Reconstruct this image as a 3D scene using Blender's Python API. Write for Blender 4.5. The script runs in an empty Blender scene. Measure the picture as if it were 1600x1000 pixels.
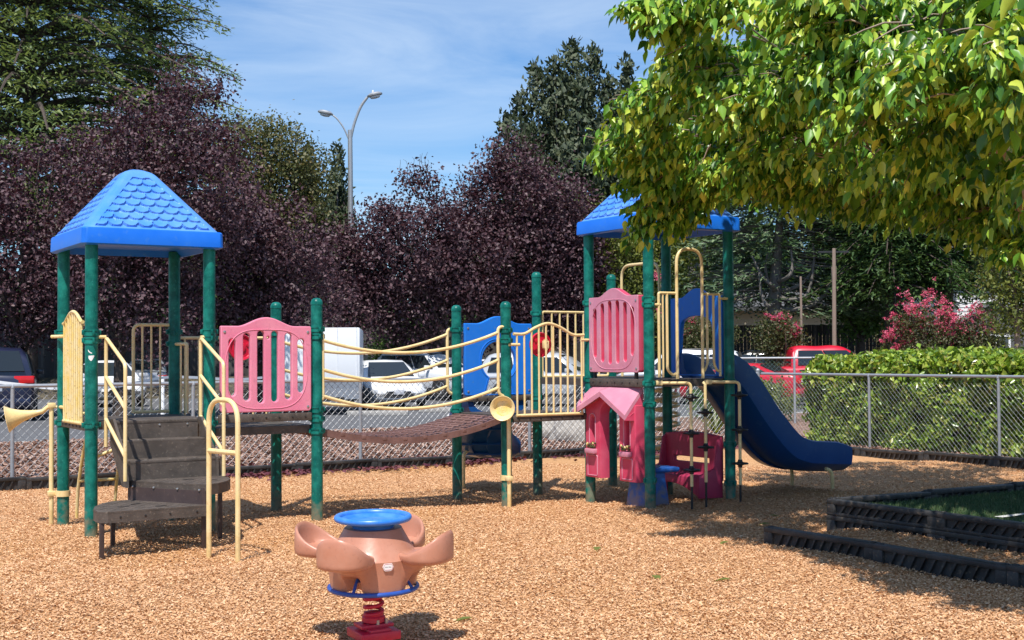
import bpy, bmesh, math, random
import numpy as np
from mathutils import Vector, Matrix
random.seed(7)
rng = np.random.default_rng(7)
PI = math.pi
scene = bpy.context.scene
C = scene.collection

# ------------------------------------------------------------------ camera
EYE = 1.6
F_PX, PITCH, ROLL = 2054.5, 0.0269, 0.0065        # focal length in photo pixels (1600 wide)
cam_d = bpy.data.cameras.new('camera')
cam = bpy.data.objects.new('camera', cam_d)
C.objects.link(cam)
cam_d.sensor_width = 36.0
cam_d.lens = 36.0 * F_PX / 1600
cam_d.clip_end = 3000
cam_d.clip_start = 0.05
cam.matrix_world = Matrix.Translation((0, 0, EYE)) @ Matrix.Rotation(PI / 2 + PITCH, 4, 'X') @ Matrix.Rotation(-ROLL, 4, 'Z')
scene.camera = cam

# ------------------------------------------------------------------ sky, sun, exposure
SUN_EL, SUN_AZ = math.radians(61), math.radians(192)     # azimuth clockwise from +Y
wd = bpy.data.worlds.new('World')
scene.world = wd
wd.use_nodes = True
nt = wd.node_tree
nt.nodes.clear()
n_out = nt.nodes.new('ShaderNodeOutputWorld')
n_bg = nt.nodes.new('ShaderNodeBackground')
n_sky = nt.nodes.new('ShaderNodeTexSky')
n_sky.sky_type = 'NISHITA'
n_sky.sun_disc = False
n_sky.sun_elevation = SUN_EL
n_sky.sun_rotation = SUN_AZ
n_sky.air_density = 1.15
n_sky.dust_density = 0.1
n_sky.ozone_density = 3.0
n_bg.inputs['Strength'].default_value = 0.086
n_tc = nt.nodes.new('ShaderNodeTexCoord')
n_map = nt.nodes.new('ShaderNodeMapping')
n_map.inputs['Scale'].default_value = (2.2, 2.2, 11.0)
n_map.inputs['Rotation'].default_value = (0.0, 0.16, 0.0)
n_no = nt.nodes.new('ShaderNodeTexNoise')
n_no.inputs['Scale'].default_value = 1.5
n_no.inputs['Detail'].default_value = 9
n_no.inputs['Roughness'].default_value = 0.58
n_no.inputs['Distortion'].default_value = 0.7
n_rp = nt.nodes.new('ShaderNodeValToRGB')
n_rp.color_ramp.elements[0].position = 0.36
n_rp.color_ramp.elements[0].color = (0, 0, 0, 1)
n_rp.color_ramp.elements[1].position = 0.80
n_rp.color_ramp.elements[1].color = (0.72, 0.72, 0.72, 1)
n_mx = nt.nodes.new('ShaderNodeMixRGB')
n_mx.inputs['Color2'].default_value = (7.6, 9.0, 10.6, 1)
L = nt.links.new
L(n_tc.outputs['Generated'], n_map.inputs['Vector'])
L(n_map.outputs['Vector'], n_no.inputs['Vector'])
L(n_no.outputs['Fac'], n_rp.inputs['Fac'])
L(n_rp.outputs['Color'], n_mx.inputs['Fac'])
n_tint = nt.nodes.new('ShaderNodeMixRGB')
n_tint.blend_type = 'MULTIPLY'
n_tint.inputs['Fac'].default_value = 1.0
n_tint.inputs['Color2'].default_value = (0.62, 0.98, 1.36, 1)
L(n_sky.outputs['Color'], n_tint.inputs['Color1'])
L(n_tint.outputs['Color'], n_mx.inputs['Color1'])
L(n_mx.outputs['Color'], n_bg.inputs['Color'])
L(n_bg.outputs['Background'], n_out.inputs['Surface'])

sun_d = bpy.data.lights.new('sun', 'SUN')
sun_d.energy = 4.8
sun_d.angle = math.radians(0.53)
sun_d.color = (1.0, 0.955, 0.89)
sun = bpy.data.objects.new('sun', sun_d)
C.objects.link(sun)
to_sun = Vector((math.sin(SUN_AZ) * math.cos(SUN_EL), math.cos(SUN_AZ) * math.cos(SUN_EL), math.sin(SUN_EL)))
sun.rotation_euler = to_sun.to_track_quat('Z', 'Y').to_euler()
sun.location = (0, -5, 40)

vs = scene.view_settings
vs.view_transform = 'Standard'
vs.look = 'None'
vs.exposure = 0.27
vs.gamma = 1.0
scene.cycles.max_bounces = 6
scene.cycles.diffuse_bounces = 3
scene.cycles.glossy_bounces = 3
scene.cycles.transmission_bounces = 4
scene.cycles.transparent_max_bounces = 6
scene.cycles.sample_clamp_indirect = 6

# ------------------------------------------------------------------ placing helpers
TH, U = 0.5485, 1.089                 # heading of the playground grid and its post spacing in metres
X0, Y0 = -3.785, 11.83                # the near left post of the left tower
CT, ST = math.cos(TH), math.sin(TH)

def P(a, b, z=0.0):
    """playground metres (a along the bridge, b towards the back) -> world"""
    return Vector((X0 + a * CT - b * ST, Y0 + a * ST + b * CT, z))

def W(x, y, D):
    """the world point that lies D metres ahead and is seen at photo pixel x, y"""
    cr, sr = math.cos(ROLL), math.sin(ROLL)
    x -= 800; y -= 500
    a = cr * x - sr * y
    b = sr * x + cr * y
    c, s = math.cos(PITCH), math.sin(PITCH)
    d = (a / F_PX, c + b / F_PX * s, s - b / F_PX * c)
    t = D / d[1]
    return Vector((d[0] * t, D, EYE + d[2] * t))

def WG(x, D, z=0.0):
    v = W(x, 555, D)
    return Vector((v.x, D, z))

# ------------------------------------------------------------------ mesh helpers
def set_sharp(me, deg):
    me.shade_smooth()
    me.set_sharp_from_angle(angle=math.radians(deg))

class MB:
    def __init__(self):
        self.v = []
        self.f = []

    def add(self, vs_, fs_, M=None):
        o = len(self.v)
        if M is not None:
            vs_ = [tuple(M @ Vector(p)) for p in vs_]
        self.v.extend(tuple(p) for p in vs_)
        self.f.extend(tuple(i + o for i in f) for f in fs_)
        return self

    def box(self, c, s, M=None, rz=0.0, ch=0.0):
        hx, hy, hz = s[0] / 2, s[1] / 2, s[2] / 2
        R = Matrix.Translation(c) @ Matrix.Rotation(rz, 4, 'Z')
        if M is not None:
            R = M @ R
        if ch > 0:
            ch = min(ch, hx * .9, hy * .9, hz * .9)
            bm = bmesh.new()
            bmesh.ops.create_cube(bm, size=1.0, matrix=Matrix.Diagonal((s[0], s[1], s[2], 1)))
            bmesh.ops.bevel(bm, geom=bm.edges[:], offset=ch, segments=2, affect='EDGES', profile=0.5)
            bm.verts.index_update()
            vv = [v.co.copy() for v in bm.verts]
            ff = [[v.index for v in f.verts] for f in bm.faces]
            bm.free()
            return self.add(vv, ff, R)
        vv = [(x, y, z) for z in (-hz, hz) for y in (-hy, hy) for x in (-hx, hx)]
        ff = [(0, 2, 3, 1), (4, 5, 7, 6), (0, 1, 5, 4), (2, 6, 7, 3), (0, 4, 6, 2), (1, 3, 7, 5)]
        return self.add(vv, ff, R)

    def tube(self, pts, r, n=10, closed=False, cap=True):
        pts = [Vector(p) for p in pts]
        m = len(pts)
        rs = r if isinstance(r, (list, tuple)) else [r] * m
        o = len(self.v)
        prev = None
        for i, p in enumerate(pts):
            if closed:
                t = (pts[(i + 1) % m] - pts[i - 1])
            else:
                t = pts[min(i + 1, m - 1)] - pts[max(i - 1, 0)]
            if t.length < 1e-9:
                t = Vector((0, 0, 1))
            t.normalize()
            if prev is None:
                a = Vector((0, 0, 1)) if abs(t.z) < .9 else Vector((1, 0, 0))
                nrm = t.cross(a).normalized()
            else:
                nrm = prev - t * prev.dot(t)
                if nrm.length < 1e-6:
                    nrm = t.orthogonal()
                nrm.normalize()
            prev = nrm
            bi = t.cross(nrm)
            for k in range(n):
                an = 2 * PI * k / n
                self.v.append(tuple(p + (nrm * math.cos(an) + bi * math.sin(an)) * rs[i]))
        seg = m if closed else m - 1
        for i in range(seg):
            j = (i + 1) % m
            for k in range(n):
                k2 = (k + 1) % n
                self.f.append((o + i * n + k, o + i * n + k2, o + j * n + k2, o + j * n + k))
        if cap and not closed:
            self.f.append(tuple(o + k for k in range(n))[::-1])
            self.f.append(tuple(o + (m - 1) * n + k for k in range(n)))
        return self

    def lathe(self, prof, n=24, M=None, cap=True):
        vv, ff = [], []
        for (r, z) in prof:
            for k in range(n):
                an = 2 * PI * k / n
                vv.append((r * math.cos(an), r * math.sin(an), z))
        for i in range(len(prof) - 1):
            for k in range(n):
                k2 = (k + 1) % n
                ff.append((i * n + k, i * n + k2, (i + 1) * n + k2, (i + 1) * n + k))
        if cap:
            ff.append(tuple(range(n))[::-1])
            ff.append(tuple((len(prof) - 1) * n + k for k in range(n)))
        return self.add(vv, ff, M)

    def prism(self, poly, z0, z1, M=None):
        n = len(poly)
        vv = [(x, y, z0) for x, y in poly] + [(x, y, z1) for x, y in poly]
        ff = [tuple(range(n))[::-1], tuple(range(n, 2 * n))]
        for i in range(n):
            j = (i + 1) % n
            ff.append((i, j, n + j, n + i))
        return self.add(vv, ff, M)

    def loft(self, rings, closed_ring=True, cap=True):
        o = len(self.v)
        n = len(rings[0])
        for r in rings:
            self.v.extend(tuple(p) for p in r)
        for i in range(len(rings) - 1):
            for k in range(n if closed_ring else n - 1):
                k2 = (k + 1) % n
                self.f.append((o + i * n + k, o + i * n + k2, o + (i + 1) * n + k2, o + (i + 1) * n + k))
        if cap and closed_ring:
            self.f.append(tuple(o + k for k in range(n))[::-1])
            self.f.append(tuple(o + (len(rings) - 1) * n + k for k in range(n)))
        return self

    def build(self, name, m, parent=None, smooth=35, bevel=0.0, seg=2):
        me = bpy.data.meshes.new(name)
        me.from_pydata(self.v, [], self.f)
        bm = bmesh.new()
        bm.from_mesh(me)
        bmesh.ops.recalc_face_normals(bm, faces=bm.faces)
        if bevel > 0:
            ed = [e for e in bm.edges if len(e.link_faces) == 2 and e.calc_face_angle(0) > math.radians(28)]
            bmesh.ops.bevel(bm, geom=ed, offset=bevel, segments=seg, affect='EDGES', profile=0.5, clamp_overlap=True)
        bm.to_mesh(me)
        bm.free()
        if smooth:
            set_sharp(me, smooth)
        me.materials.append(m)
        o = bpy.data.objects.new(name, me)
        C.objects.link(o)
        if parent is not None:
            o.parent = parent
        return o

def _islands(mb):
    par = list(range(len(mb.v)))
    def find(x):
        while par[x] != x:
            par[x] = par[par[x]]
            x = par[x]
        return x
    for f in mb.f:
        r0 = find(f[0])
        for i in f[1:]:
            par[find(i)] = r0
    groups = {}
    for f in mb.f:
        groups.setdefault(find(f[0]), []).append(f)
    return list(groups.values())

def build_each(mb, name, m, parent, **kw):
    """every separate piece of mb becomes an object of its own"""
    out = []
    for fs in _islands(mb):
        idx = sorted({i for f in fs for i in f})
        mp = {i: k for k, i in enumerate(idx)}
        q = MB()
        q.v = [mb.v[i] for i in idx]
        q.f = [tuple(mp[i] for i in f) for f in fs]
        out.append(q.build(name, m, parent, **kw))
    return out

def big_mesh(name, verts, faces, m, parent=None, smooth=False):
    """verts (n,3) array, faces (k,s) array"""
    me = bpy.data.meshes.new(name)
    n, s = faces.shape
    me.vertices.add(len(verts))
    me.vertices.foreach_set('co', np.ascontiguousarray(verts, dtype=np.float32).ravel())
    me.loops.add(n * s)
    me.loops.foreach_set('vertex_index', np.ascontiguousarray(faces, dtype=np.int32).ravel())
    me.polygons.add(n)
    me.polygons.foreach_set('loop_start', np.arange(0, n * s, s, dtype=np.int32))
    me.polygons.foreach_set('loop_total', np.full(n, s, dtype=np.int32))
    me.update(calc_edges=True)
    me.validate()
    if smooth:
        me.shade_smooth()
    me.materials.append(m)
    o = bpy.data.objects.new(name, me)
    C.objects.link(o)
    if parent is not None:
        o.parent = parent
    return o

def panel2d(outline, holes, thick, bevel=0.008, M=None):
    """flat plate with holes, rounded rim; outline in x,y; the plate lies in z -thick/2..thick/2"""
    cu = bpy.data.curves.new('tmp', 'CURVE')
    cu.dimensions = '2D'
    cu.fill_mode = 'BOTH'
    cu.extrude = max(thick / 2 - bevel, 0.0005)
    cu.bevel_depth = bevel
    cu.bevel_resolution = 1
    cu.offset = -bevel
    for loop in [outline] + holes:
        sp = cu.splines.new('POLY')
        sp.points.add(len(loop) - 1)
        for p, q in zip(sp.points, loop):
            p.co = (q[0], q[1], 0, 1)
        sp.use_cyclic_u = True
    ob = bpy.data.objects.new('tmp', cu)
    C.objects.link(ob)
    dg = bpy.context.evaluated_depsgraph_get()
    me = bpy.data.meshes.new_from_object(ob.evaluated_get(dg))
    vv = [v.co.copy() for v in me.vertices]
    ff = [tuple(p.vertices) for p in me.polygons]
    bpy.data.objects.remove(ob)
    bpy.data.curves.remove(cu)
    bpy.data.meshes.remove(me)
    if M is not None:
        vv = [M @ v for v in vv]
    mb = MB()
    mb.add(vv, ff)
    return mb

def tag(o, label=None, cat=None, group=None, kind=None):
    if label: o['label'] = label
    if cat: o['category'] = cat
    if group: o['group'] = group
    if kind: o['kind'] = kind
    return o

def thing(name, label, cat, loc=(0, 0, 0), rz=0.0, group=None):
    o = bpy.data.objects.new(name, None)
    C.objects.link(o)
    o.empty_display_size = 0.2
    o.location = loc
    o.rotation_euler = (0, 0, rz)
    return tag(o, label, cat, group)

def copy_tree(o, parent=None):
    c = o.copy()
    C.objects.link(c)
    if parent is not None:
        c.parent = parent
    for ch in list(o.children):
        copy_tree(ch, c)
    return c

def smooth_path(pts, k=6, closed=False):
    """Catmull-Rom through pts"""
    pts = [Vector(p) for p in pts]
    out = []
    n = len(pts)
    for i in range(n if closed else n - 1):
        p0 = pts[i - 1] if (i > 0 or closed) else pts[0]
        p1 = pts[i]
        p2 = pts[(i + 1) % n]
        p3 = pts[(i + 2) % n] if (closed or i + 2 < n) else pts[-1]
        for j in range(k):
            t = j / k
            out.append(0.5 * ((2 * p1) + (-p0 + p2) * t + (2 * p0 - 5 * p1 + 4 * p2 - p3) * t * t + (-p0 + 3 * p1 - 3 * p2 + p3) * t ** 3))
    if not closed:
        out.append(pts[-1])
    return out

def bend_path(pts, r=0.06, k=5):
    """polyline with rounded corners"""
    pts = [Vector(p) for p in pts]
    out = [pts[0]]
    for i in range(1, len(pts) - 1):
        a, b, c = pts[i - 1], pts[i], pts[i + 1]
        d1, d2 = (a - b), (c - b)
        rr = min(r, d1.length * .48, d2.length * .48)
        s, e = b + d1.normalized() * rr, b + d2.normalized() * rr
        for j in range(k + 1):
            t = j / k
            out.append(s * (1 - t) ** 2 + b * 2 * t * (1 - t) + e * t * t)
    out.append(pts[-1])
    return out

# ------------------------------------------------------------------ materials
def newmat(name):
    m = bpy.data.materials.new(name)
    m.use_nodes = True
    return m, m.node_tree, m.node_tree.nodes['Principled BSDF']

def ramp(nt, stops):
    r = nt.nodes.new('ShaderNodeValToRGB')
    cr = r.color_ramp
    while len(cr.elements) < len(stops):
        cr.elements.new(0.5)
    for e, (p, c) in zip(cr.elements, stops):
        e.position = p
        e.color = (*c, 1)
    return r

def paint(name, col, rough=0.4, worn=None, worn_amt=0.35, scale=6.0, bump=0.0, bscale=60, spec=0.5, metal=0.0, dirt=None, coat=0.0, foot=None):
    """weathered plain surface: two tones by noise, uneven gloss, fine bump, specks of dirt"""
    m, nt, b = newmat(name)
    L = nt.links.new
    tc = nt.nodes.new('ShaderNodeTexCoord')
    no = nt.nodes.new('ShaderNodeTexNoise')
    no.inputs['Scale'].default_value = scale
    no.inputs['Detail'].default_value = 6
    no.inputs['Roughness'].default_value = 0.6
    L(tc.outputs['Object'], no.inputs['Vector'])
    if worn is None:
        worn = tuple(min(1, c * 1.25 + 0.02) for c in col)
    r = ramp(nt, [(0.38, col), (0.72, tuple(c * (1 - worn_amt) + w * worn_amt for c, w in zip(col, worn)))])
    L(no.outputs['Fac'], r.inputs['Fac'])
    last = r.outputs['Color']
    if dirt:
        n2 = nt.nodes.new('ShaderNodeTexNoise')
        n2.inputs['Scale'].default_value = scale * 5
        n2.inputs['Detail'].default_value = 4
        L(tc.outputs['Object'], n2.inputs['Vector'])
        r2 = ramp(nt, [(0.60, (0, 0, 0)), (0.72, (0.7, 0.7, 0.7))])
        L(n2.outputs['Fac'], r2.inputs['Fac'])
        mx = nt.nodes.new('ShaderNodeMixRGB')
        mx.inputs['Color2'].default_value = (*dirt, 1)
        L(r2.outputs['Color'], mx.inputs['Fac'])
        L(last, mx.inputs['Color1'])
        last = mx.outputs['Color']
    if foot:
        # dust and scuffs that splash up from the chips
        sx = nt.nodes.new('ShaderNodeSeparateXYZ')
        L(tc.outputs['Object'], sx.inputs['Vector'])
        n3 = nt.nodes.new('ShaderNodeTexNoise')
        n3.inputs['Scale'].default_value = 14
        n3.inputs['Detail'].default_value = 5
        L(tc.outputs['Object'], n3.inputs['Vector'])
        ad = nt.nodes.new('ShaderNodeMath'); ad.operation = 'MULTIPLY_ADD'; ad.inputs[1].default_value = -0.9; ad.inputs[2].default_value = 0.45
        L(n3.outputs['Fac'], ad.inputs[0])
        a2 = nt.nodes.new('ShaderNodeMath'); a2.operation = 'ADD'
        L(sx.outputs['Z'], a2.inputs[0]); L(ad.outputs[0], a2.inputs[1])
        r3 = ramp(nt, [(0.02, (0.62, 0.62, 0.62)), (0.22, (0, 0, 0))])
        L(a2.outputs[0], r3.inputs['Fac'])
        m3 = nt.nodes.new('ShaderNodeMixRGB')
        m3.inputs['Color2'].default_value = (*foot, 1)
        L(r3.outputs['Color'], m3.inputs['Fac'])
        L(last, m3.inputs['Color1'])
        last = m3.outputs['Color']
    L(last, b.inputs['Base Color'])
    mr = nt.nodes.new('ShaderNodeMapRange')
    mr.inputs['To Min'].default_value = max(0.03, rough - 0.1)
    mr.inputs['To Max'].default_value = min(1, rough + 0.14)
    L(no.outputs['Fac'], mr.inputs['Value'])
    L(mr.outputs['Result'], b.inputs['Roughness'])
    b.inputs['Specular IOR Level'].default_value = spec
    b.inputs['Metallic'].default_value = metal
    if coat:
        b.inputs['Coat Weight'].default_value = coat * .5
        b.inputs['Coat Roughness'].default_value = 0.05
    if bump:
        nb = nt.nodes.new('ShaderNodeTexNoise')
        nb.inputs['Scale'].default_value = bscale
        nb.inputs['Detail'].default_value = 3
        L(tc.outputs['Object'], nb.inputs['Vector'])
        bp = nt.nodes.new('ShaderNodeBump')
        bp.inputs['Strength'].default_value = bump
        bp.inputs['Distance'].default_value = 0.01
        L(nb.outputs['Fac'], bp.inputs['Height'])
        L(bp.outputs['Normal'], b.inputs['Normal'])
    return m

def leafmat(name, cols, rough=0.5, trans=0.3, spec=0.35, tcol=None):
    """leaves: one colour per leaf picked from a ramp, light shining through"""
    m, nt, b = newmat(name)
    L = nt.links.new
    g = nt.nodes.new('ShaderNodeNewGeometry')
    n = len(cols)
    r = ramp(nt, [(i / max(1, n - 1), c) for i, c in enumerate(cols)])
    L(g.outputs['Random Per Island'], r.inputs['Fac'])
    L(r.outputs['Color'], b.inputs['Base Color'])
    b.inputs['Roughness'].default_value = rough
    b.inputs['Specular IOR Level'].default_value = spec
    out = nt.nodes['Material Output']
    if trans > 0:
        t = nt.nodes.new('ShaderNodeBsdfTranslucent')
        hs = nt.nodes.new('ShaderNodeMixRGB')
        hs.blend_type = 'MULTIPLY'
        hs.inputs['Fac'].default_value = 1
        hs.inputs['Color2'].default_value = (*(tcol or (1.5, 1.5, 0.8)), 1)
        L(r.outputs['Color'], hs.inputs['Color1'])
        L(hs.outputs['Color'], t.inputs['Color'])
        ms = nt.nodes.new('ShaderNodeMixShader')
        ms.inputs['Fac'].default_value = trans
        L(b.outputs['BSDF'], ms.inputs[1])
        L(t.outputs['BSDF'], ms.inputs[2])
        L(ms.outputs['Shader'], out.inputs['Surface'])
    return m

def grainmat(name, cols, scale=40, rough=0.9, bump=0.6, big=0.0, bigcol=None, dist=0.02):
    """loose granular ground: cells of different tone with a bump"""
    m, nt, b = newmat(name)
    L = nt.links.new
    tc = nt.nodes.new('ShaderNodeTexCoord')
    no = nt.nodes.new('ShaderNodeTexNoise')
    no.inputs['Scale'].default_value = scale * .6
    no.inputs['Detail'].default_value = 3
    L(tc.outputs['Object'], no.inputs['Vector'])
    mixv = nt.nodes.new('ShaderNodeMixRGB')
    mixv.inputs['Fac'].default_value = 0.02
    L(tc.outputs['Object'], mixv.inputs['Color1'])
    L(no.outputs['Color'], mixv.inputs['Color2'])
    vo = nt.nodes.new('ShaderNodeTexVoronoi')
    vo.inputs['Scale'].default_value = scale
    L(mixv.outputs['Color'], vo.inputs['Vector'])
    bw = nt.nodes.new('ShaderNodeSeparateColor')
    L(vo.outputs['Color'], bw.inputs['Color'])
    n = len(cols)
    r = ramp(nt, [(i / (n - 1), c) for i, c in enumerate(cols)])
    L(bw.outputs['Red'], r.inputs['Fac'])
    last = r.outputs['Color']
    if bigcol:
        nb = nt.nodes.new('ShaderNodeTexNoise')
        nb.inputs['Scale'].default_value = big
        nb.inputs['Detail'].default_value = 5
        L(tc.outputs['Object'], nb.inputs['Vector'])
        r2 = ramp(nt, [(0.42, (0, 0, 0)), (0.68, (0.8, 0.8, 0.8))])
        L(nb.outputs['Fac'], r2.inputs['Fac'])
        mx = nt.nodes.new('ShaderNodeMixRGB')
        mx.inputs['Color2'].default_value = (*bigcol, 1)
        L(r2.outputs['Color'], mx.inputs['Fac'])
        L(last, mx.inputs['Color1'])
        last = mx.outputs['Color']
    L(last, b.inputs['Base Color'])
    b.inputs['Roughness'].default_value = rough
    b.inputs['Specular IOR Level'].default_value = 0.2
    bp = nt.nodes.new('ShaderNodeBump')
    bp.inputs['Strength'].default_value = bump
    bp.inputs['Distance'].default_value = dist
    L(bw.outputs['Green'], bp.inputs['Height'])
    L(bp.outputs['Normal'], b.inputs['Normal'])
    return m

M = {}
M['post'] = paint('green_post', (0.001, 0.095, 0.078), 0.34, worn=(0.015, 0.25, 0.195), worn_amt=0.9, scale=9, bump=0.08, dirt=(0.03, 0.25, 0.20), spec=0.26, foot=(0.26, 0.19, 0.12))
M['cream'] = paint('cream_tube', (0.80, 0.60, 0.27), 0.36, worn=(0.90, 0.76, 0.46), worn_amt=0.6, scale=8, bump=0.06, dirt=(0.62, 0.44, 0.20), foot=(0.60, 0.40, 0.16))
M['cream_old'] = paint('cream_worn', (0.82, 0.67, 0.36), 0.45, worn=(0.80, 0.55, 0.10), worn_amt=0.9, scale=9, bump=0.1, dirt=(0.30, 0.20, 0.08))
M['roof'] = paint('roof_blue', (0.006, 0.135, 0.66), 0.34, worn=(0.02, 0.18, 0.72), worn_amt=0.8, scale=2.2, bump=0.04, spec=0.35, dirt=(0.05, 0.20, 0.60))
M['roof_pale'] = paint('roof_blue_pale', (0.055, 0.245, 0.72), 0.32, worn=(0.17, 0.37, 0.80), worn_amt=0.8, scale=2.2, bump=0.04, spec=0.45, dirt=(0.10, 0.27, 0.70))
M['blue'] = paint('panel_blue', (0.012, 0.19, 0.74), 0.34, worn=(0.05, 0.27, 0.80), scale=4, bump=0.04, spec=0.35, dirt=(0.06, 0.22, 0.6))
M['slide'] = paint('slide_blue', (0.004, 0.058, 0.215), 0.30, worn=(0.012, 0.085, 0.27), scale=3, bump=0.04, spec=0.32, dirt=(0.03, 0.09, 0.23))
M['table_blue_shaded'] = paint('table_blue_shaded', (0.010, 0.085, 0.36), 0.4, worn=(0.03, 0.13, 0.42), scale=5, bump=0.05, dirt=(0.10, 0.13, 0.25), foot=(0.22, 0.17, 0.12))  # blue darkened to stand in for the deep shade under the tower
M['pink'] = paint('pink_panel', (0.78, 0.215, 0.325), 0.38, worn=(0.85, 0.34, 0.42), worn_amt=0.7, scale=4, bump=0.05, dirt=(0.62, 0.20, 0.28))
M['pink_faded'] = paint('pink_faded', (0.60, 0.22, 0.31), 0.45, worn=(0.70, 0.34, 0.42), worn_amt=0.7, scale=4, bump=0.04)
M['rose'] = paint('rose_plastic', (0.62, 0.05, 0.12), 0.36, worn=(0.74, 0.18, 0.26), worn_amt=0.5, scale=4, bump=0.04)
M['rose_dark'] = paint('rose_dark', (0.40, 0.03, 0.09), 0.45, scale=5)
M['red'] = paint('red_plastic', (0.62, 0.008, 0.04), 0.32, scale=6)
M['red_steel'] = paint('red_steel', (0.55, 0.012, 0.045), 0.42, worn=(0.62, 0.10, 0.12), scale=10, bump=0.1)
M['tread'] = paint('brown_tread', (0.074, 0.060, 0.050), 0.55, worn=(0.135, 0.108, 0.09), worn_amt=0.8, scale=9, bump=0.35, bscale=140, dirt=(0.20, 0.165, 0.13), spec=0.35)
M['riser'] = paint('brown_riser', (0.050, 0.032, 0.030), 0.55, worn=(0.085, 0.055, 0.05), worn_amt=0.8, scale=6, bump=0.1, dirt=(0.12, 0.08, 0.065))
M['bridge'] = paint('bridge_brown', (0.155, 0.077, 0.062), 0.5, worn=(0.24, 0.13, 0.11), worn_amt=0.8, scale=7, bump=0.15)
M['black_steel'] = paint('black_steel', (0.015, 0.014, 0.014), 0.45, scale=8, bump=0.1)
M['leg'] = paint('brown_leg', (0.045, 0.027, 0.022), 0.5, scale=8)
M['bolt'] = paint('bolt_steel', (0.45, 0.45, 0.44), 0.35, metal=0.8, scale=20)
M['salmon'] = paint('salmon_plastic', (0.47, 0.205, 0.130), 0.32, worn=(0.55, 0.275, 0.19), worn_amt=0.8, scale=7, bump=0.05, spec=0.4, dirt=(0.38, 0.17, 0.115))
M['rider_blue'] = paint('rider_blue', (0.025, 0.18, 0.62), 0.32, worn=(0.12, 0.32, 0.70), worn_amt=0.7, scale=12, bump=0.04)
M['ring_blue'] = paint('ring_blue', (0.018, 0.075, 0.36), 0.3, worn=(0.06, 0.14, 0.45), scale=14)
M['white'] = paint('white_print', (0.80, 0.79, 0.77), 0.5, scale=20)
M['print_red'] = paint('print_red', (0.55, 0.03, 0.03), 0.5, scale=20)
M['print_black'] = paint('print_black', (0.02, 0.02, 0.02), 0.5, scale=20)
M['border'] = paint('black_border', (0.022, 0.021, 0.021), 0.5, worn=(0.07, 0.066, 0.062), worn_amt=0.9, scale=5, bump=0.2, dirt=(0.17, 0.125, 0.085), spec=0.35)
M['galv'] = paint('galvanised', (0.42, 0.43, 0.44), 0.42, worn=(0.56, 0.57, 0.58), scale=14, metal=0.55, bump=0.05)
M['wire'] = paint('chain_wire', (0.34, 0.35, 0.36), 0.5, metal=0.4, scale=14)
M['green_wire'] = paint('green_vinyl', (0.10, 0.20, 0.17), 0.45, worn=(0.25, 0.34, 0.31), scale=10)
M['concrete'] = paint('concrete', (0.36, 0.34, 0.31), 0.9, worn=(0.45, 0.43, 0.40), scale=3, bump=0.3)
M['rock'] = paint('rock', (0.30, 0.27, 0.235), 0.9, worn=(0.42, 0.38, 0.33), worn_amt=0.9, scale=5, bump=0.8, bscale=16, dirt=(0.14, 0.12, 0.10))
M['bark'] = paint('bark', (0.060, 0.042, 0.032), 0.9, worn=(0.13, 0.10, 0.08), worn_amt=0.8, scale=8, bump=0.9, bscale=26)
M['bark_grey'] = paint('bark_grey', (0.13, 0.115, 0.10), 0.9, worn=(0.22, 0.20, 0.18), worn_amt=0.8, scale=5, bump=0.8, bscale=20)
M['bark_pale'] = paint('bark_pale', (0.26, 0.19, 0.145), 0.85, worn=(0.36, 0.28, 0.22), worn_amt=0.8, scale=7, bump=0.6, bscale=30)
M['pole_wood'] = paint('pole_wood', (0.27, 0.20, 0.15), 0.85, worn=(0.36, 0.28, 0.22), scale=6, bump=0.3)
M['tyre'] = paint('tyre', (0.018, 0.018, 0.018), 0.8, scale=10)
M['rim'] = paint('rim', (0.38, 0.39, 0.40), 0.3, metal=0.7, scale=10)
M['dark_trim'] = paint('dark_trim', (0.02, 0.02, 0.022), 0.5, scale=10)
M['lamp_red'] = paint('tail_lamp', (0.55, 0.01, 0.012), 0.15, scale=10)
M['lamp_amber'] = paint('amber_lamp', (0.65, 0.20, 0.02), 0.15, scale=10)
M['lamp_clear'] = paint('head_lamp', (0.62, 0.64, 0.66), 0.12, scale=10)
M['plate'] = paint('plate', (0.62, 0.62, 0.63), 0.4, worn=(0.40, 0.42, 0.50), worn_amt=0.9, scale=30)
M['trailer'] = paint('trailer_skin', (0.78, 0.79, 0.80), 0.35, worn=(0.70, 0.71, 0.73), scale=2)
M['checker'] = paint('checker_plate', (0.42, 0.43, 0.45), 0.4, metal=0.6, worn=(0.28, 0.29, 0.31), worn_amt=0.9, scale=40, bump=0.6, bscale=60)
M['line'] = paint('line_paint', (0.62, 0.61, 0.58), 0.8, worn=(0.40, 0.40, 0.38), worn_amt=0.7, scale=5)
M['beige_wall'] = paint('beige_siding', (0.60, 0.46, 0.30), 0.75, worn=(0.66, 0.53, 0.37), scale=2)
M['white_wall'] = paint('white_siding', (0.70, 0.69, 0.67), 0.7, scale=2)
M['grey_roof'] = paint('grey_shingle', (0.10, 0.10, 0.10), 0.9, worn=(0.16, 0.155, 0.15), scale=8, bump=0.5, bscale=30)
M['tape'] = paint('tape', (0.72, 0.72, 0.72), 0.6, scale=3)
M['chips'] = grainmat('wood_chip_ground', [(0.30, 0.15, 0.065), (0.47, 0.255, 0.12), (0.59, 0.335, 0.165), (0.67, 0.405, 0.215)], scale=75, bump=0.6, big=0.35, bigcol=(0.53, 0.275, 0.105), dist=0.010)
M['chip_piece'] = leafmat('wood_chip_piece', [(0.36, 0.18, 0.08), (0.54, 0.29, 0.14), (0.63, 0.355, 0.18), (0.71, 0.425, 0.23), (0.80, 0.53, 0.33)], rough=0.85, trans=0, spec=0.2)
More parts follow.
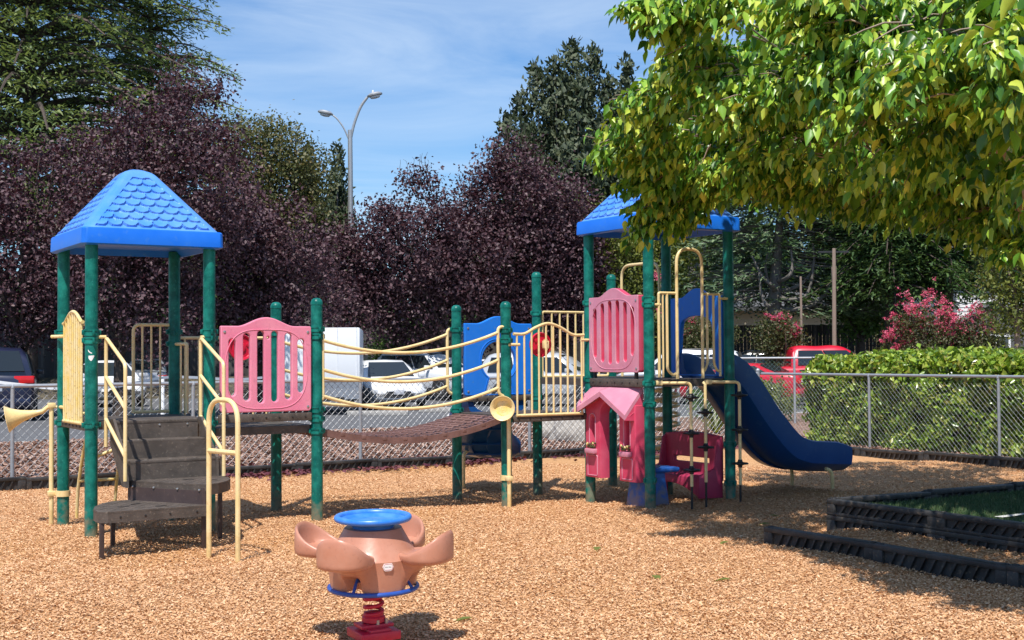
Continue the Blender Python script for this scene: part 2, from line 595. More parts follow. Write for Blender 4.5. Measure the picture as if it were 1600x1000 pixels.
M['mulch'] = grainmat('mulch_ground', [(0.07, 0.040, 0.028), (0.19, 0.110, 0.078), (0.28, 0.175, 0.130), (0.38, 0.265, 0.205)], scale=22, bump=1.0, dist=0.03)
M['mulch_piece'] = leafmat('mulch_piece', [(0.11, 0.055, 0.038), (0.23, 0.125, 0.088), (0.33, 0.20, 0.150), (0.45, 0.32, 0.255)], rough=0.9, trans=0, spec=0.2)
M['asphalt'] = grainmat('asphalt', [(0.085, 0.087, 0.092), (0.12, 0.122, 0.128), (0.155, 0.157, 0.162)], scale=60, bump=0.25, big=0.25, bigcol=(0.145, 0.147, 0.152), dist=0.006)
M['soil'] = grainmat('soil', [(0.06, 0.05, 0.035), (0.10, 0.085, 0.06), (0.14, 0.12, 0.085)], scale=12, bump=0.5)
M['turf'] = leafmat('turf_blade', [(0.03, 0.065, 0.025), (0.05, 0.105, 0.036), (0.08, 0.14, 0.05), (0.14, 0.14, 0.07)], rough=0.6, trans=0.1)
M['turf_base'] = grainmat('turf_base', [(0.015, 0.045, 0.014), (0.03, 0.08, 0.022)], scale=90, bump=0.5)
M['plum'] = leafmat('plum_leaf', [(0.028, 0.013, 0.019), (0.060, 0.027, 0.036), (0.100, 0.050, 0.059), (0.160, 0.100, 0.108)], rough=0.52, trans=0.13, spec=0.35, tcol=(1.7, 0.75, 0.8))
M['litter'] = leafmat('plum_litter', [(0.06, 0.012, 0.02), (0.11, 0.025, 0.035), (0.16, 0.05, 0.05)], rough=0.6, trans=0)
M['cedar'] = leafmat('cedar_needle', [(0.085, 0.125, 0.056), (0.135, 0.19, 0.076), (0.20, 0.26, 0.095), (0.27, 0.315, 0.115)], rough=0.55, trans=0.28)
M['cedar_blue'] = leafmat('cedar_blue_needle', [(0.065, 0.11, 0.062), (0.12, 0.185, 0.10), (0.185, 0.26, 0.14), (0.25, 0.32, 0.175)], rough=0.55, trans=0.25)
M['olive'] = leafmat('olive_leaf', [(0.055, 0.065, 0.022), (0.09, 0.105, 0.035), (0.14, 0.14, 0.05), (0.19, 0.145, 0.065)], rough=0.5, trans=0.25)
M['cypress'] = leafmat('cypress_spray', [(0.028, 0.042, 0.024), (0.050, 0.070, 0.034), (0.080, 0.104, 0.050), (0.115, 0.130, 0.070)], rough=0.6, trans=0.15)
M['redwood'] = leafmat('redwood_spray', [(0.032, 0.064, 0.024), (0.066, 0.125, 0.040), (0.12, 0.195, 0.06)], rough=0.5, trans=0.25)
M['green'] = leafmat('green_leaf', [(0.045, 0.090, 0.018), (0.085, 0.16, 0.028), (0.14, 0.23, 0.042)], rough=0.42, trans=0.25, spec=0.5)
M['lime'] = leafmat('lime_leaf', [(0.08, 0.10, 0.02), (0.13, 0.16, 0.032), (0.19, 0.22, 0.05), (0.24, 0.24, 0.06)], rough=0.45, trans=0.3)
M['hedge'] = leafmat('laurel_leaf', [(0.055, 0.11, 0.012), (0.13, 0.225, 0.022), (0.25, 0.38, 0.038), (0.43, 0.53, 0.085), (0.30, 0.26, 0.06)], rough=0.26, trans=0.25, spec=0.6)
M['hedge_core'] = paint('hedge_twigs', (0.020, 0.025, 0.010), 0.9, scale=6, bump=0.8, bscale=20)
M['mulberry'] = leafmat('mulberry_leaf', [(0.038, 0.112, 0.014), (0.066, 0.175, 0.018), (0.125, 0.28, 0.027), (0.24, 0.42, 0.042), (0.40, 0.54, 0.060), (0.52, 0.55, 0.078)], rough=0.34, trans=0.12, spec=0.42, tcol=(1.0, 1.35, 0.5))
M['myrtle'] = leafmat('myrtle_leaf', [(0.045, 0.06, 0.022), (0.08, 0.10, 0.03), (0.12, 0.085, 0.045)], rough=0.5, trans=0.25)
M['bloom'] = leafmat('myrtle_bloom', [(0.60, 0.06, 0.14), (0.75, 0.14, 0.24), (0.84, 0.28, 0.36)], rough=0.6, trans=0.3, tcol=(1.3, 1.0, 1.0))

def glassmat(name, col=(0.02, 0.026, 0.03)):
    m, nt, b = newmat(name)
    b.inputs['Base Color'].default_value = (*col, 1)
    b.inputs['Roughness'].default_value = 0.06
    b.inputs['Specular IOR Level'].default_value = 0.6
    return m
M['glass'] = glassmat('car_glass')
M['window'] = glassmat('house_glass', (0.06, 0.07, 0.08))

def fencewood():
    m, nt, b = newmat('fence_wood')
    L = nt.links.new
    tc = nt.nodes.new('ShaderNodeTexCoord')
    sx = nt.nodes.new('ShaderNodeSeparateXYZ')
    L(tc.outputs['Object'], sx.inputs['Vector'])
    mu = nt.nodes.new('ShaderNodeMath'); mu.operation = 'MULTIPLY'; mu.inputs[1].default_value = 1 / 0.14
    fl = nt.nodes.new('ShaderNodeMath'); fl.operation = 'FLOOR'
    L(sx.outputs['X'], mu.inputs[0]); L(mu.outputs[0], fl.inputs[0])
    wn = nt.nodes.new('ShaderNodeTexWhiteNoise'); wn.noise_dimensions = '1D'
    L(fl.outputs[0], wn.inputs['W'])
    r = ramp(nt, [(0, (0.035, 0.030, 0.028)), (0.5, (0.065, 0.058, 0.055)), (1, (0.10, 0.09, 0.088))])
    L(wn.outputs['Value'], r.inputs['Fac'])
    L(r.outputs['Color'], b.inputs['Base Color'])
    b.inputs['Roughness'].default_value = 0.9
    return m
M['fence_wood'] = fencewood()

def carpaint(name, col, metal=0.0, rough=0.3):
    return paint(name, col, rough, worn=tuple(min(1, c * 1.05 + .01) for c in col), scale=1.5, metal=metal, coat=0.8)
M['car_white'] = carpaint('car_white', (0.74, 0.75, 0.76))
M['car_silver'] = carpaint('car_silver', (0.42, 0.43, 0.45), 0.4)
M['car_navy'] = carpaint('car_navy', (0.012, 0.016, 0.045))
M['car_red'] = carpaint('car_red', (0.56, 0.006, 0.028))
M['car_black'] = carpaint('car_black', (0.014, 0.015, 0.017))
M['car_grey'] = carpaint('car_grey', (0.55, 0.57, 0.59), 0.3)

# ------------------------------------------------------------------ the ground
def sheet(name, poly, z, m, kind='structure'):
    mb = MB()
    mb.add([(x, y, z) for x, y in poly], [tuple(range(len(poly)))])
    o = mb.build(name, m, None, smooth=0)
    tag(o, kind=kind)
    return o

def p2(a, b):
    v = P(a, b)
    return (v.x, v.y)

B_BORDER, A_BORDER = 5.10, 12.40          # the black edging behind and to the right of the play area
B_FENCE, A_FENCE = 6.28, 13.58            # the chain link fence runs 1.2 m outside it
sheet('ground', [(-700, -60), (700, -60), (700, 900), (-700, 900)], -0.10, M['soil'])
sheet('asphalt', [p2(-30, 14.6), p2(60, 14.6), p2(60, 75), p2(-30, 75)], -0.05, M['asphalt'])
sheet('mulch_bed', [p2(-30, B_BORDER + .02), p2(A_BORDER + .02, B_BORDER + .02), p2(A_BORDER + .02, -25), p2(32, -25), p2(32, 14.45), p2(-30, 14.45)], -0.02, M['mulch'])

def hill(x, y):
    """the loose chips: gentle swells, hollows where feet land, a heap between the low edging and the turf box"""
    a = (x - X0) * CT + (y - Y0) * ST
    b = -(x - X0) * ST + (y - Y0) * CT
    z = (0.018 * np.sin(x * 1.3 + 0.7 * y) + 0.014 * np.sin(y * 1.9 - x * 0.6 + 1.3) + 0.012 * np.sin(x * 3.1 + 1.0) * np.sin(y * 2.7)) - 0.012
    for (ca, cb, r, d) in ((9.1, -.65, .75, .07), (.1, -1.75, .5, .04), (2.3, -.5, .6, .02), (6.0, -1.7, .5, .03)):
        z = z - d * np.exp(-((a - ca) ** 2 + (b - cb) ** 2) / (r * r)) + d * .5 * np.exp(-((np.sqrt((a - ca) ** 2 + (b - cb) ** 2) - r * 1.5) / (r * .4)) ** 2)
    z = z - .03 * np.exp(-((x + .81) ** 2 + (y - 7.5) ** 2) / .22)
    t = np.clip((a - 4.88) / .16, 0, 1) * np.clip((5.85 - a) / .1, 0, 1) * np.clip((-3.45 - b) / .25, 0, 1)
    return z + .065 * t

def chip_surface():
    na, nb = 420, 360
    a = np.linspace(-20, A_BORDER, na)
    b = np.linspace(-22, B_BORDER, nb)
    A, B = np.meshgrid(a, b)
    X = X0 + A * CT - B * ST
    Y = Y0 + A * ST + B * CT
    Z = hill(X, Y)
    v = np.stack([X.ravel(), Y.ravel(), Z.ravel()], 1)
    i = np.arange(na * nb).reshape(nb, na)
    f = np.stack([i[:-1, :-1].ravel(), i[:-1, 1:].ravel(), i[1:, 1:].ravel(), i[1:, :-1].ravel()], 1)
    o = big_mesh('play_area_ground', v, f, M['chips'], smooth=True)
    tag(o, kind='structure')
chip_surface()

def frames_from(nrm, upv):
    """rotation matrices (n,3,3) whose z column is nrm and whose y column is close to upv"""
    z = nrm / np.linalg.norm(nrm, axis=1, keepdims=True)
    x = np.cross(upv, z)
    l = np.linalg.norm(x, axis=1, keepdims=True)
    x = np.where(l < 1e-5, np.array([[1.0, 0, 0]]), x / np.maximum(l, 1e-9))
    y = np.cross(z, x)
    return np.stack([x, y, z], 2)

def scatter(name, tv, tf, pos, R, sc, m, parent=None):
    """place the little template (tv, tf) at every pos with rotation R and scale sc"""
    n, k = len(pos), len(tv)
    if np.ndim(sc) == 1:
        sc = sc[:, None]
    loc = tv[None, :, :] * sc[:, None, :]
    v = np.einsum('nij,nkj->nki', R, loc) + pos[:, None, :]
    f = tf[None, :, :] + (np.arange(n) * k)[:, None, None]
    return big_mesh(name, v.reshape(-1, 3), f.reshape(-1, tf.shape[1]), m, parent)

def unit(n):
    v = rng.normal(size=(n, 3))
    return v / np.linalg.norm(v, axis=1, keepdims=True)

CHIP_V = np.array([(-.5, -.5, 0), (.5, -.42, 0.06), (.42, .5, 0), (-.46, .42, 0.05)])
CHIP_F = np.array([(0, 1, 2, 3)])

def chips():
    # chips lying loose where the picture shows them large
    n = 430000
    Y = 6.8 + (rng.random(n) ** 1.25) * 12.5
    X = (rng.random(n) - .5) * 0.84 * Y
    a = (X - X0) * CT + (Y - Y0) * ST
    b = -(X - X0) * ST + (Y - Y0) * CT
    ok = (b < B_BORDER - .05) & (a < A_BORDER - .05) & ~((a > 5.7) & (b < -3.3))
    X, Y = X[ok], Y[ok]
    n = len(X)
    pos = np.stack([X, Y, hill(X, Y) + 0.004 + rng.random(n) * 0.012], 1)
    nr = np.stack([rng.normal(size=n) * .34, rng.normal(size=n) * .34, np.ones(n)], 1)
    an = rng.random(n) * 2 * PI
    up = np.stack([np.cos(an), np.sin(an), np.zeros(n)], 1)
    ln = 0.011 + rng.random(n) ** 2 * 0.019
    sc = np.stack([0.005 + rng.random(n) * 0.0075, ln, ln], 1)
    o = scatter('wood_chips', CHIP_V, CHIP_F, pos, frames_from(nr, up), sc, M['chip_piece'])
    tag(o, 'tan wood chips spread loose over the play area', 'wood chips', kind='stuff')
    # coarse mulch behind the edging
    n = 52000
    a = -6 + rng.random(n) * 21
    b = B_BORDER + .12 + rng.random(n) ** 1.2 * 9.2
    a2 = A_BORDER + .12 + rng.random(n // 4) * 2.0
    b2 = -4 + rng.random(n // 4) * 9
    a, b = np.concatenate([a, a2]), np.concatenate([b, b2])
    X = X0 + a * CT - b * ST
    Y = Y0 + a * ST + b * CT
    ok = np.abs(X / Y) < 0.43
    X, Y = X[ok], Y[ok]
    n = len(X)
    pos = np.stack([X, Y, -0.012 + rng.random(n) * 0.03], 1)
    nr = np.stack([rng.normal(size=n) * .55, rng.normal(size=n) * .55, np.ones(n)], 1)
    an = rng.random(n) * 2 * PI
    up = np.stack([np.cos(an), np.sin(an), np.zeros(n)], 1)
    ln = 0.04 + rng.random(n) ** 2 * 0.09
    sc = np.stack([0.018 + rng.random(n) * 0.025, ln, ln], 1)
    o = scatter('bark_mulch', CHIP_V, CHIP_F, pos, frames_from(nr, up), sc, M['mulch_piece'])
    tag(o, 'greyish brown bark mulch behind the black edging', 'mulch', kind='stuff')
    # dark plum leaves blown against the edging
    n = 3800
    a = 2.0 + rng.random(n) * 10
    b = np.where(rng.random(n) < .62, B_BORDER - .1 - np.abs(rng.normal(size=n)) * .22, B_BORDER + .15 + np.abs(rng.normal(size=n)) * .5)
    w = np.sin(a * 2.1) + np.sin(a * 3.7 + 1) + rng.normal(size=n) * .7 > -.3
    a, b = a[w], b[w]
    n = len(a)
    X = X0 + a * CT - b * ST
    Y = Y0 + a * ST + b * CT
    pos = np.stack([X, Y, np.maximum(hill(X, Y), -.01) + .018 + rng.random(n) * .02], 1)
    nr = np.stack([rng.normal(size=n) * .4, rng.normal(size=n) * .4, np.ones(n)], 1)
    up = unit(n); up[:, 2] = 0
    sc = 0.035 + rng.random(n) * .035
    o = scatter('fallen_plum_leaves', CHIP_V, CHIP_F, pos, frames_from(nr, up), sc, M['litter'])
    tag(o, 'dark purple leaves fallen along the black edging', 'leaf litter', kind='stuff')
chips()

# kerb and lines of the car park
mb = MB()
k0, k1 = P(-30, 14.52, -.075), P(60, 14.52, -.075)
mb.box(((k0 + k1) / 2 + Vector((0, 0, 0.0))), ((k1 - k0).length, 0.14, 0.16), rz=TH)
o = mb.build('kerb', M['concrete'], None, bevel=0.02)
tag(o, kind='structure')

# ------------------------------------------------------------------ play structure
play = thing('play_structure', 'large playground set with two blue roofed towers, green posts, pink panels, bridge and slides', 'playground set', P(0, 0, 0), TH)
PR = 0.057
CLAMPS = {}
def post(i, j, top, clamps, cap=True, label=None):
    mb = MB()
    prof = [(PR, -0.15)]
    if cap:
        prof += [(PR, top - .07), (PR + .003, top - .069), (PR + .003, top - .045), (PR * .88, top - .02), (PR * .55, top - .004), (0.006, top)]
    else:
        prof += [(PR, top)]
    mb.lathe(prof, 20, Matrix.Translation((i * U, j * U, 0)))
    o = mb.build('post', M['post'], play)
    for z in clamps:
        c = MB()
        T = Matrix.Translation((i * U, j * U, z))
        c.lathe([(PR + .001, -.03), (PR + .010, -.03), (PR + .010, -.014), (PR + .005, -.012), (PR + .005, .012), (PR + .010, .014), (PR + .010, .03), (PR + .001, .03)], 20, T)
        for an in (0, PI / 2, PI, 1.5 * PI):
            c.box((math.cos(an) * (PR + .016), math.sin(an) * (PR + .016), 0), (.026, .018, .045), T, rz=an, ch=.004)
        c.build('clamp', M['post'], o)
    return o
RB1, RB2 = 2.62, 2.93        # underside of the two roofs
post(0, 0, RB1 + .05, [1.83, 1.76, 1.00], False)
post(0, 1, RB1 + .05, [1.85, 0.98], False)
post(1, 0, RB1 + .05, [1.84, 1.78, 0.98], False)
post(1, 1, RB1 + .05, [1.86, 1.74, 1.00], False)
post(2, 0, 2.18, [1.87, 1.80, 1.08, 0.99, 0.87])
post(2, 1, 2.18, [1.85, 0.95])
post(4, 0, 2.18, [1.87, 1.76, 0.92])
post(4, 1, 2.18, [1.90, 0.98])
post(5, 1, 2.59, [2.10, 1.10])
post(6, 1, 2.59, [2.10, 1.30])
post(5, 0, RB2 + .05, [2.18, 1.33, 1.10], False)
post(5, -1, RB2 + .05, [2.18, 2.12, 1.30, 1.08, 0.29], False)
post(6, -1, RB2 + .05, [2.20, 1.30, 0.62, 0.20], False)
post(6, 0, RB2 + .05, [2.20, 1.30, 0.62], False)

# worn white sticker on the near left post
def sticker(cols):
    mb = MB()
    vv = []
    for (dx, zt, zb) in cols:
        an = math.atan2(-1.0, -0.25) + dx / PR - .05
        for z in (zt, zb):
            vv.append((math.cos(an) * (PR + .0012), math.sin(an) * (PR + .0012), z))
    mb.add(vv, [(2 * i, 2 * i + 1, 2 * i + 3, 2 * i + 2) for i in range(len(cols) - 1)])
    mb.build('sticker', M['white'], play, smooth=0)
sticker([(-.022, 1.622, 1.598), (-.014, 1.622, 1.586), (-.006, 1.622, 1.577), (.004, 1.623, 1.575), (.012, 1.624, 1.586), (.020, 1.624, 1.600), (.027, 1.624, 1.612)])
sticker([(-.026, 1.678, 1.664), (-.020, 1.670, 1.655), (-.012, 1.660, 1.648), (-.002, 1.652, 1.642), (.008, 1.648, 1.640)])

def roof(ci, cj, zb):
    """moulded pyramid roof with a deep fascia and scalloped shingles in relief"""
    half = (0.5 + ROOF_O) * U
    fas = 0.155
    rise = 0.64
    nper = 132
    rows = 128
    top_half = 0.10
    slope = math.hypot(rise, half - top_half)
    rh, wt = 0.093, 0.137
    V, Fc = [], []
    def ring(h, z, rad, inset=0.0, relief=False, d=0.0, t=0.0):
        r = []
        for s in range(4):
            c, sn = math.cos(s * PI / 2), math.sin(s * PI / 2)
            for k in range(nper):
                w = -1 + 2 * k / nper
                x, y = w * h, -h
                # rounded corner
                ex = abs(x) - (h - rad)
                n_off = 0.0
                if ex > 0 and rad > 0:
                    q = min(1.0, ex / rad)
                    y = -(h - rad * 0.29 * q ** 2.2)
                    x = math.copysign(h - rad + rad * (q - 0.29 * q ** 2.2), x)
                off = 0.0
                if relief:
                    m_in = h - 0.085 - 0.03 * t - abs(w * h)
                    lo, hi = d - 0.025, slope - 0.145 - d
                    edge = min(m_in, lo, hi)
                    if edge > 0:
                        off = -0.016
                        dd = d - 0.045
                        kk = int(math.floor(dd / rh)) + 1
                        while kk >= 0:
                            fx = (x / wt + .5 * (kk % 2)) % 1.0
                            e = kk * rh + rh * 0.62 * (1 - math.sqrt(max(0.0, 1 - (2 * fx - 1) ** 2))) - rh * .1
                            if dd >= e:
                                off += 0.022 * max(0.0, 1 - (dd - e) / (rh * 1.25))
                                break
                            kk -= 1
                # push along the face normal
                nz = (half - top_half) / slope
                ny = -rise / slope
                y2 = y + ny * off
                z2 = z + nz * off
                r.append((c * x - sn * y2, sn * x + c * y2, z2))
        return r
    rings = [ring(half - .05, zb - .004, .05), ring(half - .018, zb, .05), ring(half, zb + .012, .055), ring(half - .004, zb + fas - .014, .055), ring(half - .014, zb + fas, .06)]
    for q in range(rows + 1):
        t = q / rows
        h = (half - .018) + (top_half - half + .018) * t
        d = t * slope
        z = zb + fas + rise * t
        if t > .86:
            u = (t - .86) / .14
            z -= 0.035 * u * u
        rings.append(ring(h, z, .09 * (1 - t) + .05, relief=True, d=d, t=t))
    mb = MB()
    mb.loft(rings, cap=False)
    zt = zb + fas + rise - .035
    last = rings[-1]
    o = len(mb.v)
    nn = len(last)
    prevo = o - nn
    for s, dz in ((.72, .012), (.4, .02), (.12, .024)):
        mb.v.extend((x * s, y * s, zt + dz) for x, y, z in last)
        for k in range(nn):
            k2 = (k + 1) % nn
            mb.f.append((prevo + k, prevo + k2, o + k2, o + k))
        prevo = o
        o += nn
    mb.f.append(tuple(prevo + k for k in range(nn)))
    # inner ceiling so that light does not pass
    nb_ = len(rings[0])
    mb.v.extend((x * .9, y * .9, z + .06) for x, y, z in rings[0])
    base = len(mb.v) - nb_
    for k in range(nb_):
        k2 = (k + 1) % nb_
        mb.f.append((k2, k, base + k, base + k2))
    mb.f.append(tuple(base + k for k in range(nb_)))
    mb.v = [(x + ci * U, y + cj * U, z) for x, y, z in mb.v]
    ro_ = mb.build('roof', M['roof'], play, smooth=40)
    ro_.data.materials.append(M['roof_pale'])          # the slopes take a paler blue than the fascia
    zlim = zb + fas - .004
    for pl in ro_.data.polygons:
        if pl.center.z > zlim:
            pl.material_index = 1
    return ro_
ROOF_O = 0.102
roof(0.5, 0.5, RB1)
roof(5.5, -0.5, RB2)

def perforated(a0, a1, b0, b1, z, th=0.02, pitch=0.065, hole=0.026):
    """deck sheet with rows of drain holes"""
    na, nb = int((a1 - a0) / pitch), int((b1 - b0) / pitch)
    pa, pb = (a1 - a0) / na, (b1 - b0) / nb
    mb = MB()
    oct_ = [(math.cos(q * PI / 4 + PI / 8) * hole / 2 * (1.5 if True else 1), math.sin(q * PI / 4 + PI / 8) * hole / 2) for q in range(8)]
    for i in range(na):
        for j in range(nb):
            cx, cy = a0 + (i + .5) * pa, b0 + (j + .5) * pb
            hx, hy = pa / 2, pb / 2
            sq = [(hx, hy * .4), (hx * .4, hy), (-hx * .4, hy), (-hx, hy * .4), (-hx, -hy * .4), (-hx * .4, -hy), (hx * .4, -hy), (hx, -hy * .4)]
            corners = [(hx, hy), (-hx, hy), (-hx, -hy), (hx, -hy)]
            vv = []
            for zz in (z, z - th):
                vv += [(cx + x, cy + y, zz) for x, y in oct_]
                vv += [(cx + x, cy + y, zz) for x, y in sq]
                vv += [(cx + x, cy + y, zz) for x, y in corners]
            ff = []
            for lay in (0, 20):
                for q in range(8):
                    q2 = (q + 1) % 8
                    fq = (lay + q, lay + q2, lay + 8 + q2, lay + 8 + q)
                    ff.append(fq if lay == 0 else fq[::-1])
                for cidx, (s0, s1) in enumerate(((0, 1), (2, 3), (4, 5), (6, 7))):
                    tri = (lay + 8 + s0, lay + 16 + cidx, lay + 8 + s1)
                    ff.append(tri)
            for q in range(8):
                q2 = (q + 1) % 8
                ff.append((q, q2, 20 + q2, 20 + q))
            mb.add(vv, ff)
    return mb

def deck(i0, i1, j0, j1, z, skirt=0.075, m=None):
    mb = perforated(i0 * U + .03, i1 * U - .03, j0 * U + .03, j1 * U - .03, z)
    a0, a1, b0, b1 = i0 * U + .02, i1 * U - .02, j0 * U + .02, j1 * U - .02
    for (c, s) in [(((a0 + a1) / 2, b0, z - skirt / 2 - .001), (a1 - a0 - .1, .02, skirt)), (((a0 + a1) / 2, b1, z - skirt / 2 - .001), (a1 - a0 - .1, .02, skirt)),
                   ((a0, (b0 + b1) / 2, z - skirt / 2 - .001), (.02, b1 - b0 - .1, skirt)), ((a1, (b0 + b1) / 2, z - skirt / 2 - .001), (.02, b1 - b0 - .1, skirt))]:
        mb.box(c, s)
    return mb.build('deck', m or M['tread'], play, smooth=0)
Z1, Z2, Z4, Z5 = 1.03, 0.93, 0.955, 1.335
deck(0, 1, 0, 1, Z1)
deck(1, 2, 0, 1, Z2)
deck(4, 5, 0, 1, Z4)
deck(5, 6, -1, 0, Z5)
deck(5, 6, 0, 1, Z5)

def beam(c, s, name='beam'):
    mb = MB()
    mb.box((0, 0, 0), s, ch=.006)
    mb.v = [(x + c[0], y + c[1], z + c[2]) for x, y, z in mb.v]
    o = mb.build(name, M['tread'], play)
    lx = s[0] > s[1]
    b = MB()
    L_ = s[0] if lx else s[1]
    for k in range(7):
        t = (k + .5) / 7 - .5
        if lx:
            b.lathe([(.009, 0), (.009, .006), (.004, .008)], 8, Matrix.Translation((c[0] + t * L_, c[1] - s[1] / 2, c[2])) @ Matrix.Rotation(PI / 2, 4, 'X'))
        else:
            b.lathe([(.009, 0), (.009, .006), (.004, .008)], 8, Matrix.Translation((c[0] - s[0] / 2, c[1] + t * L_, c[2])) @ Matrix.Rotation(-PI / 2, 4, 'Y'))
    build_each(b, 'bolt', M['black_steel'], o)
    return o
beam((1.5 * U, -.035, 1.017), (U - .15, .03, .078))
beam((4.5 * U, -.035, .918), (U - .12, .03, .065))
beam((-.02, .5 * U, .975), (.03, U - .14, .065))
beam((5 * U - .035, -.5 * U, 1.30), (.03, U - .14, .085))
beam((4.5 * U, U + .02, 1.10), (U - .12, .03, .06))

# ---- panels
def arched_outline(w, h, bump, bw=0.62, n=28, r=0.03):
    """plate with square shoulders and a rounded hump on top; x 0..w, y 0..h"""
    pts = []
    for k in range(5):
        an = PI + k / 4 * PI / 2
        pts.append((r + r * math.cos(an), r + r * math.sin(an)))
    for k in range(5):
        an = -PI / 2 + k / 4 * PI / 2
        pts.append((w - r + r * math.cos(an), r + r * math.sin(an)))
    pts.append((w, h - .01))
    pts.append((w - .01, h))
    x0, x1 = w * (.5 + bw / 2), w * (.5 - bw / 2)
    for k in range(n + 1):
        t = k / n
        x = x0 + (x1 - x0) * t
        pts.append((x, h + bump * (0.5 - 0.5 * math.cos(2 * PI * t)) ** .85))
    pts += [(.01, h), (0, h - .01)]
    return pts

def slot(cx, y0, y1, r):
    pts = []
    for k in range(9):
        an = PI + k / 8 * PI
        pts.append((cx + r * math.cos(an), y0 + r + r * math.sin(an)))
    for k in range(9):
        an = k / 8 * PI
        pts.append((cx + r * math.cos(an), y1 - r + r * math.sin(an)))
    return pts

def row_frame(a, b, z):            # plate standing along +a, facing -b
    return Matrix.Translation((a, b, z)) @ Matrix.Rotation(PI / 2, 4, 'X')

def col_frame(a, b, z):            # plate standing along -b, facing -a
    return Matrix.Translation((a, b, z)) @ Matrix(((0, 0, -1, 0), (-1, 0, 0, 0), (0, 1, 0, 0), (0, 0, 0, 1)))

SL = [(.123, .275, .63), (.28, .24, .662), (.434, .225, .678), (.589, .225, .672), (.74, .24, .66), (.884, .275, .618)]
def slots(w, h):
    out = []
    for fx, t, b in SL:
        out.append(slot(fx * w, h * (1 - (b * 1000 - 195) / 540), h * (1 - (t * 1000 - 195) / 540), .034 * w / .915))
    return out

def groove_line(pts, r, F):
    mb = MB()
    mb.tube([F @ Vector(p) for p in pts], r, 6, closed=True)
    return mb

def oval_loop(w, h, z, n=48):
    pts = []
    for k in range(n):
        an = 2 * PI * k / n
        x = math.cos(an); y = math.sin(an)
        x = math.copysign(abs(x) ** .55, x); y = math.copysign(abs(y) ** .9, y)
        pts.append((w * .5 + x * w * .455, h * .5 + y * h * .46, z))
    return pts
# left pink panel
w, h = .84 * U, .825
F = row_frame(1.086 * U, -.03, 1.072)
pk = panel2d(arched_outline(w, h, .085), slots(w, h) + [[(w * .515 + .012 * math.cos(q * PI / 5), h * .865 + .012 * math.sin(q * PI / 5)) for q in range(10)]], .05, .010, F).build('slotted_panel', M['pink'], play)
groove_line(oval_loop(w, h, .0255), .0045, F).build('raised_rim', M['pink'], pk)
mb = MB()
for (fx, fy) in ((.04, .93), (.96, .93), (.04, .05), (.96, .05)):
    mb.lathe([(.014, 0), (.014, .004), (.006, .007)], 10, F @ Matrix.Translation((fx * w, fy * h, .0255)))
build_each(mb, 'bolt', M['bolt'], pk)
# right pink panel on the side of the tall tower; its slots are blind
w2, h2 = .83 * U, .82
F2 = col_frame(5 * U - .005, -.055 * U, 1.41)
pk2 = panel2d(arched_outline(w2, h2, .09), slots(w2, h2), .075, .010, F2 @ Matrix.Translation((0, 0, -.006))).build('slotted_panel', M['rose'], play)
panel2d(arched_outline(w2, h2, .09), slots(w2, h2), .014, .005, F2 @ Matrix.Translation((0, 0, .0335))).build('front_face', M['pink_faded'], pk2)
pk2['label'] = 'rose slotted panel with a faded pink face'
bk = MB(); bk.box((w2 / 2, h2 / 2, -.030), (w2 - .04, h2 - .04, .012), F2); bk.build('slot_backing', M['rose_dark'], pk2)
groove_line(oval_loop(w2, h2, .0405), .0045, F2).build('raised_rim', M['pink_faded'], pk2)
mb = MB()
for (fx, fy) in ((.04, .93), (.96, .93), (.04, .05), (.96, .05)):
    mb.lathe([(.014, 0), (.014, .004), (.006, .007)], 10, F2 @ Matrix.Translation((fx * w2, fy * h2, .0405)))
build_each(mb, 'bolt', M['bolt'], pk2)
mb = MB()
for fx in (.06, .9):
    mb.box((5 * U - .005, -.055 * U - fx * w2, 1.385), (.03, .035, .09))
build_each(mb, 'panel_foot', M['black_steel'], play)
# blue entry panel at the back with a keyhole opening
w3, h3 = .84 * U, .837
F3 = row_frame(4.1 * U, U + .03, 1.136)
ol = arched_outline(w3, h3, .085)
key = []
cx, cy, r = w3 * .50, .40, .225
for k in range(25):
    an = math.radians(-58 + k / 24 * 296)
    key.append((cx + r * math.cos(an), cy + r * math.sin(an)))
key += [(cx - r * .8, .012), (cx + r * .8, .012)]
bp = panel2d(ol, [key], .05, .010, F3).build('entry_panel', M['blue'], play)
mb = MB()
lp = [(cx + (p[0] - cx) * 1.0 + (0.03 if p[0] > cx else -.03), p[1] + (.03 if p[1] > cy else 0)) for p in key]
mb.tube([F3 @ Vector((x, y, .026)) for x, y in lp], .005, 6, closed=True)
mb.build('raised_rim', M['blue'], bp)
mb = MB()
for (fx, fy) in ((.05, .93), (.95, .93), (.05, .06), (.95, .06)):
    mb.lathe([(.014, 0), (.014, .004), (.006, .007)], 10, F3 @ Matrix.Translation((fx * w3, fy * h3, .026)))
build_each(mb, 'bolt', M['bolt'], bp)
# blue arch over the head of the big slide
w4, h4 = .83 * U, .88
F4 = col_frame(6 * U + .0, -.10 * U, 1.36)
op = []
for k in range(13):
    an = PI - k / 12 * PI
    op.append((w4 * .5 + .27 * math.cos(an) , .56 + .11 * math.sin(an)))
op = [(w4 * .5 - .33, .012)] + op + [(w4 * .5 + .33, .012)]
sp_ = panel2d(arched_outline(w4, h4, .10), [op[::-1]], .055, .010, F4).build('slide_hood', M['blue'], play)

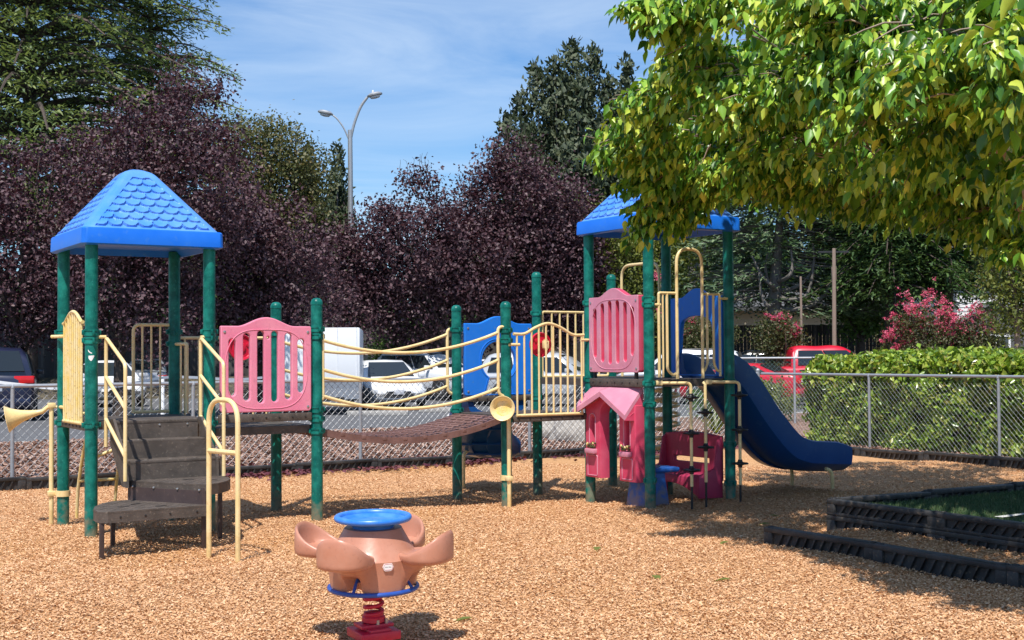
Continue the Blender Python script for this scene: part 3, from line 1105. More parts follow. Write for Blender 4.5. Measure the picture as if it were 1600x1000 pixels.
# ---- steering wheels
def red_wheel(a, b, z, hub):
    mb = MB()
    T = Matrix.Translation((a, b, z)) @ Matrix.Rotation(PI / 2, 4, 'X')
    mb.lathe([(.131, -.02), (.138, 0), (.131, .02), (.115, .014), (.108, .002), (.05, .002), (.044, .016), (.006, .02)], 36, T)
    o = mb.build('play_wheel', M['red'], play)
    g = MB()
    for k in range(3):
        an = k * 2 * PI / 3 + .4
        g.lathe([(.022, .003), (.022, .012), (.008, .014)], 12, T @ Matrix.Translation((.078 * math.cos(an), .078 * math.sin(an), 0)))
    build_each(g, 'knob', M['red'], o)
    if hub:
        h_ = MB()
        h_.box((.012, .0, .085), (.062, .085, .05), T, ch=.006)
        h_.box((.012, .05, .085), (.02, .02, .05), T); h_.box((.012, -.05, .085), (.02, .02, .05), T)
        hb = h_.build('hub_bracket', M['cream'], o)
        s_ = MB()
        s_.lathe([(.010, .108), (.010, .113)], 10, T @ Matrix.Translation((.012, .02, 0)))
        s_.build('screw', M['black_steel'], o)
red_wheel(4.44 * U, .06, 1.715, True)
red_wheel(1.62 * U, U - .08, 1.70, False)

# ---- tubes: guard rails
def rail(name, paths, r=.017, m=None, bars=None, br=.0105):
    mb = MB()
    for p in paths:
        mb.tube(p, r, 10)
    o = mb.build(name, m or M['cream'], play)
    if bars:
        b = MB()
        for p in bars:
            b.tube(p, br, 8)
        build_each(b, 'bar', m or M['cream'], o)
    return o
# front gate between the bridge and the tall tower
y = -.05
topc = smooth_path([(4.06, 1.83), (4.19, 1.832), (4.32, 1.90), (4.464, 1.945), (4.61, 1.905), (4.76, 1.825), (4.9, 1.822)], 6)
tp = [(p[0] * U, y, p[1]) for p in topc]
def gate_z(i):
    return np.interp(i, [p[0] for p in topc], [p[1] for p in topc])
bi = np.linspace(4.10, 4.87, 10)
rail('guard_rail', [tp, [(4.09 * U, y, .955), (4.88 * U, y, .955)], [(4.86 * U, y, 1.765), (5.0 * U, y + .02, 1.765)], [(4.0 * U, y, 1.715), (4.13 * U, y, 1.715)]],
     .0165, bars=[[(q * U, y, .955), (q * U, y, float(gate_z(q)))] for q in bi], br=.0115)
# tall back guard rail behind it
y = U + .0
bi = np.linspace(5.09, 5.93, 9)
rail('guard_rail', [bend_path([(5.07 * U, y, 1.345), (5.07 * U, y, 2.115), (5.95 * U, y, 2.115), (5.95 * U, y, 1.345), (5.07 * U, y, 1.345)], .03)],
     .0150, bars=[[(q * U, y, 1.345), (q * U, y, 2.115)] for q in bi[1:-1]], br=.0115)
# worn side guard rail of the left tower
xa = -.035
def sgz(j):
    t = (j - .2) / .62
    return 1.93 + .105 * max(0.0, math.sin(PI * min(1, max(0, t)))) ** 1.2
bj = np.linspace(.20, .82, 9)
rail('guard_rail', [[(xa, j * U, sgz(j)) for j in np.linspace(.16, .86, 15)], [(xa, .18 * U, 1.005), (xa, .84 * U, 1.005)], [(xa, .82 * U, 1.81), (xa - .06, 1.0 * U, 1.81), (xa - .07, 1.02 * U, 1.81)], [(xa, .82 * U, 1.13), (xa, .97 * U, 1.13)]],
     .0165, M['cream_old'], [[(xa, j * U, 1.005), (xa, j * U, sgz(j))] for j in bj], .0125)['label'] = 'worn cream guard rail with chipped paint'
# back of the left tower: two half rails with a gap
y = U
for (i0, i1, side) in ((.06, .28, 1), (.62, .95, -1)):
    if side == 1:
        pth = bend_path([(i0 * U, y, 1.93), (i1 * U, y, 1.93), (i1 * U, y, 1.05)], .07)
    else:
        pth = bend_path([(i1 * U, y, 1.93), (i0 * U, y, 1.93), (i0 * U, y, 1.05)], .07)
    bb = np.linspace(i0, i1, 5)[1:-1] if side == -1 else [i0 + .08]
    rail('guard_rail', [pth, [(i0 * U, y, 1.06), (i1 * U, y, 1.06)]], .0165, bars=[[(q * U, y, 1.06), (q * U, y, 1.93)] for q in bb])
# half rail between the left tower and the pink deck
x = U
rail('guard_rail', [bend_path([(x, .95 * U, 1.735), (x, .62 * U, 1.735), (x, .62 * U, 1.05)], .03)], .0165, bars=[[(x, .80 * U, 1.05), (x, .80 * U, 1.735)]])
# back rail of the pink deck
y = U
bi = np.linspace(1.1, 1.9, 7)
rail('guard_rail', [[(1.06 * U, y, 1.80), (1.94 * U, y, 1.80)], [(1.06 * U, y, .96), (1.94 * U, y, .96)]], .0165, bars=[[(q * U, y, .96), (q * U, y, 1.80)] for q in bi])
# tall loop at the back of the tall tower
rail('entry_loop', [bend_path([(6 * U, .80 * U, 1.34), (6 * U, .80 * U, 2.68), (6 * U, .12 * U, 2.68), (6 * U, .12 * U, 1.34)], .17, 8)], .017)
# front of the tall tower: rails either side of a tall entry loop
y = -U - .03
rail('guard_rail', [bend_path([(5.10 * U, y, 1.36), (5.10 * U, y, 2.245), (5.31 * U, y, 2.245)], .02), [(5.0 * U, y, 2.12), (5.12 * U, y, 2.12)],
     bend_path([(5.20 * U, y, 2.24), (5.20 * U, y, 1.43), (5.27 * U, y, 1.38), (5.31 * U, y, 1.40)], .05)],
     .0155, bars=[[(5.15 * U, y, 1.36), (5.15 * U, y, 2.24)]])
rail('guard_rail', [bend_path([(5.63 * U, y, 2.245), (5.86 * U, y, 2.245), (5.86 * U, y, 1.36)], .02), [(5.86 * U, y, 2.20), (6.06 * U, y, 2.20)],
     bend_path([(5.70 * U, y, 2.24), (5.70 * U, y, 1.50), (5.66 * U, y, 1.42), (5.63 * U, y, 1.42)], .05), bend_path([(5.78 * U, y, 2.24), (5.78 * U, y, 1.50), (5.82 * U, y, 1.42), (5.86 * U, y, 1.42)], .05)], .0145)
rail('entry_loop', [bend_path([(5.315 * U, y - .01, 1.34), (5.315 * U, y - .01, 2.72), (5.63 * U, y - .01, 2.72), (5.63 * U, y - .01, 1.34)], .16, 8)], .0175)

# ---- stairs
stairs = MB()
TH_ = .03
SZ = [1.03, .865, .70, .53, .36]
ST_A0, ST_A1 = .16, 1.02
stair_root = None
mb = MB()
mb.prism([(ST_A0 + .02, .0), (ST_A0 + .02, -.06), (ST_A1 - .06, -.06), (ST_A1 - .06, .0)], SZ[0] - TH_, SZ[0] + .002)
mb.prism([(ST_A0 + .06, -.045), (ST_A0 + .06, -.27), (ST_A1 - .06, -.27), (ST_A1 - .06, -.045)], SZ[1] - TH_, SZ[1])
mb.prism([(ST_A0 + .05, -.255), (ST_A0 + .05, -.50), (ST_A1 + .03, -.50), (ST_A1 + .03, -.255)], SZ[2] - TH_, SZ[2])
stair = bpy.data.objects.new('staircase', None); C.objects.link(stair); stair.parent = play
build_each(mb, 'tread', M['tread'], stair, bevel=.006)
r = MB()
r.box(((ST_A0 + ST_A1) / 2 - .02, -.048, (SZ[0] + SZ[1]) / 2 - .012), (ST_A1 - ST_A0 - .08, .018, SZ[0] - SZ[1] - .02))
r.box(((ST_A0 + ST_A1) / 2, -.262, (SZ[1] + SZ[2]) / 2 - .012), (ST_A1 - ST_A0 - .1, .018, SZ[1] - SZ[2] - .02))
r.box(((ST_A0 + ST_A1) / 2 + .04, -.488, (SZ[2] + SZ[3]) / 2 - .012), (ST_A1 - ST_A0 + .0, .018, SZ[2] - SZ[3] - .02))
build_each(r, 'riser', M['tread'], stair)
s_ = MB()
def side_plate(a):
    pts = [(0.0, SZ[0] + .02), (-.09, SZ[0] + .02), (-.30, SZ[1]), (-.52, SZ[2]), (-.54, .47), (-.40, .47), (0.0, .82)]
    vv = [(a - .012, b, z) for b, z in pts] + [(a + .012, b, z) for b, z in pts]
    n = len(pts)
    ff = [tuple(range(n)), tuple(range(n, 2 * n))[::-1]] + [(i, (i + 1) % n, n + (i + 1) % n, n + i) for i in range(n)]
    s_.add(vv, ff)
side_plate(ST_A0 + .02)
side_plate(ST_A1 - .03)
build_each(s_, 'stringer', M['tread'], stair)
# drainage bumps and bolt heads
nb_ = MB()
for k in range(3):
    for (z, b) in ((SZ[1], -.255), (SZ[2], -.485)):
        nb_.lathe([(.028, 0), (.024, .006), (.01, .009)], 10, Matrix.Translation((ST_A0 + .2 + k * .22, b + .02, z - .001)))
build_each(nb_, 'tread_lug', M['tread'], stair)
bo = MB()
for (a, b, z) in [(.30, -.059, .985), (.60, -.059, .985), (.86, -.059, .985)]:
    bo.lathe([(.010, 0), (.010, .005), (.004, .007)], 8, Matrix.Translation((a, b, z)) @ Matrix.Rotation(PI / 2, 4, 'X'))
build_each(bo, 'bolt', M['bolt'], stair)
# the two fan shaped lower steps
def fan(pts, z, th=.05):
    c = MB()
    c.prism(pts, z - .012, z)
    n = len(pts)
    vv = []
    for (x, y) in pts:
        vv += [(x, y, z - .012), (x, y, z - th - .03)]
    ff = [(2 * i, 2 * ((i + 1) % n), 2 * ((i + 1) % n) + 1, 2 * i + 1) for i in range(n)]
    c.add(vv, ff)
    return c
HX, HY = .20, -.47
p_up = [(HX, HY), (.655, -1.24), (.78, -1.17), (.91, -1.02), (1.0, -.84), (1.04, -.66), (1.05, -.50)]
p_lo = [(HX, HY), (.06, -.50), (-.06, -.62), (-.17, -.82), (-.235, -1.04), (-.245, -1.24), (-.18, -1.285), (.66, -1.265)]
def holed(pts, z, name):
    base = fan(pts, z)
    return base
fs_up = fan(p_up, SZ[3]).build('fan_step', M['tread'], stair, bevel=.004)
lo_perf = MB()
# lower fan step: plate with drain holes cut through
def perf_poly(poly, z, th, pitch, hole):
    holes = []
    xs = [p[0] for p in poly]; ys = [p[1] for p in poly]
    def inside(px, py):
        c = False
        n = len(poly)
        for i in range(n):
            x1, y1 = poly[i]; x2, y2 = poly[(i + 1) % n]
            if (y1 > py) != (y2 > py) and px < (x2 - x1) * (py - y1) / (y2 - y1) + x1:
                c = not c
        return c
    def clear(px, py):
        return all(inside(px + dx, py + dy) for dx, dy in ((.05, 0), (-.05, 0), (0, .05), (0, -.05)))
    yy = min(ys); k = 0
    while yy < max(ys):
        xx = min(xs) + (pitch / 2 if k % 2 else 0)
        while xx < max(xs):
            if clear(xx, yy):
                holes.append([(xx + hole * math.cos(q * PI / 4), yy + hole * .55 * math.sin(q * PI / 4)) for q in range(8)])
            xx += pitch
        yy += pitch * .7; k += 1
    return panel2d(poly, holes, th, .001, Matrix.Translation((0, 0, z)))
def skirt(pts, z, th):
    c = MB(); n = len(pts); vv = []
    cx = sum(p[0] for p in pts) / n; cy = sum(p[1] for p in pts) / n
    inn = [(cx + (x - cx) * .965, cy + (y - cy) * .965) for x, y in pts]
    for (x, y), (u, v) in zip(pts, inn):
        vv += [(x, y, z), (x, y, z - th), (u, v, z - th), (u, v, z)]
    ff = []
    for i in range(n):
        j = (i + 1) % n
        for a_, b_ in ((0, 1), (1, 2), (2, 3)):
            ff.append((4 * i + a_, 4 * j + a_, 4 * j + b_, 4 * i + b_))
    c.add(vv, ff)
    return c
for o_ in (fs_up,):
    bpy.data.objects.remove(o_)
for pts, z in ((p_up, SZ[3]), (p_lo, SZ[4])):
    q = perf_poly(pts, z - .008, .016, .072, .025).build('fan_step', M['tread'], stair, smooth=0)
    # long grip slits, raised
    sk = skirt(pts, z - .017, .075)
    so = sk.build('step_skirt', M['tread'], stair, smooth=0)
# dark grip slits and the bolt heads along the front of the lower step
gs = MB()
for (x, y, z, an_) in ((.02, -1.0, SZ[4], .3), (.16, -.86, SZ[4], .55), (.30, -1.12, SZ[4], .3), (.82, -.86, SZ[3], -.5), (.66, -.72, SZ[3], -.3)):
    gs.box((x, y, z + .0015), (.10, .022, .003), rz=an_)
build_each(gs, 'grip_slit', M['black_steel'], stair, smooth=0)
bo = MB()
for t in (.1, .35, .6, .88):
    bo.lathe([(.009, 0), (.009, .004), (.004, .006)], 8, Matrix.Translation((-.16 + .82 * t, -1.2855 + .02 * t, SZ[4] - .05)) @ Matrix.Rotation(PI / 2, 4, 'X'))
build_each(bo, 'bolt', M['black_steel'], stair)
# riser between the two fan steps
r = MB()
d = Vector((.655 - HX, -1.24 - HY)); Ld = d.length; an = math.atan2(d.y, d.x)
r.box((HX + d.x / 2, HY + d.y / 2, (SZ[3] + SZ[4]) / 2 - .03), (Ld - .02, .02, SZ[3] - SZ[4] - .05), rz=an)
ro = r.build('fan_riser', M['riser'], stair)
bo = MB()
nrm = Vector((-math.sin(an), math.cos(an)))
if nrm.x > 0: nrm = -nrm
for t in (.08, .35, .65, .92):
    p = Vector((HX, HY)) + d * t
    bo.lathe([(.010, 0), (.010, .012), (.004, .015)], 8, Matrix.Translation((p.x + nrm.x * .008, p.y + nrm.y * .008, SZ[3] - .05)) @ Matrix.Rotation(math.atan2(nrm.y, nrm.x), 4, 'Z') @ Matrix.Rotation(PI / 2, 4, 'Y'))
build_each(bo, 'bolt', M['bolt'], stair)
lg = [(-.215, -1.23), (.05, -.55), (.98, -.62), (.64, -1.20)]
for (a, b) in lg:
    mb = MB()
    top = SZ[4] - .03 if a < .5 else SZ[3] - .03
    mb.box((a, b, top / 2 - .1), (.036, .036, top + .2), ch=.004)
    mb.build('step_leg', M['leg'], stair)
# stair handrails
for a, nm in ((.125, 0), (1.0, 1)):
    f = lambda b, z: (a, b, z)
    o = rail('handrail', [bend_path([f(-.02, .80), f(-.02, 1.785), f(-.665, 1.545), f(-.665, .54)], .05),
                      [f(-.02, 1.43), f(-.665, 1.165)], [f(-.02, 1.05), f(-.665, .75)],
                      bend_path([(a - .12 if nm == 0 else a + .12, -.01, 1.79), (a, -.02, 1.79)], .02)], .0165)
# little hoop at the foot of the stairs
rail('grab_hoop', [bend_path([(.575, -1.53, -.1), (.575, -1.53, 1.255), (.665, -1.97, 1.255), (.665, -1.97, -.1)], .19, 9),
                   [(.575, -1.53, .835), (.665, -1.97, .835)]], .021)

# ---- hanging bridge
def bz(t):      # t 0..1 along the bridge
    return .885 + .06 * t - .62 * t * (1 - t) * (0.92 + .1 * t)
def bridge():
    mb = MB()
    nseg, nstr = 9, 6
    a0, a1 = 2 * U + .06, 4 * U - .03
    b0, b1 = .055, U - .055
    for s in range(nseg):
        t0, t1 = s / nseg, (s + 1) / nseg
        g = .010
        A0, A1 = a0 + (a1 - a0) * t0 + g, a0 + (a1 - a0) * t1 - g
        for k in range(nstr):
            B0, B1 = b0 + (b1 - b0) * k / nstr + .007, b0 + (b1 - b0) * (k + 1) / nstr - .007
            rings = []
            for q in range(4):
                tt = q / 3
                A = A0 + (A1 - A0) * tt
                z = bz(t0 + (t1 - t0) * tt)
                zz = z + .004 * math.sin(PI * tt)
                rings.append([(A, B0, zz - .028), (A, B1, zz - .028), (A, B1, zz - .006), (A, B1 - .008, zz), (A, B0 + .008, zz), (A, B0, zz - .006)])
            mb.loft(rings)
        # raised ribs across each plank
        for q in (.2, .5, .8):
            A = A0 + (A1 - A0) * q
            z = bz(t0 + (t1 - t0) * q)
            for k in range(nstr):
                Bm = b0 + (b1 - b0) * (k + .5) / nstr
                mb.box((A, Bm, z + .006), (.022, (b1 - b0) / nstr * .7, .008))
    o = mb.build('bridge_deck', M['bridge'], play, smooth=30)
    # side skirt with lugs
    for nm, b in (('edge_strip', b0 - .012), ('edge_strip', b1 + .012)):
        e = MB()
        rings = []
        for q in range(37):
            t = q / 36
            A = a0 + (a1 - a0) * t
            z = bz(t)
            rings.append([(A, b - .008, z - .062), (A, b + .008, z - .062), (A, b + .008, z + .004), (A, b - .008, z + .004)])
        e.loft(rings)
        for s in range(1, nseg):
            t = s / nseg
            e.box((a0 + (a1 - a0) * t, b, bz(t) - .012), (.05, .024, .042), ch=.006)
        e.build(nm, M['bridge'], o)
    # sagging rails on both sides
    for b in (-.02, U + .02):
        rr = MB()
        zt0, zt1 = 1.79, 1.845
        for (zl, zr, sag) in ((1.765, 1.845, .235), (1.475, 1.55, .24), (1.215, 1.255, .24)):
            pts = []
            for q in range(25):
                t = q / 24
                pts.append((2.04 * U + (3.90 - 2.04) * U * t, b, zl + (zr - zl) * t - sag * 4 * t * (1 - t) * .72))
            rr.tube(pts, .0175, 10)
        o2 = rr.build('bridge_rail', M['cream'], play)
        e = MB()
        e.tube(bend_path([(4.0 * U, b, 1.905), (3.90 * U, b, 1.905), (3.90 * U, b, 1.19), (4.0 * U, b, 1.15)], .05), .0175, 10)
        e.tube(bend_path([(2.0 * U, b, 1.83), (2.05 * U, b, 1.83), (2.05 * U, b, 1.18), (2.0 * U, b, 1.15)], .03), .0175, 10)
        build_each(e, 'rail_post', M['cream'], o2)
bridge()

# ---- slides
def chute(path, half_w, wall, side, thick=.05, lip=True):
    """path: (run, z) list; side(run, off, z) -> local point; returns a trough with rounded walls"""
    mb = MB()
    pts = [Vector((p[0], p[1])) for p in path]
    pts = [Vector((q.x, q.y)) for q in smooth_path([(p.x, p.y, 0) for p in pts], 7)]
    rings = []
    n = len(pts)
    w = half_w
    sec = [(-w - .045, wall), (-w - .055, wall * .5), (-w - .045, 0.02), (-w * .72, -.075), (-w * .3, -.085), (-w * .26, -.06), (w * .26, -.06), (w * .3, -.085), (w * .72, -.075), (w + .045, .02), (w + .055, wall * .5), (w + .045, wall), (w + .02, wall + .012), (w - .005, wall - .005),
           (w - .02, wall * .4), (w - .07, .03), (w - .14, 0), (-w + .14, 0), (-w + .07, .03), (-w + .02, wall * .4), (-w + .005, wall - .005), (-w - .02, wall + .012)]
    for i, p in enumerate(pts):
        t = (pts[min(i + 1, n - 1)] - pts[max(i - 1, 0)]).normalized()
        nr = Vector((-t.y, t.x))
        ring = []
        fade = 1.0
        if i > n - 5: fade = .80 + .05 * (n - 1 - i)
        for (o_, h_) in sec:
            hh = h_ * fade
            q = p + nr * hh
            ring.append(side(q.x, o_, q.y))
        rings.append(ring)
    mb.loft(rings)
    return mb
SLB = -.60 * U                        # centre line of the big slide
big = chute([(6 * U - .02, 1.335), (6.62, 1.325), (6.78, 1.21), (7.13, .79), (7.46, .47), (7.72, .35), (8.0, .315), (8.43, .29)], .33, .265, lambda r_, o_, z: (r_, SLB + o_, z)).build('slide', M['slide'], play, smooth=50)
for (a, b) in ((8.13, SLB + .30), (8.13, SLB - .36)):
    mb = MB()
    mb.tube(bend_path([(a - .10, b, .275), (a - .02, b, .245), (a, b, .17), (a, b, -.1)], .05), .022, 10)
    mb.build('slide_leg', M['cream'], big)
SL2 = 4.5 * U
def curve_side(r_, o_, z):
    R0 = .85
    if r_ < 1.30:
        return (SL2 + o_, r_, z)
    f = (r_ - 1.30) / R0
    return (SL2 + R0 - (R0 - o_) * math.cos(f), 1.30 + (R0 - o_) * math.sin(f), z)
sml = chute([(U + .02, .95), (1.32, .90), (1.5, .76), (1.8, .58), (2.1, .44), (2.4, .38)], .32, .20, curve_side).build('slide', M['slide'], play, smooth=50)
sml['label'] = 'short blue slide at the back under the blue panel'
rb = MB()
for q in (1.42, 1.72, 2.0):
    z = float(np.interp(q, [1.32, 1.5, 1.8, 2.1, 2.4], [.90, .76, .58, .44, .38]))
    ring = [curve_side(q, o_, z - .09 - .0 * abs(o_)) for o_ in np.linspace(-.30, .30, 7)]
    rb.tube(ring, .022, 8)
build_each(rb, 'slide_rib', M['slide'], sml)
mb = MB()
mb.tube(bend_path([(SL2 + .10, 1.98, .44), (SL2 + .02, 1.95, .40), (SL2 + .02, 1.95, -.1)], .05), .022, 10)
mb.build('slide_leg', M['cream'], sml)

# ---- pole climbers with foot discs in front of the tall tower
def climber(i, b, hook, discs, rod_z=.22, top=1.30):
    a = i * U
    mb = MB()
    if hook:
        mb.tube(bend_path([(a - .24, b + .20, 1.30), (a - .10, b + .04, 1.30), (a, b, 1.30), (a, b, rod_z)], .075, 6), .0165, 10)
    else:
        mb.tube([(a, b + .03, top), (a, b, top - .02), (a, b, rod_z)], .0165, 10)
    o = mb.build('climbing_pole', M['cream'], play)
    rd = MB()
    rd.tube([(a, b, rod_z + .02), (a, b, -.12)], .0125, 8)
    rd.build('pole_foot_shaded', M['black_steel'], o)  # lowest stretch coloured black for the shade it stands in
    if hook:
        cl = MB()
        cl.box((a - .26, b + .22, 1.30), (.10, .05, .05), rz=-.7, ch=.006)
        cl.build('pole_clamp', M['cream'], o)
    for z in discs:
        d_ = MB()
        d_.lathe([(.023, -.045), (.024, -.022), (.05, -.014), (.086, -.010), (.09, -.002), (.086, .006), (.035, .012), (.026, .022), (.023, .04)], 18, Matrix.Translation((a, b, z)))
        d_.build('foot_disc', M['black_steel'], o)
climber(5.35, -1.30, True, [1.15, .775, .395])
climber(5.55, -1.27, False, [.985, .62], rod_z=.25)
climber(5.96, -1.30, True, [1.16, .79, .43], rod_z=.20)

# ---- spiral climber beyond the tall tower
mb = MB()
sa, sb = 6 * U + .32, .38 * U
pts = []
for k in range(0, 9 * 14 + 1):
    an = 2 * PI * k / 14
    pts.append((sa + .145 * math.cos(an), sb + .145 * math.sin(an), .32 + k / 14 * .115))
mb.tube(pts, .019, 8)
spo = mb.build('spiral_climber', M['cream'], play)
mb = MB(); mb.tube([(sa, sb, -.1), (sa, sb, 1.40)], .03, 10); mb.build('centre_pole', M['black_steel'], spo)
mb = MB()
for k in range(9):
    mb.box((sa + .07, sb, .33 + k * .115), (.15, .025, .02)); mb.box((sa - .07, sb, .39 + k * .115), (.15, .025, .02))
build_each(mb, 'spoke', M['cream'], spo)

# ---- curved loop climber at the back of the left tower
rail('loop_climber', [smooth_path([(.30 * U, U + .02, 1.02), (.28 * U, U + .16, .98), (.26 * U, U + .34, .72), (.25 * U, U + .55, .30), (.25 * U, U + .62, -.05)], 6),
                      smooth_path([(.60 * U, U + .02, 1.02), (.60 * U, U + .16, .98), (.60 * U, U + .34, .72), (.60 * U, U + .55, .30), (.60 * U, U + .62, -.05)], 6),
                      smooth_path([(.26 * U, U + .34, .72), (.35 * U, U + .45, .60), (.60 * U, U + .36, .70)], 5),
                      [(.25 * U, U + .52, .36), (.60 * U, U + .52, .36)]], .017, M['cream_old'])

# ---- playhouse front below the tall tower
def playhouse():
    z0, zt = .235, 1.256
    fx = 5 * U - .005            # face plane; the front stands out towards -a
    mb = MB()
    jl = (-.02 * U, -.28 * U); jr = (-.60 * U, -.87 * U)
    # two door jambs with rounded edges, joined by an arch
    ol = []
    outer = [(jl[0], z0 + .02), (jl[0], 1.06), (-.42 * U, 1.235), (jr[1], 1.06), (jr[1], z0 + .02), (jr[0], z0 + .02)]
    arch = []
    cx = (jl[1] + jr[0]) / 2
    rr = (jl[1] - jr[0]) / 2
    for k in range(15):
        an = -PI / 2 + k / 14 * PI
        arch.append((cx + rr * math.sin(an), .93 + rr * math.cos(an)))
    outer = outer + arch + [(jl[1], z0 + .02)]
    # polygon in (b, z), plate thickness along a
    def toF(thick, a_c):
        return Matrix.Translation((a_c, 0, 0)) @ Matrix(((0, 0, -1, 0), (1, 0, 0, 0), (0, 1, 0, 0), (0, 0, 0, 1)))
    body = panel2d(outer, [slot((jl[0] + jl[1]) / 2, .60, .93, .035), slot((jr[0] + jr[1]) / 2, .60, .93, .035)], .13, .014, toF(.13, fx - .01))
    o = body.build('playhouse_front', M['rose'], play)
    o['label'] = 'rose red playhouse front with an arched doorway'
    bk = MB(); bk.box((fx - .005, (jl[0] + jl[1]) / 2, .77), (.02, .1, .40)); bk.box((fx - .005, (jr[0] + jr[1]) / 2, .77), (.02, .1, .40))
    build_each(bk, 'window_backing', M['rose_dark'], o)
    # gable roof pieces in faded pink
    A = Vector((fx - .17, -.40 * U, 1.205)); EL = Vector((fx - .19, .06 * U, .985)); ER = Vector((fx - .19, -.84 * U, .965))
    TL = Vector((fx + .03, .03 * U, 1.262)); TR = Vector((fx + .03, -.87 * U, 1.262)); TM = Vector((fx + .03, -.40 * U, 1.268))
    dn = Vector((0, 0, -.055))
    for nm, pts in (('gable_slope', (A, TM, TL, EL)), ('gable_slope', (A, ER, TR, TM))):
        g = MB()
        vv = [tuple(p) for p in pts] + [tuple(p + dn) for p in pts]
        g.add(vv, [(0, 1, 2, 3), (7, 6, 5, 4), (0, 4, 5, 1), (1, 5, 6, 2), (2, 6, 7, 3), (3, 7, 4, 0)])
        # scallops in relief
        sc_ = g
        p0, p1, p2_, p3 = pts
        nn = (p1 - p0).cross(p3 - p0).normalized()
        if nn.z < 0: nn = -nn
        for u_ in (.25, .5, .75):
            for v_ in (.25, .5, .75):
                c = (p0 * (1 - u_) + p1 * u_) * (1 - v_) + (p3 * (1 - u_) + p2_ * u_) * v_
                e1 = ((p1 - p0).normalized()); e2 = nn.cross(e1)
                arc = [c + e1 * .028 * math.cos(t) + e2 * (.028 * math.sin(t) * (1 if (p3 - p0).dot(e2) > 0 else -1)) + nn * .002 for t in np.linspace(0, PI, 8)]
                sc_.tube(arc, .0075, 5)
        g.build(nm, M['pink_faded'], o)
    # gable face under the slopes
    g = MB()
    pts = [A + dn, EL + dn, Vector((fx - .07, .0, 1.0)), Vector((fx - .07, -.40 * U, 1.22))]
    g.add([tuple(p) for p in pts], [(0, 1, 2, 3)])
    pts = [A + dn, Vector((fx - .07, -.40 * U, 1.22)), Vector((fx - .07, -.86 * U, 1.0)), ER + dn]
    g.add([tuple(p) for p in pts], [(0, 1, 2, 3)])
    pts = [ER + dn, ER, TR, TR + dn * 6, Vector((fx + .03, -.865 * U, .9))]
    g.add([tuple(p) for p in pts], [(0, 1, 2, 3, 4)])
    g.build('gable_soffit', M['rose'], o, smooth=0)
    # window boxes with flowers and panel mouldings
    for (b0, b1) in (jl, jr):
        bc = (b0 + b1) / 2
        wb = MB()
        wb.box((fx - .10, bc, .545), (.06, .17, .055), ch=.01)
        w_ = wb.build('flower_box', M['pink_faded'], o)
        md = MB()
        lp = bend_path([(fx - .077, bc + .09, .28), (fx - .077, bc + .09, .50), (fx - .077, bc - .09, .50), (fx - .077, bc - .09, .28), (fx - .077, bc + .09, .2801)], .02)
        md.tube(lp, .006, 6)
        lp = [(fx - .077, bc + x * 1.5, z) for x, z in [(p[0], p[1]) for p in slot(0, .58, .955, .038)]]
        md.tube(lp, .006, 6, closed=True)
        build_each(md, 'moulding', M['pink_faded'], o)
        fl = MB()
        for k in range(14):
            fl.lathe([(.004, -.012), (.017, -.004), (.014, .006), (.003, .010)], 7, Matrix.Translation((fx - .105 + random.uniform(-.008, .012), bc + random.uniform(-.075, .075), .59 + random.uniform(0, .05))) @ Matrix.Rotation(random.uniform(-1, 1), 4, 'X'))
        build_each(fl, 'flower', M['olive'], o)
        f2 = MB()
        for k in range(3):
            f2.lathe([(.003, -.008), (.016, 0), (.003, .008)], 8, Matrix.Translation((fx - .118, bc + random.uniform(-.07, .07), .605 + random.uniform(0, .04))) @ Matrix.Rotation(PI / 2, 4, 'Y'))
        build_each(f2, 'blossom', M['cream_old'], o)
    return o
playhouse()

# ---- bench inside the tower
def bench():
    b0, b1 = -.06 * U, -.94 * U
    n = 14
    a0 = 6 * U - .06
    prof = [(a0 + .02, .02), (a0 + .02, .71), (a0 - .02, .735), (a0 - .05, .71), (a0 - .075, .40), (a0 - .11, .315), (a0 - .34, .30), (a0 - .375, .275), (a0 - .375, .10), (a0 - .345, .10), (a0 - .33, .255), (a0 - .06, .265), (a0 - .03, .02)]
    rings = []
    for k in range(n + 1):
        t = k / n
        b = b0 + (b1 - b0) * t
        lift = .16 * math.sin(PI * t) ** 1.0
        top = .03 * math.sin(PI * t)
        ring = []
        for (a, z) in prof:
            if z <= .101: zz = z + (lift * .6 if z > .05 else lift * .9)
            elif z > .6: zz = z + top
            else: zz = z
            ring.append((a, b, zz))
        rings.append(ring)
    mb = MB(); mb.loft(rings)
    o = mb.build('bench', M['rose_dark'], play, smooth=50)
    return o
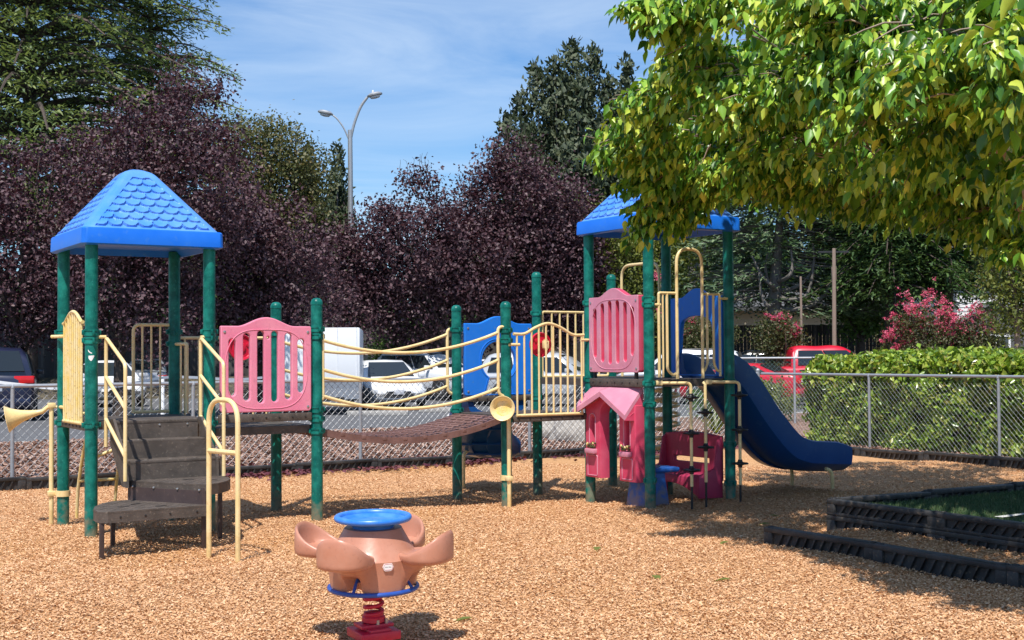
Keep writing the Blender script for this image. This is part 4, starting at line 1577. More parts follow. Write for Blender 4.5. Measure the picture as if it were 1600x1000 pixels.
def bench_parts():
    # back with a long hand slot, seat and apron moulded in one piece
    b0, b1 = -.06 * U, -.94 * U
    w = b0 - b1
    F_ = Matrix.Translation((6 * U - .06, b0, 0)) @ Matrix(((0, 0, -1, 0), (-1, 0, 0, 0), (0, 1, 0, 0), (0, 0, 0, 1)))
    ol = [(0, .22), (w, .22)]
    for k in range(13):
        t = k / 12
        ol.append((w - w * t - (.02 * math.sin(PI * t) if False else 0), .705 + .035 * math.sin(PI * t)))
    hole = [(.16 * w, .40), (.80 * w, .40), (.80 * w, .455), (.16 * w, .455)]
    o = panel2d(ol, [hole], .05, .012, F_).build('bench', M['rose_dark'], play)
    mb = MB()
    n = 16
    rings = []
    a0 = 6 * U - .085
    for k in range(n + 1):
        t = k / n
        b = b0 + (b1 - b0) * t
        lift = .13 * math.sin(PI * min(1, max(0, (t - .02) / .96))) ** .8
        rings.append([(a0, b, .245), (a0, b, .30), (a0 - .26, b, .29), (a0 - .30, b, .27), (a0 - .31, b, .06 + lift), (a0 - .285, b, .06 + lift), (a0 - .27, b, .245)])
    mb.loft(rings)
    mb.build('seat', M['rose_dark'], o, smooth=45, bevel=.006)
    for b in (b0 + .0, b1):
        e = MB()
        pts = [(a0 + .02, .04), (a0 + .02, .70), (a0 - .04, .66), (a0 - .09, .36), (a0 - .31, .29), (a0 - .31, .05)]
        vv = [(a, b - .018, z) for a, z in pts] + [(a, b + .018, z) for a, z in pts]
        k = len(pts)
        e.add(vv, [tuple(range(k)), tuple(range(k, 2 * k))[::-1]] + [(i, (i + 1) % k, k + (i + 1) % k, k + i) for i in range(k)])
        e.build('bench_end', M['rose_dark'], o, bevel=.008)
bench_parts()

# ---- talk tubes
def horn(name, base, z_top, mouth, axis, r_m=.125, lab=None):
    b0 = Vector((base[0], base[1], -.1))
    ax = Vector(axis).normalized()
    mth = Vector(mouth)
    mb = MB()
    neck = mth - ax * .32
    pth = bend_path([b0, Vector((base[0], base[1], z_top)), neck], .09, 7)
    pth += [mth - ax * .25]
    rs = [.022] * (len(pth) - 1) + [.03]
    mb.tube(pth, rs, 12)
    o = mb.build('talk_tube', M['cream'], play)
    q = ax.to_track_quat('Z', 'Y').to_matrix().to_4x4()
    hb = MB()
    hb.lathe([(.028, -.27), (.040, -.20), (.062, -.12), (.095, -.045), (r_m, 0), (r_m + .008, .004), (r_m + .004, .010), (r_m - .008, .004), (.088, -.045), (.070, -.060)], 28, Matrix.Translation(mth) @ q, cap=False)
    bell = hb.build('horn_bell', M['cream'], o)
    d_ = MB()
    d_.lathe([(.002, -.052), (.018, -.052), (.02, -.049), (.022, -.052), (.036, -.052), (.038, -.049), (.040, -.052), (.088, -.050)], 24, Matrix.Translation(mth) @ q, cap=False)
    build_each(d_, 'horn_grille', M['cream_old'], o)
    for z in (.295, z_top - .01):
        c = MB()
        c.box((base[0], base[1], z), (.07, .07, .05), ch=.008)
        c.build('tube_clamp', M['cream'], o)
    return o
pl_inv = Matrix.Rotation(-TH, 3, 'Z')
def ldir(x, y, z): return pl_inv @ Vector((x, y, z))
bs = (4 * U - .045, -.125)
c0 = Vector((bs[0], bs[1], 1.045)) + ldir(-.065, -.17, 0)
horn('talk_tube', bs, 1.10, c0, ldir(-.12, -1, .05))
bs2 = (-.098, U + .06)
c1 = Vector((bs2[0], bs2[1], 1.07)) + ldir(-.385, -.10, -.05)
horn('talk_tube', bs2, 1.155, c1, ldir(-1, -.30, -.22))
mb = MB()
for (z) in (1.13,):
    mb.tube([(bs2[0], bs2[1], z), (.0, U, z), (-.02, .84 * U, z)], .013, 8)
for z in (.295,):
    mb.lathe([(PR + .002, -.028), (PR + .012, -.028), (PR + .012, .028), (PR + .002, .028)], 18, Matrix.Translation((0, U, z)))
    mb.box((-.065, U + .035, z), (.10, .02, .03), rz=-.5)
    mb.lathe([(PR + .002, -.028), (PR + .012, -.028), (PR + .012, .028), (PR + .002, .028)], 18, Matrix.Translation((4 * U, 0, z)))
build_each(mb, 'tube_bracket', M['cream'], play)

# ------------------------------------------------------------------ blue play table under the tall tower
tb = thing('play_table', 'blue plastic pedestal table standing under the tall tower', 'table', (1.44, 14.10, 0), TH)
mb = MB()
rings = []
for z, hx in ((-.05, .18), (.05, .175), (.26, .15), (.345, .145)):
    rings.append([(hx * sx * (1 if abs(sy) > .5 else 1), hx * sy, z) for sx, sy in ((-1, -.8), (-.8, -1), (.8, -1), (1, -.8), (1, .8), (.8, 1), (-.8, 1), (-1, .8))])
mb.loft(rings)
mb.build('pedestal', M['table_blue_shaded'], tb, bevel=.008)
mb = MB(); mb.box((.08, .0, .37), (.44, .36, .055), ch=.02); mb.build('table_top', M['table_blue_shaded'], tb)

# ------------------------------------------------------------------ spring rider
RX, RY = -.808, 7.62
rider = thing('spring_rider', 'salmon pink four seat spring rider with blue wheel on the wood chips', 'spring rider', (RX, RY, 0.018), 0)
rider.rotation_euler = (0.035, 0, 0)
S0 = math.radians(-111)
def body():
    nphi = 144
    zs = np.concatenate([np.linspace(.262, .44, 22), np.linspace(.445, .60, 20)])
    rings = []
    for z in zs:
        ring = []
        for k in range(nphi):
            ph = 2 * PI * k / nphi
            c4 = math.cos(4 * (ph - S0))
            lobe = max(0.0, (c4 + .25) / 1.25)
            lobe = lobe * lobe * (3 - 2 * lobe)
            zz = z
            if z <= .44:
                t = (z - .262) / .178
                flat = .245 + .02 * t
                lob = .225 + .155 * t ** 1.5
                r_ = flat * (1 - lobe) + lob * lobe
                # the gap under each seat
                dphi = ((ph - S0 + PI / 4) % (PI / 2)) - PI / 4
                arc = .085 - abs(dphi) * .42
                if t < .62 and arc > 0:
                    g = min(1, arc / .045) * min(1, (.62 - t) / .18)
                    r_ -= .075 * g
                # scalloped lower edge
                if t < .04:
                    zz += .012 * (0.5 + 0.5 * math.cos(8 * (ph - S0)))
            else:
                t = (z - .44) / .16
                flat = .265 - .10 * t ** .85
                lob = .38 - .215 * min(1, t * 2.1) ** .6
                if t > .47: lob = flat + .0
                lob = max(lob, flat)
                r_ = flat * (1 - lobe) + lob * lobe
            # facet the panels between the seats a little
            ring.append((r_ * math.cos(ph), r_ * math.sin(ph), zz))
        rings.append(ring)
    mb = MB()
    mb.loft(rings)
    return mb.build('rider_body', M['salmon'], rider, smooth=38)
rb_ = body()
def seat(phi):
    n = 40
    c0 = .335
    hl, hw = .150, .152
    rings = []
    def hgt(th):
        c = math.cos(th)
        t = max(0.0, (c + .35) / 1.35)
        return .118 * t ** 1.2
    def pt(th, s, z):
        c, sn = math.cos(th), math.sin(th)
        x = c0 + hl * s * math.copysign(abs(c) ** .85, c)
        y = hw * s * math.copysign(abs(sn) ** .85, sn)
        return (x, y, z)
    ths = [2 * PI * k / n for k in range(n)]
    spec = [(.02, 0, .474), (.35, 0, .472), (.60, 0, .470), (.74, .02, .472), (.80, .30, .474), (.835, .70, .476), (.855, .92, .478), (.885, 1.03, .480), (.925, 1.07, .480), (.965, 1.03, .478), (.995, .93, .474), (1.01, .6, .468), (1.01, .0, .462), (1.0, 0, .448), (.97, 0, .436), (.90, 0, .428), (.60, 0, .415), (.2, 0, .405)]
    for (s, hf, z) in spec:
        rings.append([pt(th, s, z + hgt(th) * hf) for th in ths])
    mb = MB()
    mb.loft(rings)
    # short strut down to the body
    Rm = Matrix.Rotation(phi, 4, 'Z')
    mb.v = [tuple(Rm @ Vector(p)) for p in mb.v]
    return mb.build('rider_seat', M['salmon'], rider, smooth=60)
for k in range(4):
    seat(S0 + k * PI / 2)
mb = MB()
mb.lathe([(.205 + .019 * math.cos(t), .655 + .019 * math.sin(t)) for t in np.linspace(-PI, PI, 13)], 56, cap=False)
mb.lathe([(.199, .652), (.165, .657), (.15, .644), (.145, .640), (.07, .642), (.06, .646), (.004, .646)], 40, cap=False)
mb.lathe([(.199, .646), (.17, .636), (.128, .624), (.118, .598), (.122, .585)], 40, cap=False)
wo = mb.build('hand_wheel', M['rider_blue'], rider, smooth=50)
mb = MB()
mb.lathe([(.252 + .0135 * math.cos(t), .258 + .0135 * math.sin(t)) for t in np.linspace(-PI, PI, 11)], 56, cap=False)
fr = mb.build('foot_ring', M['ring_blue'], rider, smooth=60)
mb = MB()
for k in range(4):
    an = S0 + k * PI / 2
    mb.tube([(0.04 * math.cos(an), .04 * math.sin(an), .27), (.20 * math.cos(an), .20 * math.sin(an), .33), (.25 * math.cos(an), .25 * math.sin(an), .26)], .010, 8)
build_each(mb, 'ring_strut', M['ring_blue'], fr)
mb = MB()
pts = []
for k in range(0, 14 * 4 + 1):
    an = 2 * PI * k / 14 + .5
    pts.append((.052 * math.cos(an), .052 * math.sin(an), .075 + k / 56 * .18))
mb.tube(pts, .0115, 8)
mb.build('spring', M['red_steel'], rider, smooth=60)
mb = MB()
mb.lathe([(.06, .245), (.09, .25), (.10, .275)], 20)
mb.build('spring_plate', M['red_steel'], rider)
mb = MB()
mb.lathe([(.062, .055), (.068, .06), (.068, .085), (.058, .095), (.058, .11), (.040, .112)], 20)
mb.box((0, 0, .040), (.20, .13, .022), rz=.5, ch=.006)
mb.box((0, 0, .020), (.13, .21, .022), rz=.5, ch=.006)
mb.box((0, 0, -.01), (.24, .24, .05), rz=.5, ch=.006)
sb_ = mb.build('spring_base', M['red_steel'], rider)
mb = MB()
for (x, y) in ((.03, -.055), (.075, -.02), (-.06, .02)):
    mb.lathe([(.010, .05), (.010, .075), (.004, .078)], 8, Matrix.Translation((x, y, 0)))
build_each(mb, 'bolt', M['bolt'], sb_)
# maker's badge on the panel facing the camera
bphi = S0 + PI / 4
bx = Matrix.Rotation(bphi, 4, 'Z') @ Matrix.Translation((.2665, 0, .416)) @ Matrix.Rotation(PI / 2, 4, 'Z') @ Matrix.Rotation(PI / 2, 4, 'X')
def hexa(wd, ht, z):
    return [(-wd, 0, z), (-wd * .72, -ht, z), (wd * .72, -ht, z), (wd, 0, z), (wd * .72, ht, z), (-wd * .72, ht, z)]
def poly_part(name, pts, m, parent):
    mb = MB(); mb.add([tuple(bx @ Vector(p)) for p in pts], [tuple(range(len(pts)))])
    return mb.build(name, m, parent, smooth=0)
mb = MB(); mb.prism([(p[0], p[1]) for p in hexa(.031, .019, 0)], -.02, .002, bx); mb.prism([(-.018, -.0225), (.018, -.0225), (.020, -.0185), (-.020, -.0185)], -.02, .0012, bx)
badge = mb.build('badge', M['white'], rider, smooth=0)
mb = MB()
lp = [bx @ Vector((p[0] * .88, p[1] * .84, .0022)) for p in hexa(.031, .019, 0)]
mb.tube(lp, .0009, 4, closed=True)
mb.build('badge_outline', M['print_red'], badge)
def text_mesh(name, txt, size, Mx, m, parent):
    cu = bpy.data.curves.new(name, 'FONT')
    cu.body = txt
    cu.size = size
    cu.align_x = 'CENTER'
    cu.align_y = 'CENTER'
    ob = bpy.data.objects.new('tmp', cu)
    C.objects.link(ob)
    dg = bpy.context.evaluated_depsgraph_get()
    me = bpy.data.meshes.new_from_object(ob.evaluated_get(dg))
    bpy.data.objects.remove(ob)
    bpy.data.curves.remove(cu)
    me.transform(Mx)
    me.name = name
    me.materials.clear()
    me.materials.append(m)
    o = bpy.data.objects.new(name, me)
    C.objects.link(o)
    o.parent = parent
    return o
text_mesh('badge_lettering', 'little tikes', .0098, bx @ Matrix.Translation((0, 0, .0026)), M['print_black'], badge)
#==PART2==
# ------------------------------------------------------------------ black plastic edging
def border_mesh(length, height, stack=1):
    """edging timber: a hollow moulded bar with a cap, foot and slanted ribs; x along, y thickness, z up"""
    mb = MB()
    hs = height / stack
    for k in range(stack):
        z0 = k * hs - (.08 if k == 0 else 0)
        z1 = (k + 1) * hs
        g = .012
        mb.box((length / 2, 0, (z0 + z1) / 2), (length - .05, .045, z1 - z0 - .02))
        mb.box((length / 2, 0, z1 - .0225), (length - g, .105, .045), ch=.010)
        mb.box((length / 2, 0, z0 + .015), (length - g, .10, .03), ch=.006)
        mb.box((.055, 0, (z0 + z1) / 2 - .01), (.10, .10, z1 - z0 - .04), ch=.012)
        mb.box((length - .055, 0, (z0 + z1) / 2 - .01), (.10, .10, z1 - z0 - .04), ch=.012)
        n = int(length / .105)
        for q in range(1, n):
            x = .1 + (length - .2) * q / n
            hh = (z1 - z0) * .5
            for sd in (-1, 1):
                vv = []
                for (dx, dz) in ((-.035 - .012, -hh + .02), (-.035 + .012, -hh + .02), (.035 + .012, hh - .04), (.035 - .012, hh - .04)):
                    vv.append((x + dx, sd * .022, (z0 + z1) / 2 + dz))
                for (dx, dz) in ((-.035 - .010, -hh + .02), (-.035 + .010, -hh + .02), (.035 + .010, hh - .04), (.035 - .010, hh - .04)):
                    vv.append((x + dx, sd * .047, (z0 + z1) / 2 + dz))
                mb.add(vv, [(4, 5, 6, 7), (0, 1, 5, 4), (1, 2, 6, 5), (2, 3, 7, 6), (3, 0, 4, 7)])
        # notch for the stake on top of each end
    for x in (.05, length - .05):
        mb.lathe([(.030, 0), (.030, .007), (.022, .009), (.018, .002)], 12, Matrix.Translation((x, 0, height - .002)))
    return mb
PL = 1.24
proto = {}
def border_piece(a, b, heading, height, stack, label, group, rise=0.0):
    """heading: angle in the playground grid"""
    key = (height, stack)
    p = P(a, b, rise)
    if key not in proto:
        o = border_mesh(PL, height, stack).build('border_timber', M['border'], None, bevel=0)
        proto[key] = o
    else:
        o = proto[key].copy()
        C.objects.link(o)
    o.location = p
    o.rotation_euler = (random.uniform(-.02, .02), random.uniform(-.010, .010), TH + heading + random.uniform(-.02, .02))
    tag(o, label, 'edging', group)
for k in range(12):
    border_piece(-2.0 + k * PL * .97, B_BORDER, 0, .13, 1, 'black plastic edging timber in the straight row behind the play area', 'back edging row', random.uniform(-.02, .015))
for k in range(7):
    border_piece(A_BORDER, B_BORDER - .02 - k * PL, -PI / 2, .14, 1, 'black plastic edging timber in the row below the fenced hedge', 'right edging row', random.uniform(-.02, .01))
TA, TB_ = 5.74, -3.36
nm = ['tall black turf box side at the near left corner', 'tall black turf box side beside the corner piece', 'tall black turf box side at the photo edge']
for k in range(3):
    border_piece(TA, TB_ - k * PL, -PI / 2, .285, 2, nm[k], 'turf box sides')
for k in range(5):
    border_piece(TA + .02, TB_, 0, .285, 2, 'tall black turf box side along the far edge of the green turf', 'turf box far sides')
    bpy.context.view_layer.update()
objs = [o for o in C.objects if o.get('group') == 'turf box far sides']
for k, o in enumerate(objs):
    o.location = P(TA + .04 + k * PL, TB_ + random.uniform(-.01, .01), 0)
nm = ['low black edging timber with a free end on the chips', 'second low black edging timber in front of the turf box', 'third low black edging timber below the turf box', 'low black edging timber nearest the camera']
for k in range(4):
    border_piece(4.86, -3.50 - k * PL * 1.0, -PI / 2 + .0, .105, 1, nm[k], 'low edging row', .01)

# turf inside the box
sheet('turf', [p2(TA + .03, TB_ - .03), p2(TA + 7, TB_ - .03), p2(TA + 7, -12), p2(TA + .03, -12)], .195, M['turf_base'])
def turf_blades():
    n = 60000
    a = TA + .06 + rng.random(n) * 3.2
    b = TB_ - .06 - rng.random(n) * 3.2
    X = X0 + a * CT - b * ST
    Y = Y0 + a * ST + b * CT
    tv = np.array([(-.5, 0, 0), (.5, 0, 0), (0.15, 0.25, 1)])
    tf = np.array([(0, 1, 2)])
    pos = np.stack([X, Y, np.full(n, .193)], 1)
    nr = np.stack([rng.normal(size=n) * .3, rng.normal(size=n) * .3, np.ones(n)], 1)
    an = rng.random(n) * 2 * PI
    up = np.stack([np.cos(an), np.sin(an), np.zeros(n)], 1)
    h = .025 + rng.random(n) * .022
    o = scatter('turf_blades', tv, tf, pos, frames_from(nr, up), np.stack([h * .22, h, h], 1), M['turf'])
    tag(o, 'green artificial turf blades inside the black box', 'turf', kind='stuff')
turf_blades()
mb = MB()
l0, l1 = Vector(W(1572, 822, 11.1)), Vector(W(1680, 795, 11.9))
ln = [(-.05 + .1 * t, s) for t in (0, 1) for s in (0, 1)]
q = P(TA + 1.0, TB_ - .95, 0); 
e0, e1 = WG(1555, 11.05), WG(1750, 12.05)
d_ = (e1 - e0).normalized(); n_ = Vector((-d_.y, d_.x, 0)) * .04
mb.add([(p.x, p.y, .222) for p in (e0 - n_, e0 + n_, e1 + n_, e1 - n_)], [(0, 1, 2, 3)])
o = mb.build('turf_line', M['line'], None, smooth=0)
tag(o, kind='structure')

# ------------------------------------------------------------------ chain link fences
def chain_fence(name, label, A, B, h, pitch, wr, post_at, pr, rail_r, mat_w, mat_p, z0=0.0, mid=False, tall_ends=(), mesh_to=None):
    d = (B - A); Lh = d.length
    rz = math.atan2(d.y, d.x)
    t = thing(name, label, 'fence', (A.x, A.y, z0), rz)
    for k, x in enumerate(post_at):
        mb = MB()
        hh = h + (.06 if k in tall_ends else -.01)
        r_ = pr * (1.35 if k in tall_ends else 1)
        mb.lathe([(r_, -.2), (r_, hh - .02), (r_ * 1.15, hh - .018), (r_ * 1.15, hh + .01), (r_ * .7, hh + .03), (.004, hh + .036)], 12, Matrix.Translation((x, .0, 0)))
        if k in tall_ends:
            for q in range(5):
                mb.lathe([(r_ + .001, -.012), (r_ + .007, -.010), (r_ + .007, .010), (r_ + .001, .012)], 12, Matrix.Translation((x, 0, .15 + q * (h - .25) / 4)))
        mb.build('fence_post', mat_p, t)
    mb = MB(); mb.tube([(0, 0, h), (Lh, 0, h)], rail_r, 10); mb.build('top_rail', mat_p, t)
    if mid:
        mb = MB(); mb.tube([(0, 0, h * .55), (Lh, 0, h * .55)], rail_r * .7, 8); mb.build('mid_rail', mat_p, t)
    # diamond mesh: two families of slanting wires
    mb = MB()
    top, bot = h - rail_r, .03
    H = top - bot
    n = int((Lh + H) / pitch)
    for k in range(n + 1):
        for sgn in (1, -1):
            x0 = k * pitch - H if sgn > 0 else k * pitch
            x1 = x0 + H * sgn
            za, zb = bot, top
            xa, xb = x0, x1
            # clip to 0..Lh
            pa, pb = (xa, za), (xb, zb)
            def clip(pa, pb):
                (x_a, z_a), (x_b, z_b) = pa, pb
                if x_a > x_b: (x_a, z_a), (x_b, z_b) = (x_b, z_b), (x_a, z_a)
                if x_b <= 0 or x_a >= Lh: return None
                if x_a < 0:
                    z_a = z_a + (z_b - z_a) * (0 - x_a) / (x_b - x_a); x_a = 0
                if x_b > Lh:
                    z_b = z_a + (z_b - z_a) * (Lh - x_a) / (x_b - x_a); x_b = Lh
                return (x_a, z_a), (x_b, z_b)
            c = clip(pa, pb)
            if c is None: continue
            (x_a, z_a), (x_b, z_b) = c
            mb.tube([(x_a, .022 + .004 * sgn, z_a), (x_b, .022 + .004 * sgn, z_b)], wr, 4, cap=False)
    mb.build('wire_mesh', mat_w, t, smooth=60)
    return t
fa, fb = P(-6.5, B_FENCE), P(A_FENCE, B_FENCE)
Lf = (fb - fa).length
# posts seen at photo x 254, 563, 825
def a_on_fence(x):
    best = None
    for a in np.linspace(-6, 13.5, 1500):
        p = P(a, B_FENCE)
        px = 800 + F_PX * p.x / p.y
        if best is None or abs(px - x) < best[0]:
            best = (abs(px - x), a)
    return best[1]
pa_ = [a_on_fence(x) + 6.5 for x in (20, 302, 563, 826, 1040)]
chain_fence('chain_link_fence', 'galvanised chain link fence running behind the bridge in front of the cars', fa, fb, 1.235, .105, .0030, [0.3] + pa_ + [Lf], .026, .026, M['wire'], M['galv'], tall_ends=(6,))
fc = P(A_FENCE, B_FENCE - 11)
chain_fence('chain_link_fence', 'galvanised chain link fence running in front of the laurel hedge', fb + (fc - fb).normalized() * .1, fc, 1.235, .085, .0013, [2.62, 5.2, 7.8, 10.4], .024, .024, M['wire'], M['galv'])
g0, g1 = WG(1046, 31.0), WG(1345, 30.4)
chain_fence('chain_link_fence', 'greenish chain link fence standing between the red truck and the hedge', g0, g1, 1.50, .10, .002, [.2, (WG(1241, 30.6) - g0).length, (g1 - g0).length - .1], .028, .024, M['green_wire'], M['galv'], mid=False)

# ------------------------------------------------------------------ leaf clouds and trees
LEAF2_V = np.array([(0, -.5, 0), (-.32, .02, .10), (0, .5, -.04), (.32, .02, .10)])
LEAF2_F = np.array([(0, 3, 2), (0, 2, 1)])
SPRAY_V = np.array([(-.16, 0, 0), (.16, 0, 0), (.10, .62, .03), (0, 1, -.05), (-.10, .62, .03)])
SPRAY_F = np.array([(0, 1, 2), (0, 2, 4), (4, 2, 3)])

def crown_points(blobs, n, shell=0.55):
    """cluster centres spread through a union of blobs (centre, rx, ry, rz), denser towards the outside"""
    w = np.array([b[1] * b[2] * b[3] for b in blobs]) ** .75
    idx = rng.choice(len(blobs), n, p=w / w.sum())
    u = unit(n) * (shell + (1 - shell) * rng.random(n) ** .6)[:, None]
    c = np.array([tuple(b[0]) for b in blobs])[idx]
    r = np.array([(b[1], b[2], b[3]) for b in blobs])[idx]
    return c + u * r, u

def leaf_cloud(name, centers, out, per, spread, size, m, parent, tv=LEAF2_V, tf=LEAF2_F, droop=0.0, flat=0.0, squash=0.8):
    n = len(centers) * per
    ci = np.repeat(np.arange(len(centers)), per)
    off = rng.normal(size=(n, 3)) * spread
    off[:, 2] *= squash
    pos = centers[ci] + off
    nr = unit(n) * 1.0 + out[ci] * .5 + np.array([0, 0, .55 + flat])
    up = unit(n) + np.array([0, 0, -droop])
    sc = size * (.65 + .7 * rng.random(n))
    return scatter(name, tv, tf, pos, frames_from(nr, up), sc, m, parent)

def limb(mb, p0, p1, r0, r1, wob=.12, n=6, k=6):
    p0, p1 = Vector(p0), Vector(p1)
    Ld = (p1 - p0).length
    pts, rs = [], []
    ph = random.uniform(0, 6)
    for i in range(k + 1):
        t = i / k
        p = p0.lerp(p1, t)
        p.z += Ld * .10 * math.sin(PI * t)
        if 0 < i < k:
            p += Vector((math.sin(ph + t * 5), math.cos(ph * 1.3 + t * 4), math.sin(ph * .7 + t * 6) * .5)) * wob * Ld * .25
        pts.append(p)
        rs.append(r0 + (r1 - r0) * t ** .8)
    mb.tube(pts, rs, n)
    return pts

def broad_tree(name, label, base, blobs, m, leaf=.08, clusters=420, per=45, spread=.28, trunk_r=.16, fork=2.0, bark='bark', twigs=0, group=None, cat='tree', limbs=26, shell=.5, droop=0.3, lean=(0, 0), part='crown'):
    base = Vector(base)
    t = thing(name, label, cat, base, 0, group)
    bl = [(Vector(b[0]) - base, b[1], b[2], b[3]) for b in blobs]
    cen, out = crown_points(bl, clusters, shell)
    mb = MB()
    fk = Vector((lean[0], lean[1], fork))
    mb.tube([(0, 0, -.2), (0, 0, .15), (fk.x * .4, fk.y * .4, fork * .5), tuple(fk)], [trunk_r * 1.35, trunk_r * 1.1, trunk_r * .95, trunk_r * .8], 10)
    sel = rng.choice(len(cen), min(limbs, len(cen)), replace=False)
    for i in sel:
        c = Vector(cen[i])
        mid = fk.lerp(c, .45) + Vector((0, 0, .12 * (c - fk).length))
        limb(mb, fk - Vector((0, 0, random.uniform(0, .3))), c, trunk_r * random.uniform(.28, .5), .012, n=5)
    if twigs:
        tops = np.argsort(-cen[:, 2])[:twigs * 2]
        for i in tops[:twigs]:
            c = Vector(cen[i])
            e = c + Vector((random.uniform(-.3, .3), random.uniform(-.2, .2), random.uniform(.5, .95)))
            limb(mb, c - Vector((0, 0, .3)), e, .016, .005, n=4, wob=.3)
    mb.build('trunk', M[bark], t, smooth=50)
    leaf_cloud(part, cen, out, per, spread, leaf, M[m], t, droop=droop)
    return t

def blob(x, y, D, rx, rz=None, ry=None):
    """crown lobe seen at photo pixel x, y from D metres; radii in metres"""
    return (W(x, y, D), rx, ry or rx, rz or rx)

# purple leaved plum trees along the car park
plum_specs = [
    ('wide dark purple plum tree at the far left behind the dark SUV', 35, 37.0, [(10, 420, 2.1), (-60, 330, 2.0), (60, 300, 1.7), (95, 420, 1.7), (50, 470, 1.3), (125, 260, 1.2), (-50, 450, 1.5), (115, 490, 1.1)], 500, 0),
    ('tallest purple plum tree with its trunk beside the white sedan', 187, 36.0, [(205, 330, 2.0), (250, 225, 1.35), (275, 145, .7), (310, 195, 1.0), (335, 135, .3), (190, 215, 1.0), (320, 300, 1.7), (300, 400, 1.8), (200, 440, 1.9), (240, 500, 1.2), (150, 370, 1.5), (350, 240, .7), (225, 175, .8), (264, 110, .35)], 660, 10),
    ('low purple plum tree between the pink panel and the tall plum', 405, 39.0, [(400, 420, 1.8), (440, 370, 1.1), (370, 370, 1.3), (460, 450, 1.4), (420, 500, 1.3), (340, 470, 1.3), (475, 400, .8), (360, 320, .9)], 440, 0),
    ('slender purple plum tree right of the street lamp with a pointed top', 700, 50.0, [(640, 400, 1.9), (645, 320, 1.2), (650, 275, .5), (590, 410, 1.6), (555, 440, 1.6), (685, 355, .9), (598, 340, .7), (625, 460, 1.9), (560, 480, 1.5), (690, 430, 1.4), (650, 500, 1.3), (520, 400, 1.2)], 640, 12),
    ('broad purple plum tree left of the tall tower with bare twigs on top', 748, 51.0, [(790, 330, 2.0), (800, 262, 1.1), (745, 290, .7), (750, 350, 1.6), (850, 320, 1.7), (835, 262, .8), (780, 410, 2.2), (850, 400, 2.0), (740, 420, 1.7), (770, 480, 1.7), (880, 360, 1.1), (716, 258, .25), (772, 240, .4)], 800, 16),
    ('small purple plum tree just behind the tall tower posts', 890, 52.0, [(890, 400, 1.7), (895, 350, .9), (880, 470, 1.7), (915, 430, .8), (840, 470, 1.5), (910, 480, .9)], 400, 0),
]
for (lab, bx_, D, bl, ncl, tw) in plum_specs:
    base = WG(bx_, D, 0.0)
    broad_tree('plum_tree', lab, base, [blob(x, y, D + random.uniform(-.9, .9), r) for x, y, r in bl], 'plum', leaf=.115 if D < 45 else .14, clusters=ncl, per=52, spread=.27 if D < 45 else .33, trunk_r=.17, fork=1.9, twigs=tw, group='purple plum trees along the car park', limbs=30, shell=.45)

def conifer(name, label, base, height, radius, m, z_lo, tiers=26, per_tier=9, droop=.25, spray=.34, per_branch=26, bark='bark', group=None, trunk_r=.25, tip=0.06, upsweep=0.0, ragged=.25, power=.8, wid=.16, seedrot=0):
    """trunk with whorls of branches that carry flat sprays"""
    t = thing(name, label, 'tree', base, 0, group)
    mb = MB()
    mb.tube([(0, 0, -.3), (0, 0, height * .5), (0, 0, height)], [trunk_r, trunk_r * .6, .02], 8)
    pos, nr, up, sc = [], [], [], []
    for i in range(tiers):
        f = (i + random.uniform(-.3, .3)) / (tiers - 1)
        z = z_lo + (height - z_lo) * min(1, max(0, f))
        R = radius * ((1 - min(.999, max(0, f))) ** power + tip)
        for k in range(per_tier):
            an = 2 * PI * (k + random.uniform(-.35, .35)) / per_tier + i * .9 + seedrot
            Ld = R * random.uniform(1 - ragged, 1 + ragged * .55)
            d = Vector((math.cos(an), math.sin(an), 0))
            pts = []
            for q in range(6):
                tq = q / 5
                zz = z + Ld * (upsweep * tq + .10 * math.sin(PI * tq) - droop * tq * tq)
                pts.append(Vector((d.x * Ld * tq, d.y * Ld * tq, zz)))
            mb.tube(pts, [max(.008, .022 * Ld * (1 - q / 6)) for q in range(6)], 4, cap=False)
            side = Vector((-d.y, d.x, 0))
            nb = max(4, int(per_branch * Ld / radius + 4))
            for q in range(nb):
                tq = random.uniform(.12, 1.0)
                x = tq * 5; i0 = min(4, int(x)); p = pts[i0].lerp(pts[i0 + 1], x - i0)
                sgn = random.choice((-1, 1))
                w = wid * Ld * (1.15 - tq) + .05
                p = p + side * sgn * random.uniform(0, w * 2.2) + Vector((0, 0, random.uniform(-.30, .08) * min(Ld, 4) * .3))
                dirv = (d * random.uniform(.3, 1) + side * sgn * random.uniform(.2, 1.0) + Vector((0, 0, random.uniform(-1.3, .2) - droop + upsweep)))
                pos.append(p); up.append(dirv); nr.append(Vector((random.gauss(0, .5), random.gauss(0, .5), 1)))
                sc.append(spray * random.uniform(.6, 1.3))
    mb.build('trunk', M[bark], t, smooth=50)
    pos = np.array(pos); nr = np.array(nr); up = np.array(up); sc = np.array(sc)
    scatter('crown', SPRAY_V, SPRAY_F, pos, frames_from(nr, up), sc, M[m], t)
    return t

# the big cedar that fills the upper left
conifer('cedar_tree', 'huge green cedar with drooping branches behind the plum trees', WG(45, 56, 0), 30, 7.6, 'cedar', 6.5, tiers=38, per_tier=10, droop=.16, spray=.27, per_branch=260, trunk_r=.42, ragged=.40, power=.42, wid=.17, upsweep=.05)
conifer('cedar_tree', 'second cedar just right of the huge one with long side boughs', WG(235, 60, 0), 25, 4.6, 'cedar', 5.0, tiers=34, per_tier=8, droop=.12, spray=.25, per_branch=200, trunk_r=.3, ragged=.55, power=.5, wid=.16, upsweep=.06)
